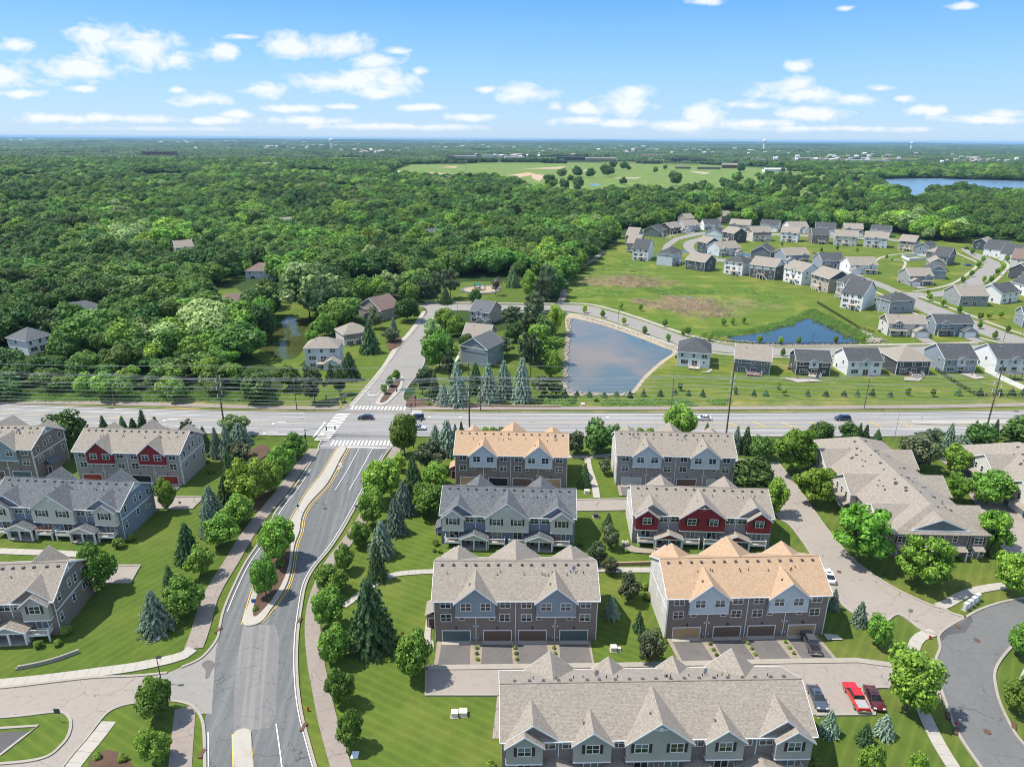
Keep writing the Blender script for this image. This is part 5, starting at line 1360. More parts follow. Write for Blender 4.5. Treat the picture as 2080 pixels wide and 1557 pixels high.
    if gab != wallm:      # contrasting gable triangles or upper band
        if rtype == 'x':
            for g, L_ in Fs[1:]: g.wall('gable_panel', gab, [(.1, h - .3), (D - .1, h - .3), (D / 2, zr - .25)], 0, .05)
        elif rtype == 'y': Fs[0][0].wall('gable_panel', gab, [(.1, h - .3), (Wd - .1, h - .3), (Wd / 2, zr - .25)], 0, .05)
        if style == 'back': f.box('upper_wall_panel', gab, 0.02, FW - .02, 0, .06, h - 2.5, h - .02)
    for x in (.0, Wd - .12): f.box('corner_board', 'white', x, x + .12, 0, .08, 0, h - .1)
    if Wd > 0:
        for g, L_ in Fs[1:]:
            g.box('corner_board', 'white', 0, .12, 0, .05, 0, h - .1); g.box('corner_board', 'white', L_ - .12, L_, 0, .05, 0, h - .1)
    fl = [h - 2.05, h - 4.75] + ([h - 7.4] if h > 7 else [])
    wo = .07 if (gab != wallm and style == 'back') else 0.01
    if style == 'back':
        for k, z in enumerate(fl):
            if k == 0:
                for u, c_n in ((.14, 1), (.5, 1), (.83, 2)):
                    f.mesh('window', farwin(.95 if c_n == 1 else 1.8, 1.3, c_n), u * FW, wo, z)
            elif k == 1:
                f.mesh('window', farwin(2.6, 1.4, 3 if rs.random() < .5 else 2), .22 * FW, .01, z); f.mesh('sliding_door', farwin(1.9, 2.1, 2), .54 * FW, .01, z - .75); f.mesh('window', farwin(.8, .8), .82 * FW, .01, z + .4)
            else:
                f.mesh('window', farwin(1.7, 1.2, 2), .2 * FW, .01, z); f.mesh('sliding_door', farwin(1.8, 2., 2), .55 * FW, .01, z - .6); f.mesh('window', farwin(1.5, 1.2, 2), .84 * FW, .01, z)
        if feat and h > 7 or deck:
            zd = (h - 5.55) if h > 7 else .55; dm = deck or ('tandeck' if rs.random() < .5 else 'wooddeck'); u0, u1 = .36 * FW, .36 * FW + rs.uniform(4., 5.6); dp = 3.2
            d0 = f.box('deck', dm, u0, u1, .1, dp, zd - .2, zd)
            for u in (u0 + .05, (u0 + u1) / 2, u1 - .15): f.box('post', 'white', u, u + .18, dp - .2, dp - .02, -.05, zd + .95, d0)
            for z in (.9, .12): f.box('rail', 'white', u0, u1, dp - .12, dp - .06, zd + z, zd + z + .09, d0)
            for u in (u0, u1 - .08): f.box('rail', 'white', u, u + .08, .1, dp - .06, zd + .9, zd + .99, d0)
            mb = MB()
            for k in range(int((u1 - u0) / .3)): x = u0 + .15 + k * .3; q = [f.T(x, dp - .1, 0), f.T(x + .05, dp - .1, 0), f.T(x + .05, dp - .05, 0), f.T(x, dp - .05, 0)]; mb.hull([(X, Y, zd + .1) for X, Y, _ in q], [(X, Y, zd + .95) for X, Y, _ in q])
            tag(ob('baluster', mb.mesh('baluster', [MT['white']]), d0), kind='stuff')
            if zd > 1.5:
                mb = MB()
                for k in range(9):
                    q = [f.T(u1 + k * .3, dp - 1.1, 0), f.T(u1 + k * .3 + .34, dp - 1.1, 0), f.T(u1 + k * .3 + .34, dp - .1, 0), f.T(u1 + k * .3, dp - .1, 0)]; zz = zd - k * zd / 9
                    mb.hull([(X, Y, zz - .28) for X, Y, _ in q], [(X, Y, zz - .1) for X, Y, _ in q])
                ob('stair', mb.mesh('stair', [MT['white']]), d0)
        if rs.random() < .45 and feat and rtype == 'x':
            gable(f, Wd * .5, 1.7, .5, h - .2, h + .9, h, s, roofm, wall=gab if gab != wallm else 'w_paleblue', zb=h - 2.5, oh=.3)
            f.mesh('window', farwin(.95, 1.2), .5 * Wd, .52, h - 1.75)
    else:
        # street side: garage wing, porch, upper gable
        gw = 6.4; gx = Wd - gw + .6 if rs.random() < .75 else -.6; gd_ = 3.2
        f.wall('garage_wing', wallm, [(gx, -.1), (gx + gw, -.1), (gx + gw, 2.9), (gx, 2.9)], -.2, gd_)
        gable(f, gx + gw / 2, gw / 2, gd_, 2.9, 4.7, 60., 1., roofm, wall=gab, zb=2.88, wback=-.1)
        f.mesh('garage_door', doormesh('garage_door', 4.6, 2.2, 'gwhite'), gx + gw / 2, gd_ + .02, 0)
        ux = .25 if gx > 2 else .75
        f.roof('porch_roof', roofm, [[(ux * Wd - Wd * .24, 2.1, 2.7), (ux * Wd + Wd * .24, 2.1, 2.7), (ux * Wd + Wd * .24, -.1, 3.4), (ux * Wd - Wd * .24, -.1, 3.4)]], .12)
        for du in (-.22, .22): f.box('column', 'white', (ux + du) * Wd - .12, (ux + du) * Wd + .12, 1.75, 2., 0, 2.65)
        f.mesh('window', farwin(1.9, 1.4, 2), (ux - .1) * Wd, .01, .9); f.mesh('entry_door', doormesh('entry_door', .95, 2.05, 'door', 1), (ux + .14) * Wd, .02, 0)
        if rtype == 'x': gable(f, ux * Wd, 2.1, .4, h - .15, h + 1.15, h, s, roofm, wall=gab, zb=3.5, oh=.3)
        f.mesh('window', farwin(1.5, 1.25, 2), ux * Wd, .42 if rtype == 'x' else .01, h - 1.9); f.mesh('window', farwin(1.5, 1.25, 2), (1 - ux) * Wd, .01, h - 1.7)
        X0 = root.location; c, s2 = math.cos(ang), math.sin(ang); W_ = lambda u, v: (X0.x + u * c + v * s2, X0.y + u * s2 - v * c)
        sheet('driveway', [W_(gx + .5, gd_), W_(gx + gw - .5, gd_), W_(gx + gw - .3, gd_ + 8), W_(gx + .3, gd_ + 8)], 'asph_res', px=False)
    for g, L_ in Fs[1:]:
        for z in fl[:2]:
            if L_ > 5 and rs.random() < .8: g.mesh('window', farwin(.9, 1.25), L_ * rs.uniform(.25, .75), .02, z)
    if any(k in label for k in ('red-brown deck', 'rambling', 'steep brown', 'brown hip', 'cottonwood', 'playground')):
        gw = Wd * .46; gx = Wd - gw + 1.; f0 = Fs[0][0]
        f0.wall('garage_wing', wallm, [(gx, -.1), (gx + gw, -.1), (gx + gw, 2.9), (gx, 2.9)], -.2, 5.)
        gable(f0, gx + gw / 2, gw / 2, 5., 2.9, 2.9 + gw * .3, 60., 1., roofm, wall=wallm, zb=2.88, wback=-.1)
        f0.mesh('window', farwin(1.5, 1.2, 2), gx + gw / 2, 5.02, 1.)
    mbv = MB(); mbv.box(-.16, .16, -.16, .16, -.1, .35)
    for i in range(3):
        u = Wd * (.3 + .2 * i); yy = D * .5 - 1.6; zz = h + s * (yy if rtype != 'y' else min(u, Wd - u)) + t
        if rtype == 'hip': zz = h + s * min(yy, u, Wd - u) + t
        ob('roof_vent', mbv.mesh('roof_vent', [MT['grey']]) if i == 0 else bpy.data.meshes['roof_vent'], rf, (u, yy, zz)) if i == 0 else None
    if rs.random() < .6:
        g = Fs[2][0] if cen[0] < 0 else Fs[1][0]; g.box('air_conditioner', 'darkgrey', 3., 3.8, .3, 1.1, 0, .9)
    return root


ROWA = 'row of houses with lawns facing the main road'
house((1440, 748.6), (1374.7, 743), (1464, 729), 'w_white', 'shDark', 'hip', 'white house with charcoal pyramid roof at the pond corner', deck='tandeck', gab='w_paleblue', group=ROWA, h=6.1)
house((1490, 755), (1488, 735), (1562, 762), 'w_slate', 'shTan', 'x', 'dark green-grey house with tan roof behind the tall pole', deck='wooddeck', group=ROWA)
house((1615, 761), (1599, 745), (1684, 764), 'w_charcoal', 'shDark', 'x', 'charcoal house with black roof and grey side, third from the pond', deck='tandeck', gab=None, group=ROWA)
house((1719, 762), (1695, 743), (1788, 762), 'w_white', 'shDark', 'x', 'plain white house with dark roof, between two charcoal houses', group=ROWA)
house((1818, 761), (1790, 738), (1885, 761), 'w_charcoal', 'shTan', 'hip', 'charcoal house with tan hipped roof and red deck with tan stairs', deck='wooddeck', group=ROWA)
house((1914, 757), (1884, 735), (1979, 757), 'w_bluegrey', 'shDark', 'x', 'blue-grey house with white side wall beside the black fence', group=ROWA)
house((2019, 757), (1980, 735), (2090, 757), 'w_white', 'shDark', 'x', 'white house with dark roof behind the white vinyl fence', group=ROWA)
house((2130, 755), (2100, 740), (2190, 757), 'w_midgrey', 'shDark', 'x', 'grey house at the right edge behind the white fence', group=ROWA)
H = 8.3
HL = [
 ((1315.7, 529.9), (1289.5, 523.8), (1349, 506.6), 'w_white', 'shDark', 'y', 'white walkout house with dark roof at the west tip of the hill row', H, 'back'),
 ((1297, 514), (1283, 510), (1325, 495), 'w_taupe', 'shTan', 'y', 'grey walkout house with side deck at the meadow edge beside the woods', 7.2, 'back'),
 ((1293, 497), (1283, 492), (1330, 478), 'w_midgrey', 'shTan', 'y', 'long tan roofed grey house nearest the woods', 7.2, 'back'),
 ((1364, 541), (1335, 537), (1395.5, 529), 'w_paleblue', 'shDark', 'hip', 'pale blue walkout house with dark hipped roof above the meadow', H, 'back'),
 ((1429.8, 552), (1391.5, 546), (1458, 537), 'w_navy', 'shTan', 'x', 'navy walkout house with tan roof above the meadow', 6.4, 'back'),
 ((1506.6, 560), (1469, 555), (1520.7, 545), 'w_white', 'shDark', 'hip', 'white walkout house with dark roof and deck above the meadow centre', H, 'back'),
 ((1572, 569), (1520.7, 562), (1586, 549), 'w_charcoal', 'shTan', 'x', 'charcoal walkout house with tan roof and pale blue upper corner above the meadow', H, 'back'),
 ((1626.7, 579), (1590, 570), (1652, 563), 'w_white', 'shTan', 'x', 'white walkout house with tan roof and long white stair above the meadow', H, 'back'),
 ((1680, 595), (1644, 583), (1712, 578), 'w_tanw', 'shTan', 'x', 'tan walkout house with dark gables and white stair east of the meadow', H, 'back'),
 ((1722, 611), (1696, 601), (1745, 598), 'w_midgrey', 'shDark', 'x', 'grey walkout house wedged beside the tall white house', H, 'back'),
 ((1749, 631), (1719, 618), (1806, 604), 'w_white', 'shDark', 'y', 'tall plain white walkout house with dark roof above the blue pond', H, 'back'),
 ((1804, 637), (1768, 632), (1854, 634), 'w_bluegrey', 'shDark', 'hip', 'blue-grey house with white back and hipped dark roof above the blue pond', 6.6, 'back'),
 ((1801, 681), (1772, 672), (1877, 683), 'w_cream', 'shTan', 'x', 'cream house with tan roof and white garage doors by the boulder slope', 5.8, 'front'),
 ((1897, 681), (1870, 672), (1972, 682), 'w_bluegrey', 'shDark', 'x', 'blue-green house with dark roof and white garage doors by the road fork', 5.8, 'front'),
 ((1845, 579), (1810, 571), (1892, 579), 'w_midgrey', 'shTan', 'x', 'grey corner house with tan roof and porch above the road junction', 5.8, 'front'),
 ((1919, 568), (1884, 566), (1932, 556), 'w_bluegrey', 'shDark', 'y', 'blue-grey house with plain gable end beside the avenue up the hill', 5.8, 'back'),
 ((1918, 552), (1888, 550), (1936, 540), 'w_taupe', 'shTan', 'y', 'tan roofed house, second up the hill avenue', 5.8, 'back'),
 ((1922, 540), (1895, 536), (1952, 528), 'w_slate', 'shDark', 'y', 'slate house with black roof, third up the hill avenue', 6., 'back'),
 ((1908, 529), (1888, 524), (1945, 515), 'w_greenish', 'shTan', 'hip', 'tan roofed house with a solar panel behind the white pool fence', 6., 'back'),
 ((1884, 518), (1870, 513), (1922, 505), 'w_bluegrey', 'shDark', 'x', 'dark roofed blue-grey house at the top of the hill avenue', 6., 'back'),
 ((1855, 510.7), (1823.6, 507.6), (1874, 502), 'w_tanw', 'shTan', 'x', 'tan house with brown upper wall alone right of the back row', 7.6, 'back'),
 ((1337, 482), (1312, 477), (1362, 473), 'w_greenish', 'shDark', 'x', 'dark roofed house on the outer side of the left road loop', 5.4, 'front'),
 ((1362, 476), (1340, 470), (1386, 472), 'w_charcoal', 'shTan', 'x', 'tan roofed charcoal house on the outer side of the left road loop', 5.6, 'front'),
 ((1390, 471), (1368, 463), (1421, 469), 'w_paleblue', 'shTan', 'x', 'pale blue house with tan roof at the top of the left road loop', 5.8, 'front'),
 ((1430, 468), (1412, 460), (1463, 468), 'w_white', 'shDark', 'x', 'white house with dark roof at the top of the left road loop', 5.8, 'front'),
 ((1466, 490.5), (1428, 487), (1482, 481), 'w_paleblue', 'shDark', 'y', 'pale blue dark roofed house inside the left road loop', 5.8, 'back'),
 ((1434, 508.7), (1422, 504), (1462, 507), 'w_navy', 'shTan', 'y', 'navy house with pale roof inside the left road loop', 5.6, 'front'),
 ((1489, 493.5), (1463, 488), (1512.6, 491.5), 'w_charcoal', 'shTan', 'x', 'dark blue walkout house with tan roof at the west end of the middle row', 8., 'back'),
 ((1528, 490.5), (1519, 485), (1565, 489.5), 'w_cream', 'shTan', 'x', 'cream walkout house with red deck, second in the middle row', 7.8, 'back'),
 ((1584, 489.5), (1576, 484), (1619, 492), 'w_white', 'shTan', 'x', 'white walkout house with tan roof, third in the middle row', 7.8, 'back'),
 ((1648, 494.5), (1639, 489), (1682, 495.5), 'w_brown', 'shDark', 'x', 'brown walkout house with dark roof, fourth in the middle row', 7.8, 'back'),
 ((1693, 497.5), (1687, 492), (1739, 500), 'w_ivory', 'shTan', 'x', 'ivory walkout house with charcoal corner, fifth in the middle row', 7.8, 'back'),
 ((1753, 500.6), (1748, 495), (1800, 504), 'w_paleblue', 'shTan', 'x', 'pale blue walkout house with white deck, sixth in the middle row', 7.8, 'back'),
 ((1481, 466.5), (1470, 462), (1521, 469), 'w_taupe', 'shTan', 'x', 'tan house, leftmost of the back row against the trees', 5.6, 'front'),
 ((1543, 467.5), (1536, 463), (1579, 470), 'w_white', 'shDark', 'x', 'white house with dark roof, second of the back row against the trees', 5.6, 'front'),
 ((1603, 473), (1596, 468), (1641, 472.5), 'w_white', 'shTan', 'x', 'white house with tan roof, third of the back row against the trees', 5.6, 'front'),
 ((1655, 473.5), (1650, 468), (1695, 475.5), 'w_paleblue', 'shDark', 'x', 'pale blue house with dark roof, fourth of the back row against the trees', 5.6, 'front'),
 ((1713, 476), (1708, 471), (1751, 477.5), 'w_tanw', 'shTan', 'x', 'tan house with dark gable, fifth of the back row against the trees', 5.6, 'front'),
 ((1766, 479), (1760, 474), (1805, 482), 'w_white', 'shDark', 'x', 'white house with dark roof, last of the back row against the trees', 5.6, 'front'),
 ((1564, 529), (1520, 524), (1580, 516), 'w_slate', 'shDark', 'x', 'slate house with dark roof on the near side of the hillside pond', 5.8, 'front'),
 ((1460, 521), (1452, 514), (1504, 518), 'w_paleblue', 'shTan', 'x', 'pale blue house with tan roof at the left end of the hillside pond', 5.8, 'front'),
 ((1594, 535), (1588, 528), (1646, 533), 'w_bluegrey', 'shTan', 'x', 'blue-grey house with tan hip roof by the hillside pond', 5.8, 'front'),
 ((1668, 546), (1661, 538), (1713, 546), 'w_bluegrey', 'shDark', 'x', 'blue house with dark roof and porch by the hillside pond', 5.8, 'front'),
 ((1725, 556), (1718, 548), (1780, 556), 'w_white', 'shTan', 'x', 'white house with tan roof and brick-edged garage beside the footpath', 5.8, 'front'),
 ((2003, 508.7), (1979, 504), (2029.6, 499), 'w_navy', 'shTan', 'x', 'tan roofed house at the top right by the woods', 6., 'front'),
 ((2039.6, 524), (2006, 514), (2058, 514), 'w_white', 'shDark', 'y', 'white house with dark roof, second down at the right', 6., 'front'),
 ((2066, 533), (2038, 525), (2090, 522), 'w_white', 'shDark', 'y', 'white house with dark roof, third down at the right', 6., 'front'),
 ((2092, 546), (2058, 537), (2110, 534), 'w_cream', 'shBrown', 'y', 'cream house with brown roof at the right edge', 6., 'front'),
 ((1946.8, 622), (1913, 609.6), (2004, 622), 'w_midgrey', 'shTan', 'x', 'pale and dark grey house with tan roof on the big right lawn', 5.8, 'back'),
 ((2030.6, 617.7), (1997, 605.6), (2066, 612), 'w_white', 'shDark', 'x', 'white house with dark roof on the big right lawn', 5.8, 'back'),
 ((2090, 604), (2050, 592), (2120, 600), 'w_white', 'shDark', 'x', 'pale house with dark roof at the right edge above the big lawn', 6., 'back'),
 ((2088, 572), (2066, 562), (2120, 570), 'w_charcoal', 'shDark', 'x', 'dark house at the right edge beside the hill avenue', 6., 'back'),
 ((2075, 664), (2054, 655), (2140, 668), 'w_bluegrey', 'shDark', 'x', 'blue-grey house with side deck at the right edge above the road fork', 6., 'back'),
 # west of the residential road
 ((622, 746), (614, 735), (690, 745), 'w_paleblue', 'shTan', 'hip', 'pale house with tan hip roof and red-brown deck beside the green pond', 7.8, 'back'),
 ((700, 702), (682, 690), (752, 694), 'w_cream', 'shTan', 'hip', 'rambling tan roofed house, second above the main road', 5., 'back'),
 ((775, 652), (722, 640), (806, 640), 'w_taupe', 'shBrown', 'y', 'house with steep brown gabled roof by the street bend', 5.2, 'back'),
 ((448, 633), (436, 626), (516, 628), 'w_paleblue', 'shBrown', 'hip', 'pale blue house with brown hip roof behind the green pond', 5., 'back'),
 ((500, 566), (484, 558), (568, 566), 'w_paleblue', 'shBrown', 'hip', 'brown roofed house behind the tall pale cottonwood', 5., 'back'),
 ((60, 722), (30, 712), (112, 708), 'w_white', 'shSlate', 'hip', 'white house with slate hip roof among trees at the left', 6.2, 'back'),
 ((122, 654), (104, 646), (240, 636), 'w_white', 'shSlate', 'hip', 'long white house with slate roof among trees at the left', 4., 'back'),
 ((272, 672), (268, 666), (310, 668), 'w_midgrey', 'shSlate', 'hip', 'small slate roof poking out of the left woods', 4.2, 'back'),
 ((300, 592), (296, 584), (344, 589), 'w_taupe', 'shTan', 'hip', 'small tan roof poking out of the left woods', 5., 'back'),
 ((172, 480), (168, 476), (200, 479), 'w_brick', 'shBrown', 'x', 'brown roof lost in the far left woods', 6., 'back'),
 ((284, 506), (280, 502), (308, 505), 'w_midgrey', 'shSlate', 'x', 'slate roof deep in the left woods', 6., 'back'),
 ((360, 520), (355, 514), (396, 517), 'w_taupe', 'shTan', 'x', 'tan roof deep in the left woods beside a pale wall', 6., 'back'),
 ((567, 468), (562, 464), (594, 467), 'w_taupe', 'shTan', 'x', 'tan roof in the middle woods', 7., 'back'),
 ((408, 384), (402, 380), (440, 382), 'w_white', 'shDark', 'x', 'white house in a clearing of the far left woods', 7., 'back'),
 ((484, 379), (480, 376), (496, 378), 'w_brick', 'shOr', 'x', 'orange roofed hut in a clearing of the far left woods', 4., 'back'),
 ((726, 424), (722, 420), (756, 423), 'w_brown', 'shTan', 'x', 'brown house at the edge of the central woods', 7., 'back'),
 ((880, 494), (876, 488), (896, 492), 'w_midgrey', 'shSlate', 'x', 'grey roof beside the yellow-green tree in the central woods', 7., 'back'),
 ((941, 500), (938, 494), (960, 498), 'w_cream', 'shTan', 'x', 'tan roof right of the yellow-green tree in the central woods', 6., 'back'),
 ((4, 446), (-8, 440), (24, 444), 'w_white', 'shDark', 'x', 'dark roofed white house at the left edge of the far woods', 7., 'back'),
 ((1395, 456), (1388, 452), (1410, 455), 'w_taupe', 'shTan', 'x', 'tan roof among trees behind the left end of the hill houses', 6., 'back'),
 ((1465, 450), (1460, 446), (1486, 449), 'w_taupe', 'shTan', 'x', 'grey-tan roof among trees behind the hill houses', 6., 'back'),
 # east of the residential road
 ((993, 660), (955, 655), (1022, 648), 'w_taupe', 'shSlate', 'x', 'grey gabled house with slate roof beside the playground lawn', 6., 'back'),
 ((992, 704), (940, 700), (1016, 688), 'w_taupe', 'shTan', 'x', 'tan roofed low house between two slate roofs', 4., 'back'),
 ((990, 747), (936, 737), (997, 725), 'w_bluegrey', 'shSlate', 'y', 'blue-grey house with tall slate gable behind the blue spruces', 7.4, 'back'),
]
for h_ in HL: house(h_[0], h_[1], h_[2], h_[3], h_[4], h_[5], h_[6], h=h_[7], style=h_[8], gab={'w_tanw': 'w_navy', 'w_cream': 'w_brown', 'w_charcoal': 'w_paleblue' if 'corner' in h_[6] else None}.get(h_[3]))
# solar panel, patios
sheet('patio', [(1585, 768), (1650, 770), (1672, 775), (1620, 777)], 'concrete'); sheet('patio', [(1950, 760), (1975, 758), (2003, 769), (1980, 771)], 'concrete'); sheet('patio', [(1835, 767), (1878, 763), (1868, 775), (1838, 774)], 'rock')
sheet('patio', [(1030 + 405, 755), (1445, 749), (1446, 754), (1440, 758), (1422, 757)], 'rock')

# ------------------------------------------------------------------ vehicles
def loft(mb, prof, hw, top=None, mi=0):
    """side profile polygon [(x, z)], half width as function of z"""
    n = len(prof); A = [(x, -hw(z), z) for x, z in prof]; Bp = [(x, hw(z), z) for x, z in prof]; mb.hull(A, Bp, mi)


def vehicle(px, py, heading, paint, kind, label, cat='car', name='parked_car', xy=None):
    X, Y = xy or G(px, py); r = empty(name, (X, Y, .05), heading, label, cat, 'vehicles')
    pm = MT.get('car_' + paint) or car_paint(paint)
    Lh = dict(sedan=2.4, suv=2.35, pickup=2.85)[kind]; hwb = .93 if kind != 'pickup' else .99
    body = dict(sedan=[(-2.4, .32), (2.4, .3), (2.42, .62), (2.1, .8), (1.0, .93), (-1.6, .98), (-2.3, .95), (-2.42, .7)],
                suv=[(-2.32, .38), (2.35, .35), (2.36, .78), (2.1, .95), (1.2, 1.06), (-2.2, 1.08), (-2.36, .9)],
                pickup=[(-2.85, .5), (2.85, .45), (2.88, .95), (2.7, 1.1), (1.45, 1.2), (-2.85, 1.15)])[kind]
    cab = dict(sedan=[(1.05, .92), (.25, 1.4), (-.95, 1.42), (-1.9, .96)], suv=[(1.2, 1.05), (.45, 1.62), (-1.85, 1.64), (-2.25, 1.06)], pickup=[(1.45, 1.18), (.75, 1.75), (-.75, 1.77), (-1.0, 1.14)])[kind]
    mb = MB(); zt = max(z for _, z in body); loft(mb, body, lambda z: hwb - .07 * max(0, (z - .6)) / (zt - .6 + .01))
    b = fix(ob('body', mb.mesh('body', [pm]), r)); md = b.modifiers.new('bevel', 'BEVEL'); md.width = .07; md.segments = 2; md.limit_method = 'ANGLE'
    zc = max(z for _, z in cab); z0 = min(z for _, z in cab)
    mb = MB(); loft(mb, cab, lambda z: (hwb - .08) - .17 * (z - z0) / (zc - z0)); fix(ob('windows', mb.mesh('windows', [MT['glass']]), r))
    xs = [x for x, z in cab if z > zc - .05]; x1, x0 = max(xs), min(xs)
    mb = MB(); mb.box(x0 - .05, x1 + .05, -(hwb - .27), hwb - .27, zc - .01, zc + .035)
    for xa, za, xb, zb_ in ((cab[0][0], cab[0][1], x1, zc), (cab[3][0], cab[3][1], x0, zc), ((x0 + x1) / 2, z0, (x0 + x1) / 2, zc)):
        for sg in (-1, 1): mb.tube((xa, sg * (hwb - .08), za), (xb, sg * (hwb - .25), zb_), .045, n=4)
    ob('roof_panel', mb.mesh('roof_panel', [pm]), r)
    if kind == 'sedan':
        mb = MB(); mb.box(-.35, .1, -.4, .4, zc + .03, zc + .05); ob('sunroof', mb.mesh('sunroof', [MT['glass']]), r)
    if kind == 'pickup':
        mb = MB(); mb.box(-2.7, -1.05, -.8, .8, 1.13, 1.2 if paint == 'red' else 1.17); ob('bed_cover', mb.mesh('bed_cover', [MT['grey' if paint == 'red' else 'black']]), r)
        B1('bumper', 'chrome', r, b=(-2.98, -2.85, -.9, .9, .5, .68)); B1('bumper', 'chrome', r, b=(2.86, 2.96, -.9, .9, .42, .62))
    for sg in (-1, 1):
        mb = MB(); mb.box(Lh - .2, Lh + .03, sg * (hwb - .3) - .17, sg * (hwb - .3) + .17, .62, .76); ob('headlight', mb.mesh('headlight', [MT['white']]), r)
        mb = MB(); mb.box(-Lh - .04, -Lh + .12, sg * (hwb - .2) - .12, sg * (hwb - .2) + .12, .72, .92); ob('tail_light', mb.mesh('tail_light', [MT['taillight']]), r)
        mb = MB(); mb.box(cab[0][0] - .35, cab[0][0] - .15, sg * hwb - .02, sg * (hwb + .17) + .02, z0, z0 + .16) if sg > 0 else mb.box(cab[0][0] - .35, cab[0][0] - .15, -hwb - .19, -hwb + .02, z0, z0 + .16); ob('mirror', mb.mesh('mirror', [pm]), r)
        for x in (-Lh * .6, Lh * .6):
            R0 = .34 if kind != 'pickup' else .4
            mb = MB(); mb.tube((x, sg * (hwb - .2), R0), (x, sg * (hwb + .015), R0), R0, R0, 16); w = ob('wheel', mb.mesh('wheel', [MT['black']]), r)
            mb = MB(); mb.tube((x, sg * (hwb - .1), R0), (x, sg * (hwb + .03), R0), R0 * .62, R0 * .62, 10); ob('rim', mb.mesh('rim', [MT['chrome']]), w)
    mb = MB(); mb.box(-Lh - .03, -Lh + .03, -.26, .26, .6, .74); ob('number_plate', mb.mesh('number_plate', [MT['white']]), r)
    return r


def car_paint(k):
    c = dict(black=(.012, .013, .016), navy=(.015, .03, .07), white=(.75, .76, .78), charcoal=(.07, .075, .085), red=(.55, .012, .012), slate=(.06, .075, .1), maroon=(.09, .012, .015), blue=(.02, .09, .4), silver=(.45, .46, .48))[k]
    m = plain('car_paint_' + k, c, .22, .03, spec=.6); m.node_tree.nodes['Principled BSDF'].inputs['Coat Weight'].default_value = .7; MT['car_' + k] = m; return m


MT['chrome'] = plain('chrome_metal', (.55, .56, .58), .25, .05, metal=.8)
MT['taillight'] = plain('red_tail_light', (.4, .01, .01), .3)
vehicle(743, 851, math.pi, 'black', 'sedan', 'black sedan crossing the junction on the main road', name='moving_car')
vehicle(846, 851, math.pi, 'navy', 'suv', 'dark blue car waiting half hidden by the round tree at the junction', name='moving_car')
vehicle(849, 872, 0, 'silver', 'sedan', 'silver car in the near lane beside the round tree at the junction', name='moving_car')
vehicle(1429, 852.5, math.pi, 'white', 'sedan', 'white sedan driving on the main road behind the grey row', name='moving_car')
vehicle(1711, 853, math.pi, 'navy', 'suv', 'dark blue hatchback driving on the main road at right', name='moving_car')
vehicle(1645, 1310, R_(87), 'charcoal', 'pickup', 'dark grey pickup truck parked nose in on the driveway of the orange row', 'truck', 'pickup_truck')
vehicle(1659, 1422, R_(-93), 'slate', 'sedan', 'dark slate sedan parked at the end of the bottom building')
vehicle(1737, 1422, R_(88), 'red', 'pickup', 'bright red pickup truck with grey bed cover in the bottom right lot', 'truck', 'pickup_truck')
vehicle(1774, 1423, R_(-97), 'maroon', 'sedan', 'dark maroon sedan parked right beside the red pickup')
vehicle(1682, 1174, R_(80), 'white', 'sedan', 'white car showing its tail beside the orange row on the sloping alley')
vehicle(1967, 540, R_(0), 'blue', 'sedan', 'bright blue car on a driveway up the hill avenue')
vehicle(2060, 555, R_(0), 'black', 'sedan', 'black car on a driveway right of the hill avenue')
vehicle(1963, 506, R_(20), 'charcoal', 'suv', 'dark car at the top end of the hill avenue')
vehicle(1745, 487, R_(0), 'white', 'sedan', 'white car between two houses of the middle row')
vehicle(1416, 472, R_(10), 'black', 'suv', 'dark car at the top of the left road loop')

# ------------------------------------------------------------------ poles and wires
def pole(px, py, H, label, big=True):
    X, Y = G(px, py); r = empty('power_pole', (X, Y, 0), 0, label, 'power pole', 'power poles along the main road')
    mb = MB(); mb.tube((0, 0, -.3), (0, 0, H), .27 if big else .17, .15 if big else .11, 9); ob('pole', mb.mesh('pole', [MT['wood']]), r); att = []
    if big:
        lv = (H - 3.2, H - 5.6, H - 8.0)
        for i, z in enumerate(lv):
            for sg in ((-1, 1) if True else (1,)):
                mb = MB(); mb.tube((0, 0, z - .3), (0, sg * 1.5, z), .06, .04, 5); a = ob('arm', mb.mesh('arm', [MT['darkgrey']]), r)
                mb = MB(); mb.tube((0, sg * 1.5, z), (0, sg * 1.5, z - 1.2), .09, .09, 7); ob('insulator', mb.mesh('insulator', [MT['white']]), a)
                att.append((X, Y + sg * 1.5, z - 1.2))
        att.append((X, Y, H)); att.append((X, Y - .4, H - 10.5)); att.append((X, Y, H - 12))
        mb = MB(); mb.box(-.08, .08, -1.2, 1.2, H - 12.1, H - 11.95); ob('cross_arm', mb.mesh('cross_arm', [MT['wood']]), r)
    else:
        mb = MB(); mb.box(-.07, .07, -1.1, 1.1, H - .6, H - .45)
        for y in (-1., 0, 1.): mb.tube((0, y, H - .45), (0, y, H - .1), .06, .05, 6)
        ob('cross_arm', mb.mesh('cross_arm', [MT['grey']]), r)
        att += [(X, Y - 1., H - .1), (X, Y, H - .1), (X, Y + 1., H - .1), (X, Y, H - 3.)]
    return att


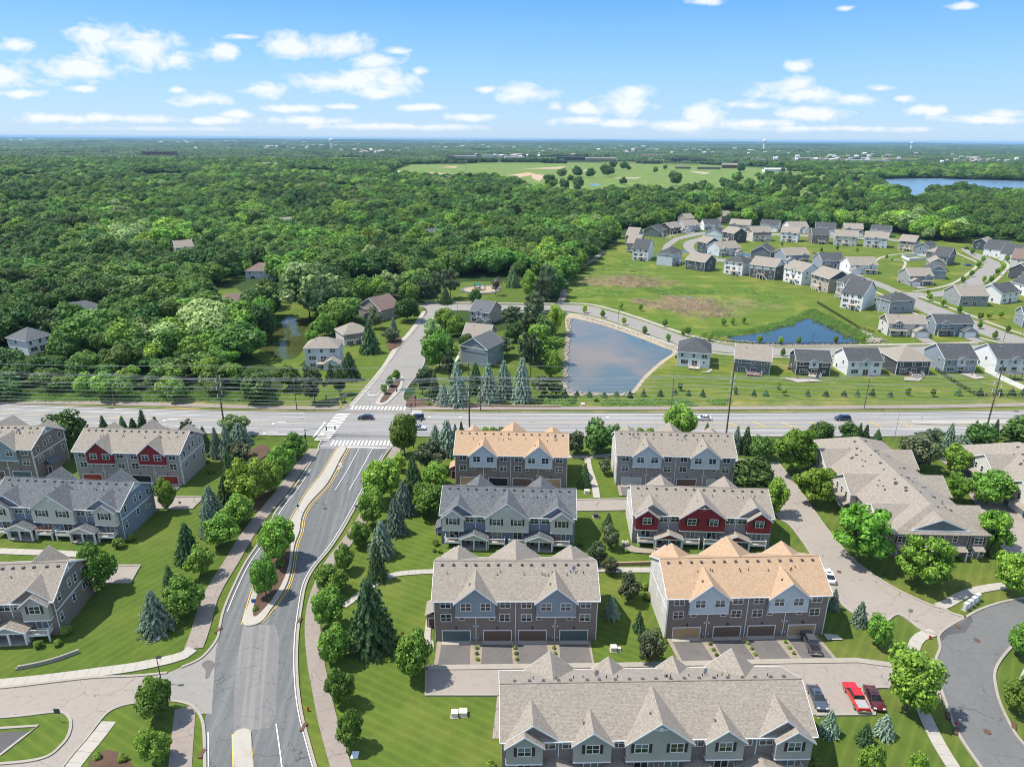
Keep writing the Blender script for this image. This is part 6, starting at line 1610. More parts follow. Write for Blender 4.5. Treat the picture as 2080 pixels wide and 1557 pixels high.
BP = [(-260, 880), (459, 887), (954, 890), (1474, 890), (2000, 884), (2600, 876)]
tops = (None, 742, 737, 735, 740, None)
wh = ['beyond the left edge', 'left of the junction', 'behind the orange row', 'behind the grey row with pale gables', 'leaning at the right', 'beyond the right edge']
HB = [hgt(p[0], p[1], t) if t else 24. for p, t in zip(BP, tops)]
AB = [pole(p[0], p[1], h, 'tall wooden transmission pole ' + w_) for p, h, w_ in zip(BP, HB, wh)]
SP = [(-140, 819), (234, 825), (603, 832), (976, 834), (1363, 832), (1755, 830), (2150, 824)]
tp = (None, 760, 768, 765, 763, 763, None)
wh = ['beyond the left edge', 'in front of the left woods', 'left of the junction before the pines', 'before the blue spruces', 'before the grey-blue pond', 'before the lawn of the charcoal houses', 'beyond the right edge']
AS = [pole(p[0], p[1], hgt(p[0], p[1], t) if t else 12.5, 'shorter wooden pole ' + w_, False) for p, t, w_ in zip(SP, tp, wh)]


def wires(A, label, grp, sag, rad):
    for k in range(len(A[0])):
        mb = MB()
        for a, b in zip(A[:-1], A[1:]):
            a, b = Vector(a[k]), Vector(b[k]); n = 10; q = [a.lerp(b, i / n) - Vector((0, 0, sag * 4 * (i / n) * (1 - i / n))) for i in range(n + 1)]
            for c, d in zip(q[:-1], q[1:]): mb.tube(c, d, rad, n=4, cap=False)
        tag(ob('overhead_wire', mb.mesh('overhead_wire', [MT['wire']])), label, 'wire', grp)


wires(AB, 'thin overhead wire strung between the tall transmission poles', 'transmission wires', 1.3, .045)
wires(AS, 'thin overhead wire strung between the shorter wooden poles', 'distribution wires', .8, .04)


def lamp(px, py, H, label, arm=0., ang=0., m='black', head=True):
    X, Y = G(px, py); r = empty('street_lamp', (X, Y, 0), ang, label, 'street lamp'); mb = MB(); mb.tube((0, 0, -.1), (0, 0, H), .09, .06, 7); ob('pole', mb.mesh('pole', [MT[m]]), r)
    if head:
        mb = MB(); mb.box(-.1, .2 + arm, -.05, .05, H - .05, H + .05); mb.box(arm, .75 + arm, -.22, .22, H - .02, H + .14); ob('lamp_head', mb.mesh('lamp_head', [MT[m]]), r)


lamp(329, 1388, 5.2, 'black street lamp with box head beside the side street tree', 0, 0)
lamp(1817, 888, hgt(1817, 888, 838), 'slim grey pole on the near side of the main road at right', m='grey', head=False)
lamp(1255, 659, hgt(1255, 659, 632), 'slim black lamp post on the pond road strip'); lamp(929, 628, 5, 'slim lamp post at the street bend')
lamp(1649, 703, 5.5, 'slim lamp post beside the blue pond'); lamp(1738, 500, 5, 'slim lamp post on the hillside')
lamp(2038, 694, hgt(2038, 694, 673), 'slim lamp post at the road fork'); lamp(1858, 594, hgt(1858, 594, 578), 'slim lamp post at the corner house')


def mast(px, py, ang, Larm, label, m='teal', sig=2, H=5.6, sign=None):
    X, Y = G(px, py); r = empty('traffic_signal', (X, Y, 0), ang, label, 'traffic signal', 'traffic signals at the junction')
    mb = MB(); mb.tube((0, 0, -.1), (0, 0, H), .15, .11, 9); ob('pole', mb.mesh('pole', [MT[m]]), r)
    mb = MB(); mb.tube((0, 0, H - .4), (Larm, 0, H + .1), .09, .05, 7); a = ob('mast_arm', mb.mesh('mast_arm', [MT[m]]), r)
    for i in range(sig):
        x = Larm * (1 - .28 * i) - .3; mb = MB(); mb.box(x - .16, x + .16, -.16, .16, H - .55, H + .5); h = ob('signal_head', mb.mesh('signal_head', [MT['black']]), a)
        for k, c in enumerate(('lens_red', 'lens_amber', 'lens_green')): mb = MB(); mb.tube((x, -.16, H + .33 - .33 * k), (x, -.22, H + .33 - .33 * k), .1, .1, 8); ob('lens', mb.mesh('lens', [MT[c]]), h)
    if sign: mb = MB(); mb.box(Larm * .35, Larm * .75, -.04, .02, H + .1, H + .55); ob('street_name_sign', mb.mesh('street_name_sign', [MT[sign]]), a)
    mb = MB(); mb.box(-.3, -.02, -.18, .18, 2.6, 3.8); ob('signal_head', mb.mesh('signal_head', [MT['black']]), r)


for k, c in dict(lens_red=(.25, .02, .02), lens_amber=(.25, .14, .02), lens_green=(.02, .2, .08), signteal=(.02, .32, .28), hydrant=(.5, .03, .02), signblue=(.03, .12, .35)).items(): MT[k] = plain(k, c, .5)
mast(623, 907, R_(4), 8.6, 'traffic signal with dark green mast arm at the near left corner of the junction')
mast(695, 823, R_(-112), 8., 'teal traffic signal mast at the far left corner pointing towards the viewer', sig=1)
mast(844, 826, R_(176), 6.2, 'teal traffic signal mast with teal street name sign at the far right corner', sign='signteal', sig=1)
mast(840, 909, R_(78), 7.5, 'dark traffic signal mast at the near right corner reaching over the road', m='darkgrey', sig=1)
for x, y, w_ in ((664, 826, 'left'), (836, 838, 'right')):
    X, Y = G(x, y); r = empty('signal_post', (X, Y, 0), 0, f'short pedestrian signal post at the far {w_} corner of the junction', 'signal post'); mb = MB(); mb.tube((0, 0, 0), (0, 0, 3), .07, n=6); ob('pole', mb.mesh('pole', [MT['darkgrey']]), r); mb = MB(); mb.box(-.18, .18, -.15, .15, 2.4, 3.1); ob('signal_head', mb.mesh('signal_head', [MT['black']]), r)


def signpost(px, py, label, m='white', w=.6, H=2.2):
    X, Y = G(px, py); r = empty('road_sign', (X, Y, 0), random.uniform(-.4, .4), label, 'sign'); mb = MB(); mb.tube((0, 0, 0), (0, 0, H), .04, n=5); ob('post', mb.mesh('post', [MT['grey']]), r); mb = MB(); mb.box(-w / 2, w / 2, -.06, -.02, H - w, H); ob('sign_panel', mb.mesh('sign_panel', [MT[m]]), r)


signpost(607, 1041, 'small blue sign at the left edge of the avenue median', 'signblue'); signpost(725, 1042, 'small blue sign at the east avenue kerb', 'signblue'); signpost(517, 1232, 'blue sign at the tip of the planted median', 'signblue', .8, 1.8)
signpost(122, 1466, 'brown sign on the grass island at lower left', 'darkgrey', .9, 2.6); signpost(1845, 1260, 'sign on the grass corner beside the alley mouth', 'grey', .7, 2.6); signpost(1871, 857, 'white sign at the tip of the main road median', 'white', .6, 2.)
signpost(2074, 686, 'small sign near the road fork', 'grey'); signpost(1372, 828, 'small white sign beside the path near the pond', 'white'); signpost(367, 1030, 'small dark sign at the end of the short alley by the blue row', 'darkgrey', .5, 1.6)


def boxthing(name, px, py, dims, m, label, cat, ang=0., lid=None):
    X, Y = G(px, py); r = empty(name, (X, Y, 0), ang, label, cat); w, d, h = dims
    mb = MB(); mb.box(-w / 2, w / 2, -d / 2, d / 2, .05, h); o = ob('cabinet', mb.mesh('cabinet', [MT[m]]), r); md = o.modifiers.new('bevel', 'BEVEL'); md.width = .05; md.segments = 2
    mb = MB(); mb.box(-w / 2 - .15, w / 2 + .15, -d / 2 - .15, d / 2 + .15, 0, .1); ob('base_pad', mb.mesh('base_pad', [MT['concrete']]), r)
    mb = MB(); mb.box(-w / 2 - .03, w / 2 + .03, -d / 2 - .03, d / 2 + .03, h, h + .07); ob('lid', mb.mesh('lid', [MT[lid or m]]), r)


MT['mailgrey'] = plain('pale_grey_cabinet', (.5, .53, .56), .5)
for i in range(4):
    a = R_(30); X, Y = G(1960 + i * 8, 1238 - i * 6); boxthing('mailbox_unit', *P(X, Y)[:2], (.95, .6, 1.5), 'mailgrey', f'{ORD[i]} from the left of the pale grey mailbox units on the curve', 'mailbox', a)
boxthing('utility_box', 924, 1453, (1., .9, .8), 'ivory_' if 'ivory_' in MT else 'cream_trim', 'left one of two pale green utility boxes on the lawn left of the bottom building', 'utility box'); boxthing('utility_box', 941, 1450, (1.1, 1., .7), 'cream_trim', 'right one of two pale utility boxes on the lawn left of the bottom building', 'utility box')
boxthing('utility_box', 1246, 1320, (1., .9, .8), 'cream_trim', 'larger pale utility box between the taupe and orange rows', 'utility box'); boxthing('utility_box', 1257, 1320, (.5, .5, .5), 'cream_trim', 'small pale utility box next to the larger one between the rows', 'utility box')
boxthing('utility_box', 1192, 1001, (1.2, .9, .8), 'cream_trim', 'utility box on the lawn beside the winding footpath', 'utility box'); boxthing('utility_box', 1210, 1050, (1.1, 1., .9), 'darkgrey', 'dark topped utility box right of the blue row', 'utility box')
boxthing('utility_box', 597, 938, (1.2, .8, 1.5), 'grey', 'grey signal cabinet under the trees beside the left sidewalk', 'utility box'); boxthing('utility_box', 1893, 924, (1.1, .9, .8), 'cream_trim', 'pale utility box in the shade behind the broad brown building', 'utility box')
boxthing('utility_box', 1184, 823, (1.2, .9, .6), 'cream_trim', 'white utility box in the grass below the grey-blue pond', 'utility box')
for i, (x, y, w_) in enumerate(((626, 1443, 'beside the east sidewalk near the bottom'), (1888, 1297, 'on the corner grass of the curved road'), (1941, 1472, 'on the kerb of the curved road below the big tree'))):
    X, Y = G(x, y); r = empty('fire_hydrant', (X, Y, 0), 0, 'small red fire hydrant ' + w_, 'fire hydrant'); mb = MB(); mb.tube((0, 0, 0), (0, 0, .7), .14, .13, 8); mb.tube((0, 0, .7), (0, 0, .85), .13, .04, 8); ob('barrel', mb.mesh('barrel', [MT['hydrant']]), r); mb = MB(); mb.tube((-.25, 0, .5), (.25, 0, .5), .07, n=6); ob('nozzle', mb.mesh('nozzle', [MT['hydrant']]), r)
for x, y, lb in ((320, 1295, 'white manhole slab on the lawn below the blue spruce'), (721, 1533, 'white square slab on the lawn near the bottom edge')):
    tag(B1('manhole_slab', 'white', None, b=(-.5, .5, -.6, .6, 0, .12)), lb, 'slab').location = (*G(x, y), 0)

# ------------------------------------------------------------------ walls and fences
def fence(pts, H, m, label, name='fence', panel='pale', step=2.4):
    p = resample(wl(pts, 3, False), step); r = empty(name, (p[0][0], p[0][1], 0), 0, label, 'fence'); o = p[0]; mbp = MB(); k = 0
    post = MB(); post.box(-.08, .08, -.08, .08, 0, H + .1); pm_ = post.mesh('post', [MT[m]])
    for a, b in zip(p[:-1], p[1:]):
        a, b = a - o, b - o; ob('post', pm_, r, (a[0], a[1], 0)); d = (b - a); L_ = np.linalg.norm(d); 
        if L_ < .2: continue
        an = math.atan2(d[1], d[0]); mb = MB()
        if panel == 'solid': mb.box(.08, L_ - .08, -.03, .03, .05, H)
        else:
            mb.box(0, L_, -.03, .03, .15, .25); mb.box(0, L_, -.03, .03, H - .15, H - .05)
            n = int(L_ / .22)
            for i in range(n): mb.box(i * L_ / n, i * L_ / n + .05, -.02, .02, .05, H)
        q = ob('panel', mb.mesh('panel', [MT[m]]), r, (a[0], a[1], 0), an)
        if panel != 'solid': tag(q, kind='stuff')
    return r


fence([(1900, 752), (1935, 776), (1962, 793), (1984, 805), (2080, 807), (2400, 806)], 1.4, 'black', 'black metal fence running down the lawn and along the main road at right')
fence([(2000, 754), (2040, 775), (2080, 793), (2200, 840)], 1.8, 'white', 'white vinyl fence running down towards the right edge', panel='solid')
fence([(1505, 700), (1600, 702), (1700, 701), (1745, 700)], 1.3, 'black', 'black metal fence along the near bank of the blue pond')
fence([(1660, 616), (1700, 640), (1745, 668), (1775, 676)], 1.3, 'black', 'black metal fence on the bank between blue pond and house lawns')
fence([(1420, 690), (1450, 693), (1505, 700)], 1.3, 'black', 'short black fence between the pond road and reeds')
fence([(1831, 523), (1862, 520), (1885, 522), (1884, 528), (1845, 530), (1831, 523)], 1.9, 'white', 'white fence boxed round the pool yard on the hill', panel='solid')
sheet('pool_deck', [(1835, 524), (1860, 522), (1880, 524), (1876, 528), (1848, 529)], 'concrete')


def stonewall(pts, H, rows, L_, m, label, name='retaining_wall'):
    p = resample(wl(pts, 5), L_); o = p[0]; r = empty(name, (o[0], o[1], 0), 0, label, 'wall'); rs = random.Random(3); cache = [MB().box(.01, L_ * .97, -.15, .15, 0, H / rows - .02).mesh('stone_block', [MT[m]]) for _ in range(2)]
    for j in range(rows):
        for a, b in zip(p[:-1], p[1:]):
            d = b - a; an = math.atan2(d[1], d[0]); s_ = (j % 2) * .5; q = a - o + d * s_
            ob('stone_block', cache[0], r, (q[0], q[1] + j * .03, j * H / rows + .02), an + rs.uniform(-.03, .03))


stonewall([(32, 1360), (70, 1353), (110, 1343), (153, 1328)], .7, 2, .6, 'rock', 'curved grey stone retaining wall on the lawn at lower left')
stonewall([(1218, 1150), (1262, 1148), (1330, 1146)], .8, 2, .7, 'tan_soil', 'brown retaining wall beside the footpath between the rows')
stonewall([(670, 818), (685, 812), (704, 806)], 1., 2, .8, 'rock', 'low curved entrance wall left of the street', 'entrance_wall'); stonewall([(853, 812), (870, 814), (878, 817)], 1., 2, .8, 'rock', 'low curved entrance wall right of the street', 'entrance_wall')
stonewall([(880, 826), (960, 826), (1060, 827), (1135, 827)], .8, 2, 1.2, 'tan_soil', 'long low brown wall between the path and the spruce bank')
# garden beds at lower left, mulch rings
sheet('planting_bed', smooth([(180, 1560), (195, 1535), (225, 1525), (262, 1545), (270, 1580), (200, 1600)], 4, True), 'mulch')
sheet('planting_bed', smooth([(500, 930), (520, 908), (542, 905), (545, 922), (520, 940), (500, 960)], 4, True), 'mulch')
sheet('planting_bed', smooth([(560, 950), (575, 962), (545, 1010), (520, 1040), (510, 1030), (535, 985)], 4, True), 'mulch')
sheet('planting_bed', smooth([(790, 690), (810, 682), (815, 700), (790, 712)], 4, True), 'mulch'); sheet('planting_bed', smooth([(825, 826), (836, 805), (850, 812), (880, 822), (860, 826)], 4, True), 'mulch')
sheet('rock_bed', smooth([(1270, 1100), (1290, 1112), (1330, 1118), (1330, 1125), (1280, 1122), (1264, 1112)], 4, True), 'gravel')
sheet('playground', smooth([(935, 588), (965, 581), (1010, 580), (1018, 588), (1000, 596), (955, 596)], 5, True), 'asph_ave'); sheet('playground_sand', smooth([(942, 588), (968, 582.5), (1004, 582.5), (1010, 588), (995, 594), (958, 594)], 5, True), 'sand')
X, Y = G(975, 590); r = empty('playground_set', (X, Y, 0), .3, 'small grey playground climbing set on the oval sand', 'playground')
mb = MB(); [mb.box(x, x + .2, y, y + .2, 0, 3.4) for x in (-3, 0, 3) for y in (-1.2, 1.2)]; ob('post', mb.mesh('post', [MT['darkgrey']]), r); tag(r.children[-1], kind='stuff')
mb = MB(); mb.box(-3, 0.2, -1.2, 1.4, 1.4, 1.6); ob('platform', mb.mesh('platform', [MT['wooddeck']]), r)
mb = MB(); mb.slab([(-3.3, -1.6, 3.4), (.4, -1.6, 3.4), (.4, 0, 4.4), (-3.3, 0, 4.4)], .1); mb.slab([(-3.3, 1.7, 3.4), (.4, 1.7, 3.4), (.4, 0, 4.4), (-3.3, 0, 4.4)], .1); ob('canopy', mb.mesh('canopy', [MT['teal']]), r)
mb = MB(); mb.slab([(0.2, -.4, 1.6), (3.4, -.4, .2), (3.4, .4, .2), (.2, .4, 1.6)], .1); ob('slide', mb.mesh('slide', [MT['signblue']]), r)
# pergola roof behind the white fence
X, Y = G(2055, 770); r = empty('gazebo', (X, Y, 0), 0, 'dark roofed garden gazebo behind the white vinyl fence', 'gazebo')
mb = MB(); q = [(-2.6, -2, 2.5), (2.6, -2, 2.5), (2.6, 2, 2.5), (-2.6, 2, 2.5)]; mb.add(q + [(-.8, 0, 3.3), (.8, 0, 3.3)], [(0, 1, 5, 4), (1, 2, 5), (2, 3, 4, 5), (3, 0, 4), (3, 2, 1, 0)]); ob('roof', mb.mesh('roof', [MT['shDark']]), r)
for x, y in ((-2.2, -1.7), (2.2, -1.7), (2.2, 1.7), (-2.2, 1.7)): B1('post', 'wooddeck', r, b=(x - .1, x + .1, y - .1, y + .1, 0, 2.5))
# fountain plume in the green pond
X, Y = G(583, 662); mb = MB(); rs = random.Random(2)
for i in range(26): a = rs.uniform(0, 6.28); rr = rs.uniform(.2, 1.2); mb.tube((0, 0, .1), (math.cos(a) * rr * .5, math.sin(a) * rr * .5, rs.uniform(1.5, 2.8)), .05, .03, 4); mb.tube((math.cos(a) * rr * .5, math.sin(a) * rr * .5, 2.2), (math.cos(a) * rr, math.sin(a) * rr, .2), .03, .08, 4)
tag(ob('water_fountain', mb.mesh('water_fountain', [MT['white']]), None, (X, Y, 0)), 'white fountain plume rising from the green pond', 'fountain')
# a walker on the far sidewalk
def person(px, py, label, mt1, mt2):
    X, Y = G(px, py); r = empty('person', (X, Y, .2), .4, label, 'person')
    vs = [(0, 0, .95), (0, 0, 1.2), (0, 0, 1.42), (0, -.01, 1.52), (0, -.02, 1.66), (.1, 0, .9), (.11, -.1, .5), (.11, -.02, .08), (.11, -.14, .04), (-.1, 0, .9), (-.11, .12, .5), (-.11, .3, .1), (-.11, .2, .04), (.2, 0, 1.4), (.25, .06, 1.12), (.25, -.06, .88), (-.2, 0, 1.4), (-.25, -.06, 1.12), (-.25, -.16, .9)]
    es = [(0, 1), (1, 2), (2, 3), (3, 4), (0, 5), (5, 6), (6, 7), (7, 8), (0, 9), (9, 10), (10, 11), (11, 12), (2, 13), (13, 14), (14, 15), (2, 16), (16, 17), (17, 18)]
    rad = [.14, .14, .15, .06, .1, .1, .07, .05, .04, .1, .07, .05, .04, .06, .05, .04, .06, .05, .04]
    me = bpy.data.meshes.new('body'); me.from_pydata(vs, es, []); o = ob('body', me, r); o.modifiers.new('skin', 'SKIN')
    for i, rr in enumerate(rad): me.skin_vertices[0].data[i].radius = (rr, rr)
    me.skin_vertices[0].data[0].use_root = True; s = o.modifiers.new('sub', 'SUBSURF'); s.levels = 1; s.render_levels = 1; me.materials.append(MT[mt1])


person(858, 634, 'person in red walking on the pavement beside the street', 'w_red', 'black')


# garden and balcony furniture
MT['cush_orange'] = plain('orange_cushion', (.6, .16, .04), .7); MT['cush_blue'] = plain('blue_cushion', (.03, .22, .32), .7); MT['cush_grey'] = plain('grey_cushion', (.3, .3, .32), .7); MT['terracotta'] = plain('terracotta_pot', (.35, .12, .06), .8)


def chair(x, y, z, a, m, label, grp='balcony and patio chairs'):
    r = empty('patio_chair', (x, y, z), a, label, 'chair', grp)
    for sx in (-.27, .27):
        for sy in (-.27, .27): B1('leg', 'black', r, b=(sx - .025, sx + .025, sy - .025, sy + .025, 0, .42))
    B1('seat', m, r, b=(-.32, .32, -.32, .32, .42, .54)); B1('backrest', m, r, b=(-.32, .32, .26, .36, .56, 1.05))


def on_balcony(Tn, u, w, m, label, a=0.):
    root, f, Wd, ang = Tn; c, s = math.cos(ang), math.sin(ang); l = root.location
    chair(l.x + u * c + w * s, l.y + u * s - w * c, l.z + 2.95, ang + a, m, label)


on_balcony(T9, 11.1, .8, 'cush_orange', 'orange chair at the left of the middle balcony of the left blue row', .4); on_balcony(T9, 12.6, .8, 'cush_orange', 'orange chair at the right of the middle balcony of the left blue row', -.4)
on_balcony(T8, 2.2, .8, 'cush_blue', 'blue chair on the leftmost balcony of the red gabled grey row'); on_balcony(T8, 16.6, .9, 'cush_grey', 'grey chair on the third balcony of the red gabled grey row'); on_balcony(T7, 24.6, .8, 'terracotta', 'rust brown chair on the rightmost balcony of the blue row'); on_balcony(T7, 3.1, .8, 'cush_grey', 'grey chair on the leftmost balcony of the blue row')
on_balcony(T11, 18.4, .9, 'cush_blue', 'teal chair on a balcony of the bottom row left of centre')
for px, py, m, lb in ((1985, 765, 'cush_grey', 'grey patio chair behind the blue-grey house by the black fence'), (1973, 762, 'terracotta', 'rust brown patio chair behind the blue-grey house by the black fence'), (1641, 772, 'cush_grey', 'grey patio chair on the patio of the charcoal house'), (1620, 770, 'terracotta', 'brown patio chair on the patio of the charcoal house'), (1862, 769, 'cush_grey', 'dark patio chair on the stone patio beside the red deck')):
    X, Y = G(px, py); chair(X, Y, .25, .3, m, lb)


def grill(px, py, label):
    X, Y = G(px, py); r = empty('barbecue_grill', (X, Y, .2), .2, label, 'grill'); B1('cart', 'black', r, b=(-.55, .55, -.28, .28, 0, .85)); mb = MB(); mb.tube((-.45, 0, .9), (.45, 0, .9), .3, .3, 12); ob('hood', mb.mesh('hood', [MT['darkgrey']]), r)


grill(1545, 762, 'black barbecue grill on the deck side of the green-grey house'); grill(1660, 768, 'black barbecue grill behind the charcoal house')

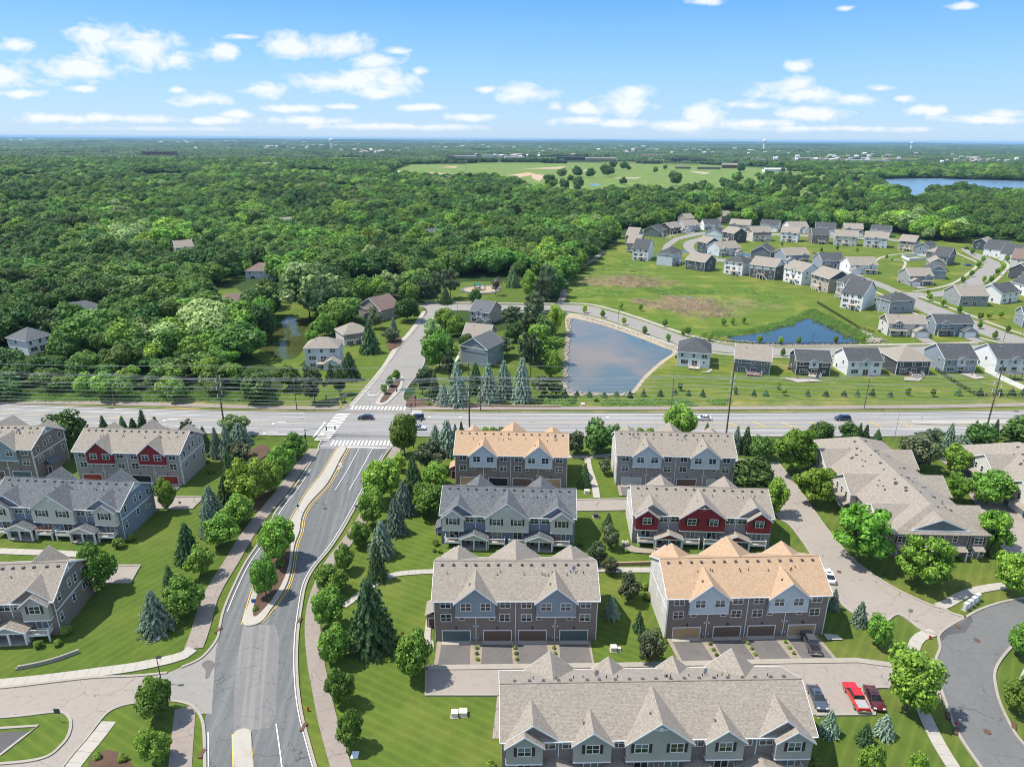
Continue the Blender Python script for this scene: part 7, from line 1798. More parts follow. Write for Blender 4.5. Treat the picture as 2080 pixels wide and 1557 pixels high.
# ------------------------------------------------------------------ planted trees and shrubs (trunk foot x, y, crown top y, crown width; photo pixels)
trees([
 (207, 1196, 1100, 72, 'm', 'on the lawn beside the dead end paving at lower left'), (342, 1037, 970, 42, 'm', 'with mulch ring beside the short alley of the left blue row'),
 (321, 1280, 1198, 62, 's', 'with very pale needles standing alone on the lower left lawn'), (349, 1206, 1146, 32, 'g', 'just behind the maple and the pale spruce on the lower left lawn'),
 (376, 1248, 1172, 76, 'm', 'nearest the white manhole slab, left of the west sidewalk'), (408, 1170, 1110, 58, 'm', 'left of the west sidewalk, second up from the side street'), (384, 1138, 1062, 46, 'g', 'directly behind a maple on the left lawn slope'),
 (454, 1110, 1042, 68, 'm', 'left of the west sidewalk at the foot of the blue spruces'), (489, 1067, 1002, 70, 'm', 'close to the west sidewalk in the middle of the grove'), (506, 1020, 932, 78, 'y', 'tallest and brightest in the grove left of the avenue'),
 (552, 1000, 938, 52, 'm', 'right of the tallest bright tree in the left grove'), (575, 964, 905, 60, 'm', 'second from the crossing in the left grove'), (598, 932, 880, 52, 'm', 'nearest the crossing on the left side'),
 (473, 990, 917, 34, 'g', 'tall in the middle of the left grove'), (458, 1018, 963, 34, 'g', 'left of the bright tree in the left grove'), (430, 1042, 985, 42, 's', 'upper one on the left edge of the left grove'), (428, 1086, 1022, 40, 's', 'lower one on the left edge of the left grove'),
 (442, 928, 867, 28, 's', 'leftmost of three behind the red row end'), (464, 932, 860, 34, 's', 'middle one of three behind the red row end'), (488, 902, 856, 42, 's', 'rightmost of three behind the red row end'), (419, 918, 864, 26, 'g', 'closest to the end wall of the red row'),
 (478, 888, 843, 62, 'w', 'behind the blue spruces near the main road at left'), (487, 936, 895, 58, 'b', 'in front of the blue spruces by the mulch bed'),
 (140, 918, 832, 76, 'd', 'rounded, between the two leftmost rows by the road'), (214, 884, 842, 20, 'g', 'leftmost of the five along the road behind the red row'), (254, 886, 843, 20, 'g', 'second of the five along the road behind the red row'),
 (275, 886, 848, 24, 'g', 'third of the five along the road behind the red row'), (294, 888, 832, 24, 'g', 'fourth and tallest of the five along the road behind the red row'), (320, 888, 845, 24, 'g', 'fifth of the five along the road behind the red row'), (384, 890, 850, 34, 'p', 'short, behind the right end of the red row'),
 (75, 884, 862, 46, 'o', 'yellowish and long, behind the leftmost brown row'), (338, 884, 866, 20, 'o', 'yellowish, behind the red row'),
 (566, 1140, 1046, 78, 'y', 'wide, at the upper end of the planted median'), (541, 1212, 1128, 54, 'm', 'at the lower end of the planted median'),
 (822, 925, 840, 54, 'm', 'upright, right beside the crossing at the avenue'), (777, 1018, 927, 82, 'y', 'big, east of the avenue below the crossing'), (810, 956, 920, 31, 'y', 'small, just below the crossing east of the avenue'),
 (756, 1068, 995, 54, 'm', 'below the big bright tree east of the avenue'), (731, 1110, 1062, 42, 'm', 'small and round, first of the line along the east sidewalk'),
 (821, 1042, 972, 40, 's', 'uppermost of three in a line east of the avenue'), (805, 1082, 1012, 46, 's', 'middle one of three in a line east of the avenue'), (775, 1128, 1054, 46, 's', 'lowest of three in a line east of the avenue'), (768, 1176, 1100, 42, 'g', 'slim, just below the three blue spruces east of the avenue'),
 (839, 993, 928, 40, 'g', 'very dark, left of the orange row by the road'), (886, 988, 936, 58, 'y', 'against the left end of the orange row'), (870, 1046, 982, 72, 'm', 'at the left end of the blue row'), (873, 955, 888, 68, 'b', 'large, left of the orange row near the main road'),
 (884, 905, 860, 26, 's', 'small, left of the larger one behind the orange row'), (908, 922, 851, 46, 's', 'large, at the left corner of the orange row by the road'), (925, 898, 858, 16, 's', 'slim, beside the left ridge of the orange row'), (938, 892, 856, 14, 'g', 'slim, behind the left ridge of the orange row'),
 (1212, 920, 854, 66, 'd', 'dense, between the two rows by the main road'), (1166, 922, 870, 46, 'b', 'left of the dense tree between the two rows by the road'), (1186, 987, 938, 24, 'g', 'in shade right of the orange row by the road'), (1247, 915, 862, 26, 'd', 'small, at the left corner of the grey row by the road'),
 (700, 1160, 1106, 44, 'm', 'second of the line along the east sidewalk'), (674, 1205, 1146, 66, 'm', 'third of the line along the east sidewalk'), (669, 1274, 1194, 68, 'm', 'fourth of the line along the east sidewalk'), (680, 1345, 1270, 64, 'm', 'fifth of the line along the east sidewalk'),
 (692, 1430, 1356, 64, 'm', 'sixth of the line along the east sidewalk'), (714, 1514, 1440, 54, 'm', 'last of the line along the east sidewalk near the bottom'), (756, 1310, 1170, 96, 'g', 'very large with broad skirts, left of the taupe row'), (842, 1374, 1280, 74, 'm', 'at the dead end of the alley left of the taupe row'),
 (321, 1458, 1376, 78, 'm', 'beside the box head street lamp at lower left'), (319, 1548, 1478, 64, 'm', 'at the bottom edge left of the avenue'),
 (1213, 1148, 1102, 42, 'b', 'left one of two beside the short brown wall'), (1236, 1164, 1128, 38, 'b', 'right one of two beside the short brown wall'), (1276, 1222, 1163, 52, 'b', 'large, between the taupe row and the orange row'), (1321, 1345, 1277, 60, 'b', 'at the lower left corner of the orange row'),
 (1243, 1252, 1212, 30, 's', 'small, in the shadow beside the taupe row'), (1297, 1280, 1240, 26, 'g', 'small, on the grass left of the orange row'), (1692, 1236, 1196, 22, 's', 'partly hidden behind the right end of the orange row'),
 (1525, 995, 932, 92, 'd', 'wide and layered, right of the grey row by the road'), (1573, 1045, 968, 48, 'y', 'upright, beside the sloping alley at the red row'), (1545, 932, 884, 50, 'd', 'round, at the head of the sloping alley'),
 (1493, 920, 865, 24, 's', 'slim, at the right end of the grey row by the road'), (1512, 920, 863, 28, 'g', 'beside the slim blue spruce at the head of the sloping alley'), (1614, 962, 864, 94, 'l', 'big, at the upper left of the hipped building'), (1378, 888, 824, 64, 'm', 'behind the middle peak of the grey row by the road'),
 (1435, 884, 857, 14, 'g', 'tiny, behind the right peak of the grey row by the road'), (1234, 1077, 1040, 26, 'g', 'small, right of the blue row'), (1241, 1114, 1066, 38, 'b', 'beside the small spruce right of the blue row'), (1228, 962, 926, 28, 'b', 'beside the bend of the winding footpath'),
 (1655, 1026, 944, 84, 'l', 'second down the flank of the hipped building'), (1741, 1140, 1018, 120, 'l', 'largest, at the near left corner of the hipped building'), (1871, 1190, 1083, 108, 'l', 'on the striped lawn in front of the hipped building'),
 (1858, 952, 881, 78, 'b', 'tall, behind the hipped building'), (1882, 922, 867, 62, 'p', 'bushy, behind the hipped building'), (1922, 912, 856, 28, 's', 'tall, between the two hipped buildings by the road'), (1950, 908, 882, 40, 's', 'low, between the two hipped buildings by the road'),
 (1988, 904, 861, 64, 'd', 'round, behind the right hipped building'), (1976, 890, 852, 16, 'g', 'left thin one beside the leaning pole at right'), (2017, 890, 850, 16, 'g', 'right thin one beside the leaning pole at right'), (2064, 900, 848, 76, 'd', 'at the right edge beside the main road'),
 (1668, 896, 852, 52, 'd', 'behind the upper left corner of the hipped building'), (1724, 892, 857, 44, 'd', 'behind the roof peak of the hipped building'), (1745, 888, 857, 14, 'g', 'left one of two thin ones behind the hipped building'), (1757, 889, 862, 14, 'g', 'right one of two thin ones behind the hipped building'), (1781, 896, 872, 18, 'g', 'small, alone behind the hipped building'),
 (1938, 958, 902, 60, 'm', 'at the upper left of the right hipped building'), (2004, 1024, 954, 84, 'm', 'in front of the right hipped building'), (1936, 1018, 958, 54, 'l', 'between the hipped buildings'), (2012, 1118, 1030, 80, 'l', 'at the near right corner of the hipped building'), (2046, 1208, 1116, 64, 'y', 'beside the curved road at the right edge'),
 (1745, 1268, 1221, 32, 's', 'small, on the striped lawn by the alley bend'), (1781, 1311, 1248, 50, 'm', 'round, on the lawn between alley and lower lot'), (1840, 1444, 1316, 106, 'y', 'biggest in the foreground, beside the curved road'), (2068, 1332, 1266, 52, 'm', 'upper one at the right edge inside the curve'), (2066, 1449, 1371, 62, 'm', 'lower one at the right edge inside the curve'),
 (1683, 1490, 1444, 34, 's', 'left one below the parked cars'), (1793, 1492, 1449, 38, 's', 'right one below the parked cars'), (1755, 1508, 1468, 34, 'g', 'yellowish and squat between the two pale spruces below the cars'), (1762, 1600, 1512, 54, 'y', 'cut by the bottom edge below the parked cars'), (1851, 1610, 1524, 36, 'y', 'small, cut by the bottom edge right of centre'),
 # north of the road
 (712, 770, 714, 38, 'g', 'at the asphalt driveway beside the street'), (752, 716, 650, 40, 'g', 'tall, in front of the rambling tan roofed house'), (800, 672, 642, 17, 's', 'small, beside the street below the brown gabled house'), (793, 694, 664, 36, 'b', 'on the rock bed beside the street'), (829, 652, 598, 54, 'd', 'round, at the street bend'),
 (640, 818, 738, 62, 'p', 'large, left of the junction behind the wires'), (672, 777, 737, 22, 'g', 'small, beside the large pine left of the junction'), (630, 648, 533, 124, 'w', 'enormous, towering over the green pond'), (693, 632, 582, 60, 'y', 'behind the brown gabled house'), (690, 664, 611, 64, 'm', 'between pond and brown gabled house'),
 (660, 684, 634, 36, 'm', 'on the right shore of the green pond'), (636, 702, 668, 30, 'm', 'small, behind the house with the red deck'), (690, 800, 745, 30, 'd', 'beside the lawn left of the street'), (762, 668, 620, 36, 'b', 'in front of the brown gabled house'), (537, 696, 612, 54, 'd', 'on the left shore of the green pond'),
 (790, 606, 550, 54, 'w', 'weeping over the brown pond'), (862, 615, 565, 36, 'p', 'leftmost of the park pines'), (888, 612, 545, 40, 'p', 'second of the park pines'), (915, 606, 538, 44, 'p', 'third of the park pines'), (905, 617, 585, 24, 'g', 'small, before the park pines'), (843, 590, 545, 50, 'y', 'yellowish, behind the park pines'),
 (805, 772, 750, 20, 'm', 'first from the far end of the small street median'), (793, 786, 762, 18, 'm', 'second from the far end of the small street median'), (781, 800, 778, 14, 'm', 'nearest in the small street median'),
 (905, 670, 626, 44, 'm', 'upper one right of the street'), (928, 682, 640, 46, 'm', 'beside the slate roofed house right of the street'), (880, 694, 646, 40, 'w', 'small, overhanging the right kerb of the street'), (893, 750, 670, 74, 'm', 'wide, overhanging the right kerb of the street'), (945, 706, 676, 32, 'd', 'in front of the tan roofed low house'),
 (872, 800, 742, 34, 'p', 'dark, at the right kerb beside the small median'), (912, 770, 706, 32, 'p', 'beside the blue-grey gabled house'), (930, 822, 733, 38, 's', 'first from the left of the four great ones on the road bank'), (992, 818, 735, 40, 's', 'second from the left of the four great ones on the road bank'), (1024, 808, 732, 36, 's', 'third from the left of the four great ones on the road bank'), (1059, 815, 724, 44, 's', 'rightmost of the four great ones on the road bank'),
 (967, 800, 736, 30, 'g', 'between the great blue spruces behind the tall pole'), (900, 822, 775, 30, 's', 'short, at the left foot of the great spruces'), (882, 812, 752, 26, 'g', 'narrow, beside the entrance wall'), (858, 800, 745, 40, 'p', 'squat, near the entrance wall'), (1021, 724, 680, 54, 'p', 'dark and low, behind the blue-grey gabled house'), (1037, 670, 618, 56, 'p', 'rounded, right of the slate roofed house by the park'),
 (1046, 694, 654, 40, 'd', 'behind the low tan roofed house'), (1096, 740, 660, 86, 'y', 'widest of the belt beside the pond'), (1078, 770, 662, 54, 'p', 'tall, in the middle of the belt beside the pond'), (1121, 770, 712, 38, 'm', 'near the rock shore of the pond'), (1100, 806, 760, 44, 'p', 'lowest of the belt beside the pond'), (1128, 680, 615, 38, 'y', 'at the top corner of the pond'),
 (1112, 612, 528, 50, 'p', 'uppermost of the line along the gravel path'), (1098, 634, 556, 48, 'p', 'second of the line along the gravel path'), (1088, 658, 584, 48, 'p', 'third of the line along the gravel path'), (1080, 690, 612, 52, 'p', 'fourth of the line along the gravel path'), (1108, 700, 640, 48, 'd', 'behind the rock shore of the pond'), (1075, 610, 545, 36, 'y', 'left of the line of pines by the gravel path'),
 (965, 617, 585, 26, 'd', 'at the corner of the playground'), (1041, 583, 540, 28, 'g', 'behind the playground'), (1128, 806, 775, 34, 'p', 'low, at the near corner of the pond')])
t = tree(1007, 600, 549, 40, 'b', 'leafless grey tree standing beside the playground sand'); t.children[0].data = crown('crown', 77, 'l_bare', n=420, lobes=16, leaf=.05, spread=.75, lr=(.1, .2), tuft=1.2, aspect=.25) if not t.children[0].data.name.startswith('trunk') else t.children[0].data
for i, (x, y) in enumerate(((1147, 801), (1172, 804), (1197, 805), (1227, 806), (1252, 804), (1279, 807), (1307, 804), (1341, 804), (1371, 800), (1398, 803), (1427, 805), (1531, 804), (1555, 804), (1640, 804), (1677, 804), (1714, 804), (1741, 804), (1771, 804), (1808, 805))):
    tree(x, y, y - random.Random(i).choice((11, 13, 15)), 11, 'g', f'{ORD[i]} knee-high spruce from the left in the lawn row above the main road', 'young spruces in the lawn row')
for i, (x, y) in enumerate(((1946, 803), (1990, 802), (2030, 802), (2055, 801), (2079, 800))): tree(x, y, y - 14, 12, 'g', f'{ORD[i]} from the left of the brownish young pines beside the black fence', 'young pines by the black fence')
SAP = [('beside the pond road', [(1188, 636), (1224, 645), (1267, 660), (1309, 679), (1357, 694), (1300, 632), (1260, 628), (1350, 664), (1388, 683), (1440, 693)]), ('between the blue pond and its road', [(1397, 680), (1543, 697), (1585, 700), (1622, 699), (1696, 698), (1750, 697)]),
       ('in front of the lawn houses', [(1589, 724), (1592, 803), (1579, 791), (1843, 803), (1894, 805), (1493, 801), (1381, 793)]), ('on the meadow mound', [(1469, 661), (1487, 660), (1510, 657)]), ('along the road fork', [(1887, 611), (1884, 598), (1915, 623), (1948, 636), (1990, 650), (2008, 648), (2031, 646), (2020, 688), (2046, 676), (1818, 600), (1989, 668)]),
       ('along the avenue up the hill', [(1955, 575), (1973, 562), (1986, 544), (1996, 533), (1974, 517), (2012, 574), (2025, 558), (2036, 548), (2044, 532), (1998, 574), (2002, 511)]), ('round the hillside pond', [(1588, 500), (1800, 526), (1810, 530), (1700, 508), (1668, 512), (1740, 512)])]
for w_, pts in SAP:
    for i, (x, y) in enumerate(pts):
        s_ = P(*G(x, y))[2]; hh = {'on the meadow mound': 16, 'along the avenue up the hill': 15}.get(w_, 17 if y > 600 else 10); tree(x, y, y - hh, hh * .62, 'm' if (x + i) % 3 else 'y', f'{ORD[i]} spindly young tree {w_}', 'young staked trees ' + w_, name='sapling')
# shrubs near walls
SH = [(80, 1315, 26, 'o', 'clipped and yellowish at the balcony of the lower left row'), (118, 1310, 22, 'o', 'clipped, second at the balcony of the lower left row'), (138, 1288, 32, 'o', 'round, at the corner of the lower left row'), (267, 1097, 24, 'o', 'round, at the corner of the blue row at left'), (240, 1112, 34, 'o', 'spreading, right of the last balcony at left'), (143, 928, 18, 'o', 'round, between the two leftmost rows'),
      (424, 928, 14, 'o', 'round, at the near corner of the red row'), (422, 941, 14, 'o', 'second round one at the near corner of the red row'), (884, 1106, 20, 'o', 'bright, at the left corner of the blue row'), (882, 1120, 12, 'o', 'left of a pair below the blue row corner'), (892, 1122, 14, 'o', 'right of a pair below the blue row corner'),
      (1270, 1108, 20, 'f', 'with white blossom at the left corner of the grey red row'), (1272, 1122, 14, 'o', 'left of the lower balcony of the red row'), (1180, 1108, 18, 'o', 'at the right corner of the blue row in shade'), (1311, 1196, 24, 'o', 'upper one against the white wall of the orange row'), (1316, 1216, 26, 'o', 'lower one against the white wall of the orange row'), (1655, 1555, 30, 'o', 'clipped round, right of the bottom building'),
      (996, 1562, 30, 'o', 'bright yellow, left of the bottom building'), (2010, 1130, 24, 'o', 'round, right of the brown end wall'), (1952, 1136, 12, 'o', 'small, before the brown end wall'), (1975, 1130, 20, 'u', 'low, before the brown end wall'), (430, 960, 20, 'o', 'low, on the left lawn'), (518, 925, 12, 'o', 'clipped, in the mulch bed by the grove'),
      (568, 1170, 22, 'b2', ''), (520, 1240, 16, 'o', 'low flowers at the tip of the planted median'), (570, 1150, 26, 'o', 'reddish low shrub in the planted median'), (548, 1220, 14, 'o', 'dark, beside the lower median tree'), (697, 817, 18, 'o', 'yellow, by the left entrance wall'), (870, 822, 14, 'o', 'low, by the right entrance wall'), (1160, 818, 20, 'o', 'wild, below the pond'), (1110, 818, 20, 'o', 'wild, at the right foot of the spruce bank'),
      (1210, 815, 16, 'o', 'wild, in the grass below the pond'), (250, 1545, 26, 'o', 'in the stone bed at the bottom left'), (200, 1540, 22, 'o', 'left one in the stone bed at the bottom left'), (160, 1557, 30, 'g2', '')]
for (x, y, w_, k, lb) in SH:
    if k in 'ofu': tree(x, y, y - w_ * .62, w_, k, KW[k] + ', ' + lb)
for i, x in enumerate((968, 985, 1002, 1018, 1032)): tree(x, 884, 864, 24, 'o', f'{ORD[i]} bush from the left of the hedge behind the orange row', 'hedge along the main road')
for i, (x, y) in enumerate(((1262, 884), (1280, 884), (1300, 884), (1320, 884))): tree(x, y, y - 18, 24, 'o', f'{ORD[i]} bush from the left of the hedge behind the grey row by the road', 'hedge behind the grey row')

# ------------------------------------------------------------------ woodland
def inpoly(x, y, poly):
    c = False; j = len(poly) - 1
    for i in range(len(poly)):
        xi, yi = poly[i]; xj, yj = poly[j]
        if (yi > y) != (yj > y) and x < (xj - xi) * (y - yi) / (yj - yi) + xi: c = not c
        j = i
    return c


CLEAR = [
 [(488, 728), (605, 728), (605, 782), (478, 768)],
 [(500, 735), (505, 705), (545, 655), (545, 612), (600, 608), (660, 652), (640, 690), (690, 705), (715, 690), (705, 640), (735, 632), (850, 625), (860, 610), (950, 612), (1150, 612), (1150, 850), (560, 850), (560, 812), (590, 800), (585, 760), (560, 740)],
 [(860, 620), (862, 600), (880, 572), (960, 560), (1100, 562), (1120, 600), (1120, 630)], [(690, 605), (690, 566), (720, 563), (830, 566), (850, 605)],
 [(1120, 850), (1120, 610), (1150, 575), (1190, 535), (1240, 500), (1240, 470), (1285, 462), (1330, 466), (1400, 455), (1500, 455), (1620, 462), (1700, 464), (1810, 472), (1880, 490), (1960, 492), (2020, 484), (2120, 500), (2500, 520), (2600, 850)],
 [(430, 620), (430, 585), (480, 580), (560, 566), (600, 600), (560, 615)], [(-400, 870), (-400, 806), (520, 820), (700, 822), (700, 870)],
 [(770, 356), (830, 334), (1060, 330), (1250, 330), (1400, 332), (1600, 340), (1650, 350), (1760, 372), (1775, 398), (1750, 424), (1640, 428), (1500, 414), (1390, 400), (1290, 392), (1170, 404), (1090, 394), (1000, 366), (880, 368)],
 [(0, 360), (60, 353), (120, 362), (60, 374), (0, 374)], LK, [(900, 306), (1010, 304), (990, 309), (890, 310)], [(100, 303), (230, 301), (210, 306)], [(1600, 303), (1720, 306), (1640, 309)], [(330, 299), (520, 297), (470, 301)],
 [(400, 388), (445, 388), (440, 394), (400, 394)], [(478, 382), (500, 382), (500, 388), (478, 388)], [(1830, 398), (1880, 392), (1895, 410), (1840, 414)], [(890, 318), (1260, 318), (1260, 331), (890, 331)], [(1590, 322), (1880, 322), (1880, 335), (1590, 330)],
 [(20, 700), (110, 700), (110, 735), (20, 728)], [(110, 664), (210, 648), (215, 668), (120, 675)], [(440, 640), (510, 632), (515, 655), (450, 650)]]
CW = [[G(*p) for p in c] for c in CLEAR + CLR2] + FARF; CB = [(min(p[0] for p in c), max(p[0] for p in c), min(p[1] for p in c), max(p[1] for p in c)) for c in CW]


def free(x, y, r=0):
    for c, b in zip(CW, CB):
        if b[0] <= x <= b[1] and b[2] <= y <= b[3] and inpoly(x, y, c): return False
    if y < 1300:
        for hx, hy, hr, fr_ in HOUSES:
            if abs(x - hx) < hr + r and -hr * 1.0 - fr_ - r * .5 < y - hy < hr + r: return False
    return True


rs = random.Random(11)
cand = []
half = lambda y: y * .80 + 35
y = 205.
while y < 2500:
    sp = 9.4 if y < 420 else (10.6 if y < 700 else (12.5 if y < 1200 else 16.5))
    x = -half(y) + rs.uniform(0, sp)
    while x < half(y):
        X, Y = x + rs.uniform(-.4, .4) * sp, y + rs.uniform(-.4, .4) * sp
        if free(X, Y, 3.):
            n = mnoise.noise(Vector((X * .012, Y * .012, 0))); n2 = mnoise.noise(Vector((X * .05, Y * .05, 3)))
            H_ = (12.5 + 5 * n + 4 * n2 + rs.uniform(-4, 4.5)) * (1. if y < 1200 else 1.1)
            if Y < 250 and X < 0: H_ *= .6
            Wd_ = H_ * rs.uniform(.78, 1.28) if y < 1200 else sp * rs.uniform(1.1, 1.5)
            v = n * 1.1 + rs.gauss(0, .3); k = 0 if v < -.12 else 1 if v < .38 else 2 if v < .82 else (4 if rs.random() < .45 else 3)
            cand.append((X, Y, max(5., H_), Wd_, k))
        x += sp
    y += sp * .86
# scattered fairway trees
for i in range(420):
    px, py = rs.uniform(1060, 1770), rs.uniform(350, 425)
    if py > 408 or (px > 1480 and py > 356) or px > 1380 and py > 376 or rs.random() < .06:
        X, Y = G(px, py); cand.append((X, Y, rs.uniform(13, 19), rs.uniform(13, 20), rs.choice((0, 1, 1, 0, 2))))
for (px, py, w_) in ((1141, 362, 20), (1173, 360, 24), (1198, 362, 22), (1231, 360, 26), (1240, 356, 20), (1145, 388, 24), (1118, 382, 28), (1175, 384, 26), (1245, 344, 18), (1267, 346, 18), (1277, 346, 10), (1351, 345, 10), (1370, 378, 30), (1505, 350, 18)):
    X, Y = G(px, py); s_ = F / P(X, Y)[2]; cand.append((X, Y, w_ / s_ * .95, w_ / s_, 0))
for px in list(range(915, 1010, 3)) + list(range(1020, 1126, 3)):
    X, Y = G(px + rs.uniform(-1, 1), 331.5 + rs.uniform(-.5, .5)); cand.append((X, Y, rs.uniform(15, 19), rs.uniform(13, 17), 0))
for px in range(1560, 1780, 5):
    X, Y = G(px, 346 + (px - 1560) * .06 + rs.uniform(-3, 3)); cand.append((X, Y, rs.uniform(13, 18), rs.uniform(13, 18), rs.choice((0, 1))))
cand.sort(key=lambda c: math.hypot(c[0], c[1]) / c[3] if abs(c[0]) < c[1] * .77 else 9e9)
WN = ['dark green', 'mid green', 'fresh green', 'pale olive', 'bright yellow-green']
seen = {}
for (X, Y, H_, Wd_, k) in cand[:296]:
    px, py, _ = P(X, Y)
    zone = 'in the wild belt just behind the left roadside' if py > 740 else 'around the houses west of the green pond' if py > 640 and px < 560 else 'on the shore side of the green pond' if px < 720 and py > 600 else 'in the woods behind the left houses' if px < 560 else 'in the woods behind the park and brown pond' if px < 1200 else 'at the woodland edge behind the hill houses'
    seen[(k, zone)] = seen.get((k, zone), 0) + 1
    tree_at(X, Y, H_, Wd_, 'W%d' % k, f'{WN[k]} broadleaf tree standing {zone}', f'{WN[k]} broadleaf trees {zone}', name='woodland_tree', cat='tree')
rest = cand[296:]


def scatter(name, pts, sources, kindname='stuff', zoff=0.):
    """ONE object whose points carry instances of the source crowns"""
    me = bpy.data.meshes.new(name); me.from_pydata([(p[0], p[1], p[2]) for p in pts], [], [])
    a = me.attributes.new('scl', 'FLOAT_VECTOR', 'POINT'); a.data.foreach_set('vector', [v for p in pts for v in p[3]])
    a = me.attributes.new('rot', 'FLOAT_VECTOR', 'POINT'); a.data.foreach_set('vector', [v for p in pts for v in p[4]])
    a = me.attributes.new('kind', 'INT', 'POINT'); a.data.foreach_set('value', [p[5] for p in pts])
    o = ob(name, me); tag(o, kind=kindname)
    ng = bpy.data.node_groups.new(name, 'GeometryNodeTree'); ng.interface.new_socket('Geometry', in_out='INPUT', socket_type='NodeSocketGeometry'); ng.interface.new_socket('Geometry', in_out='OUTPUT', socket_type='NodeSocketGeometry')
    N, L = ng.nodes.new, ng.links.new; gi, go = N('NodeGroupInput'), N('NodeGroupOutput'); j = N('GeometryNodeJoinGeometry')
    def attr(n, t): q = N('GeometryNodeInputNamedAttribute'); q.data_type = t; q.inputs['Name'].default_value = n; return q.outputs['Attribute']
    m2p = N('GeometryNodeMeshToPoints'); L(gi.outputs[0], m2p.inputs['Mesh'])
    for i, s in enumerate(sources):
        oi = N('GeometryNodeObjectInfo'); oi.inputs['Object'].default_value = s; oi.transform_space = 'ORIGINAL'
        ip = N('GeometryNodeInstanceOnPoints'); L(m2p.outputs[0], ip.inputs['Points']); L(oi.outputs['Geometry'], ip.inputs['Instance'])
        cp = N('FunctionNodeCompare'); cp.data_type = 'INT'; cp.operation = 'EQUAL'; L(attr('kind', 'INT'), cp.inputs[2]); cp.inputs[3].default_value = i; L(cp.outputs[0], ip.inputs['Selection'])
        L(attr('rot', 'FLOAT_VECTOR'), ip.inputs['Rotation']); L(attr('scl', 'FLOAT_VECTOR'), ip.inputs['Scale']); L(ip.outputs[0], j.inputs[0])
    L(j.outputs[0], go.inputs[0]); md = o.modifiers.new('scatter', 'NODES'); md.node_group = ng; return o


# one standing woodland tree of every crown shape is the source the mass is grown from
src = {}
for o in list(COL.objects):
    if o.name.startswith('crown') and o.parent and o.parent.name.startswith('woodland_tree'): src.setdefault(o.data.name, o)
names = {}
for k in range(5): names[k] = [m.name for m in CRM['W%d' % k] if m.name in src]
flat = sorted({n for v in names.values() for n in v}); sources = [src[n] for n in flat]
pts = []
for (X, Y, H_, Wd_, k) in rest:
    nm = names[k] or names[1]; ki = flat.index(rs.choice(nm))
    pts.append((X, Y, H_ * .58, (Wd_ / 2 * 1.12, Wd_ / 2 * 1.12, H_ * .46), (0, 0, rs.uniform(0, 6.28)), ki))
scatter('woodland', pts, sources)



# far canopy: patches of merged crowns
def patch(seed):
    r2 = np.random.RandomState(seed); C = []; Nn = []; ev = []; ef = []
    for i in range(46):
        c = np.array([r2.uniform(-1, 1), r2.uniform(-1, 1), 0]); r = r2.uniform(.13, .24); v, f = ico((c[0], c[1], r * .1), (r, r, r * .95), 2)
        v = [(x + r2.normal() * .018, y + r2.normal() * .018, z + r2.normal() * .022) for x, y, z in v]; o = len(ev); ev += v; ef += [tuple(q + o for q in g) for g in f]
    me = bpy.data.meshes.new('canopy'); me.from_pydata(ev, [], ef); me.materials.append(MT['l_farw']); me.update(); return me


pr = [tag(ob('distant_woods', patch(i), None, (x, y, 4)), kind='stuff') for i, (x, y) in enumerate(((-300, 2600), (150, 2620), (500, 2640)))]
for o in pr: o.scale = (42, 42, 42)
pts = []; y = 2450.
while y < 26000:
    sp = 58 if y < 4200 else (120 if y < 8000 else 320)
    x = -half(y)
    while x < half(y) * 1.05:
        X, Y = x + rs.uniform(-.35, .35) * sp, y + rs.uniform(-.3, .3) * sp
        n = mnoise.noise(Vector((X * .0007, Y * .0004, 5))) + .5 * mnoise.noise(Vector((X * .0021, Y * .0016, 2)))
        if (n > -.38 or rs.random() < .25) and free(X, Y):
            S = sp * rs.uniform(.62, .8); z = sp * .05 * rs.uniform(.2, 1.2) if sp < 100 else 3 * rs.uniform(0, 1)
            pts.append((X, Y, z, (S, S, min(S, 44 if sp < 300 else 62) * rs.uniform(.6, 1.1)), (0, 0, rs.uniform(0, 6.28)), rs.randrange(3)))
        x += sp
    y += sp * .8
scatter('distant_woods', pts, pr)



def ridge(y, x0, x1, hmax, seed, m='l_farw'):
    n = 160; vs = []; fs = []
    for i in range(n + 1):
        x = x0 + (x1 - x0) * i / n; h = hmax * (.45 + .55 * mnoise.noise(Vector((i * .05, seed, 0))) + .22 * mnoise.noise(Vector((i * .3, seed, 4)))) * math.sin(math.pi * i / n) ** .5
        vs += [(x, y - 900, -1), (x, y, max(2, h)), (x, y + 1500, -1)]
    for i in range(n): a = i * 3; fs += [(a, a + 3, a + 4, a + 1), (a + 1, a + 4, a + 5, a + 2)]
    me = bpy.data.meshes.new('hills'); me.from_pydata(vs, [], fs); me.materials.append(MT[m]); me.update(); tag(ob('hills', me), kind='structure')


MT['hill'] = lawn('far_hill_woods', (.022, .045, .014), .4, 300, .1, .2)
ridge(9500, -9000, 2500, 46, 1, 'hill'); ridge(11500, -1500, 9500, 52, 2, 'hill'); ridge(16000, -13500, 4000, 75, 3, 'hill'); ridge(19000, -3000, 16500, 78, 4, 'hill'); ridge(27000, -24000, 24000, 84, 5, 'hill')

# ------------------------------------------------------------------ reeds and rough grass
def tuft(seed, mat, n=60):
    r2 = np.random.RandomState(seed); C = np.stack([r2.uniform(-1, 1, n), r2.uniform(-1, 1, n), r2.uniform(.15, .8, n)], 1); Nn = np.stack([r2.normal(size=n), r2.normal(size=n), r2.uniform(0, .5, n)], 1)
    return quads_mesh('tuft', C, Nn, .22, mat, seed, None, .35)


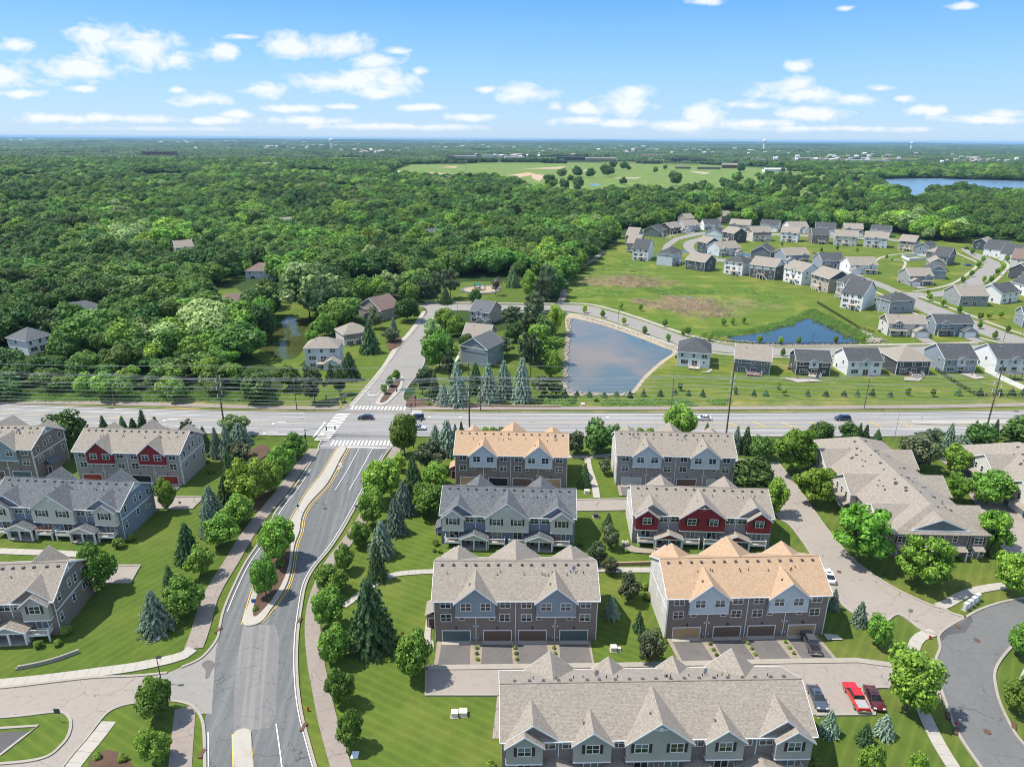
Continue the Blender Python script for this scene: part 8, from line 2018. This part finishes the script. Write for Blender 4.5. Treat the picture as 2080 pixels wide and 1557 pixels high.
tz = [tag(ob('reeds', tuft(1, 'l_reed'), None, (*G(1400, 640), 0)), kind='stuff'), tag(ob('reeds', tuft(2, 'l_tall'), None, (*G(1560, 678), 0)), kind='stuff')]
pts = []
def blot(px, py, rx, ry, n, k, s=(1.2, 2.0), hs=(1.1, 1.9)):
    c = np.array(G(px, py)); ax = abs(G(px + rx, py)[0] - c[0]); ay = abs(G(px, py - ry)[1] - c[1])
    for _ in range(n):
        a, r_ = rs.uniform(0, 6.28), rs.random() ** .6; X, Y = c[0] + math.cos(a) * r_ * ax, c[1] + math.sin(a) * r_ * ay
        if mnoise.noise(Vector((X * .06, Y * .06, 9))) > -.2: q = rs.uniform(*s); pts.append((X, Y, .02, (q, q, rs.uniform(*hs)), (0, 0, rs.uniform(0, 6.28)), k))


blot(1270, 572, 105, 12, 420, 0, (.8, 1.3), (.6, 1.2)); blot(1375, 616, 90, 15, 500, 0, (.8, 1.3), (.6, 1.2)); blot(1430, 634, 60, 12, 220, 0, (.8, 1.3), (.6, 1.2)); blot(1340, 592, 120, 8, 380, 1, (.9, 1.5), (.4, .8)); blot(1500, 605, 110, 18, 300, 1, hs=(.3, .6))
blot(1220, 590, 60, 12, 200, 1, hs=(.3, .6)); blot(1250, 540, 90, 18, 260, 1, hs=(.3, .7))
for (x0, y0), (x1, y1) in zip([(1430, 683), (1480, 680), (1545, 671), (1590, 660), (1625, 647), (1650, 632)], [(1480, 680), (1545, 671), (1590, 660), (1625, 647), (1650, 632), (1690, 650)]):
    for i in range(90): t = rs.random(); X, Y = G(x0 + (x1 - x0) * t, y0 + (y1 - y0) * t - 1); pts.append((X + rs.gauss(0, 1.3), Y + rs.gauss(0, 1.5), .02, (1.1, 1.1, rs.uniform(.8, 1.5)), (0, 0, rs.uniform(0, 6)), 1))
for i in range(500): t = rs.random(); X, Y = G(1650 + 100 * t, 640 + 50 * t); pts.append((X + rs.gauss(1, 2.), Y + rs.gauss(2, 2.), .02, (1.3, 1.3, rs.uniform(1, 2.)), (0, 0, rs.uniform(0, 6)), 1))
for i in range(900): X, Y = G(rs.uniform(1080, 1480), rs.uniform(812, 824)); pts.append((X, Y, .02, (1.2, 1.2, rs.uniform(.3, .8)), (0, 0, rs.uniform(0, 6)), 1)) if mnoise.noise(Vector((X * .1, Y * .1, 1))) > .0 else None
for i in range(1600): X, Y = G(rs.uniform(-20, 560), rs.uniform(800, 814)); pts.append((X, Y, .02, (1.4, 1.4, rs.uniform(.5, 1.4)), (0, 0, rs.uniform(0, 6)), 1))
scatter('reeds', pts, tz)

# ------------------------------------------------------------------ far buildings and water towers
def farb(px, py, wpx, hpx, dm, m, label, roof=None, pitch=0, n=0, cat='building', name='far_building'):
    X, Y = G(px, py); s_ = F / P(X, Y)[2]; w_, h_ = wpx / s_, hpx / s_; r = empty(name, (X, Y, 0), random.Random(px).uniform(-.15, .15), label, cat)
    B1('wall', m, r, b=(-w_ / 2, w_ / 2, 0, dm, 0, h_))
    mb = MB()
    if pitch: [mb.slab([(-w_ / 2 - 1, y0, h_), (w_ / 2 + 1, y0, h_), (w_ / 2 + 1, dm / 2, h_ + pitch), (-w_ / 2 - 1, dm / 2, h_ + pitch)], .3) for y0 in (-1, dm + 1)]; fx = True
    else: mb.box(-w_ / 2 - .3, w_ / 2 + .3, -.3, dm + .3, h_, h_ + .8)
    fix(ob('roof', mb.mesh('roof', [MT[roof or 'shTan']]), r))
    if n:
        mb = MB()
        for k in range(n): z = h_ * (k + .35) / n; mb.box(-w_ / 2 + 1, w_ / 2 - 1, -.12, 0, z, z + h_ * .3 / n)
        ob('window_band', mb.mesh('window_band', [MT['glass']]), r)
    return r


farb(322, 321, 62, 12, 40, 'w_brick', 'large brown brick block with flat roof rising above the far left woods', 'shDark', 0, 4); farb(540, 343, 42, 6, 30, 'w_brick', 'brick hall with grey sloped roof above the far woods', 'shTan', 8, 1); farb(556, 345, 46, 3, 20, 'w_white', 'low white roofed hall beside the brick hall', 'white', 0)
farb(800, 356, 36, 5, 18, 'w_white', 'white barn at the left end of the fairways', 'white', 3); farb(910, 322, 30, 4, 30, 'w_brick', 'brick end of the long hall beyond the fairways', 'shTan', 0, 1); farb(945, 321, 44, 4, 30, 'w_cream', 'long pale hall beyond the fairways', 'white', 0, 1); farb(1000, 320, 40, 4, 24, 'w_cream', 'second pale hall beyond the fairways, left of the clump', 'white')
farb(1045, 324, 40, 5, 20, 'w_white', 'white gabled houses cluster beyond the fairways', 'shTan', 4, 1); farb(1160, 326, 60, 7, 18, 'w_charcoal', 'dark modern flats beyond the fairways', 'shTan', 0, 2); farb(1220, 328, 62, 6, 18, 'w_tanw', 'pale brick flats right of the dark flats', 'shTan', 3, 2); farb(1325, 320, 48, 5, 18, 'w_taupe', 'grey-brown apartment row behind the fairway trees', 'shBrown', 3, 2)
farb(1375, 331, 50, 7, 18, 'w_charcoal', 'first of two dark apartment blocks at the fairway edge', 'shDark', 0, 2); farb(1425, 332, 50, 7, 18, 'w_charcoal', 'second of two dark apartment blocks at the fairway edge', 'shDark', 0, 2); farb(1388, 343, 30, 3, 14, 'w_brown', 'low brown pavilion on the fairway edge', 'shDark', 2); farb(1440, 344, 46, 4, 14, 'w_brown', 'long low dark clubhouse on the fairway edge', 'shDark', 1)
farb(1482, 342, 30, 7, 16, 'w_brick', 'clubhouse with pitched tan roof on the fairway edge', 'shTan', 4, 1); farb(1540, 330, 30, 6, 16, 'w_cream', 'cream flat roofed building above the clubhouse', 'white', 0, 1); farb(1575, 350, 46, 6, 18, 'w_white', 'long white marquee roof by the fairway', 'white', 3)
farb(1640, 326, 60, 4, 20, 'w_midgrey', 'left third of the long grey housing strip at right', 'shTan', 3, 1); farb(1700, 328, 60, 4, 20, 'w_cream', 'middle third of the long grey housing strip at right', 'shTan', 3, 1); farb(1765, 332, 84, 6, 30, 'w_cream', 'wide cream store at the end of the housing strip', 'white', 0, 1)
farb(1900, 353, 22, 4, 12, 'w_white', 'white lakeside house, left one', 'shTan', 3, 1); farb(1928, 354, 24, 4, 12, 'w_white', 'white lakeside house, right one', 'shSlate', 3, 1); farb(2060, 364, 20, 4, 12, 'w_cream', 'lakeside house near the right edge', 'shTan', 3, 1); farb(1880, 337, 24, 3, 16, 'w_white', 'white roofs behind the lake woods', 'white')
farb(212, 306, 14, 2, 16, 'w_white', 'white shed in the hazy far left woods', 'white'); farb(160, 308, 8, 2, 16, 'w_white', 'tiny white roof in the hazy far left woods', 'white'); farb(246, 354, 10, 4, 12, 'w_white', 'white house beside two yellow trees in the far left woods', 'white', 2); farb(955, 288, 18, 2, 40, 'w_white', 'white hall near the horizon centre', 'white'); farb(50, 285, 30, 1.4, 60, 'w_white', 'white strip of roofs on the left horizon', 'white'); farb(180, 284, 26, 1.4, 60, 'w_white', 'second white strip of roofs on the left horizon', 'white')
farb(655, 290, 14, 1.6, 40, 'w_white', 'white sheds left of the water tower on the horizon', 'white'); farb(1755, 303, 16, 2, 40, 'w_white', 'white shed on the right horizon', 'white'); farb(1420, 301, 20, 1.6, 40, 'w_white', 'white shed left of the white water tower', 'white')
mb = MB()
for i in range(230):
    c = ((40, 285, 80, 3), (200, 284, 90, 3), (420, 290, 160, 5), (740, 312, 60, 4), (600, 300, 200, 8), (960, 300, 150, 8), (1250, 305, 150, 8), (1500, 312, 200, 8), (1760, 322, 160, 6), (1990, 330, 100, 8), (1700, 330, 120, 3), (1060, 322, 110, 4))[i % 12]
    px, py = c[0] + rs.gauss(0, .5) * c[2], c[1] + rs.gauss(0, .5) * c[3]
    if py < 284: continue
    X, Y = G(px, py); q = max(1., Y / 2600) * rs.uniform(.45, 1.1); mb.hull([(X - 7 * q, Y, 9), (X + 7 * q, Y, 9), (X + 7 * q, Y + 10, 9), (X - 7 * q, Y + 10, 9)], [(X - 7 * q, Y, 15 + q), (X + 7 * q, Y, 15 + q), (X + 7 * q, Y + 10, 18 + q), (X - 7 * q, Y + 10, 18 + q)], rs.choice((0, 1, 1, 1, 1, 2)))
tag(ob('distant_rooftops', mb.mesh('distant_rooftops', [MT['w_white'], MT['w_taupe'], MT['w_cream']])), kind='stuff')
for x, yb, yt, w_, lb in ((674, 297, 283, 9, 'white water tower on the left horizon with round tank'), (1551, 303, 285, 8, 'white column water tower on the horizon right of centre'), (1850, 295, 289, 7, 'tiny white water tower top on the right horizon')):
    X, Y = G(x, 304 if x > 1000 else 303); s_ = F / P(X, Y)[2]; Ht = (304 - yt if x > 1000 else 303 - yt) / s_; r = empty('water_tower', (X, Y, 0), 0, lb, 'water tower'); R0 = w_ / s_ / 2
    mb = MB(); mb.tube((0, 0, 0), (0, 0, Ht * .75), R0 * .5, R0 * .45, 14); ob('column', mb.mesh('column', [MT['white']]), r)
    mb = MB(); mb.tube((0, 0, Ht * .7), (0, 0, Ht * .82), R0 * .5, R0, 16); mb.tube((0, 0, Ht * .82), (0, 0, Ht * .95), R0, R0 * .95, 16); mb.tube((0, 0, Ht * .95), (0, 0, Ht), R0 * .95, R0 * .3, 16); ob('tank', mb.mesh('tank', [MT['white']]), r)
X, Y = G(946, 362); r = empty('lattice_mast', (X, Y, 0), 0, 'slim grey mast standing before the fairways left of centre', 'mast'); mb = MB(); mb.tube((0, 0, 0), (0, 0, 38), .7, .3, 6); ob('pole', mb.mesh('pole', [MT['grey']]), r); mb = MB(); mb.tube((0, 0, 36), (0, 0, 38.5), 1.4, 1.4, 8); ob('antenna', mb.mesh('antenna', [MT['grey']]), r)

# ------------------------------------------------------------------ summer haze
m = bpy.data.materials.new('haze'); m.use_nodes = True; nt = m.node_tree; nt.nodes.clear(); out = nt.nodes.new('ShaderNodeOutputMaterial'); pv = nt.nodes.new('ShaderNodeVolumePrincipled')
pv.inputs['Color'].default_value = (.4, .7, 1, 1); pv.inputs['Density'].default_value = .000036; pv.inputs['Anisotropy'].default_value = 0.
nt.links.new(pv.outputs[0], out.inputs['Volume'])
mb = MB(); mb.box(-64000, 64000, -64000, 64000, -1, 96); hz = ob('haze', mb.mesh('haze', [m])); tag(hz, kind='stuff')
sc.cycles.volume_max_steps = 64; sc.cycles.max_bounces = 6; sc.cycles.volume_bounces = 0; sc.cycles.transparent_max_bounces = 4
sc.cycles.diffuse_bounces = 2; sc.cycles.glossy_bounces = 2; sc.cycles.transmission_bounces = 2
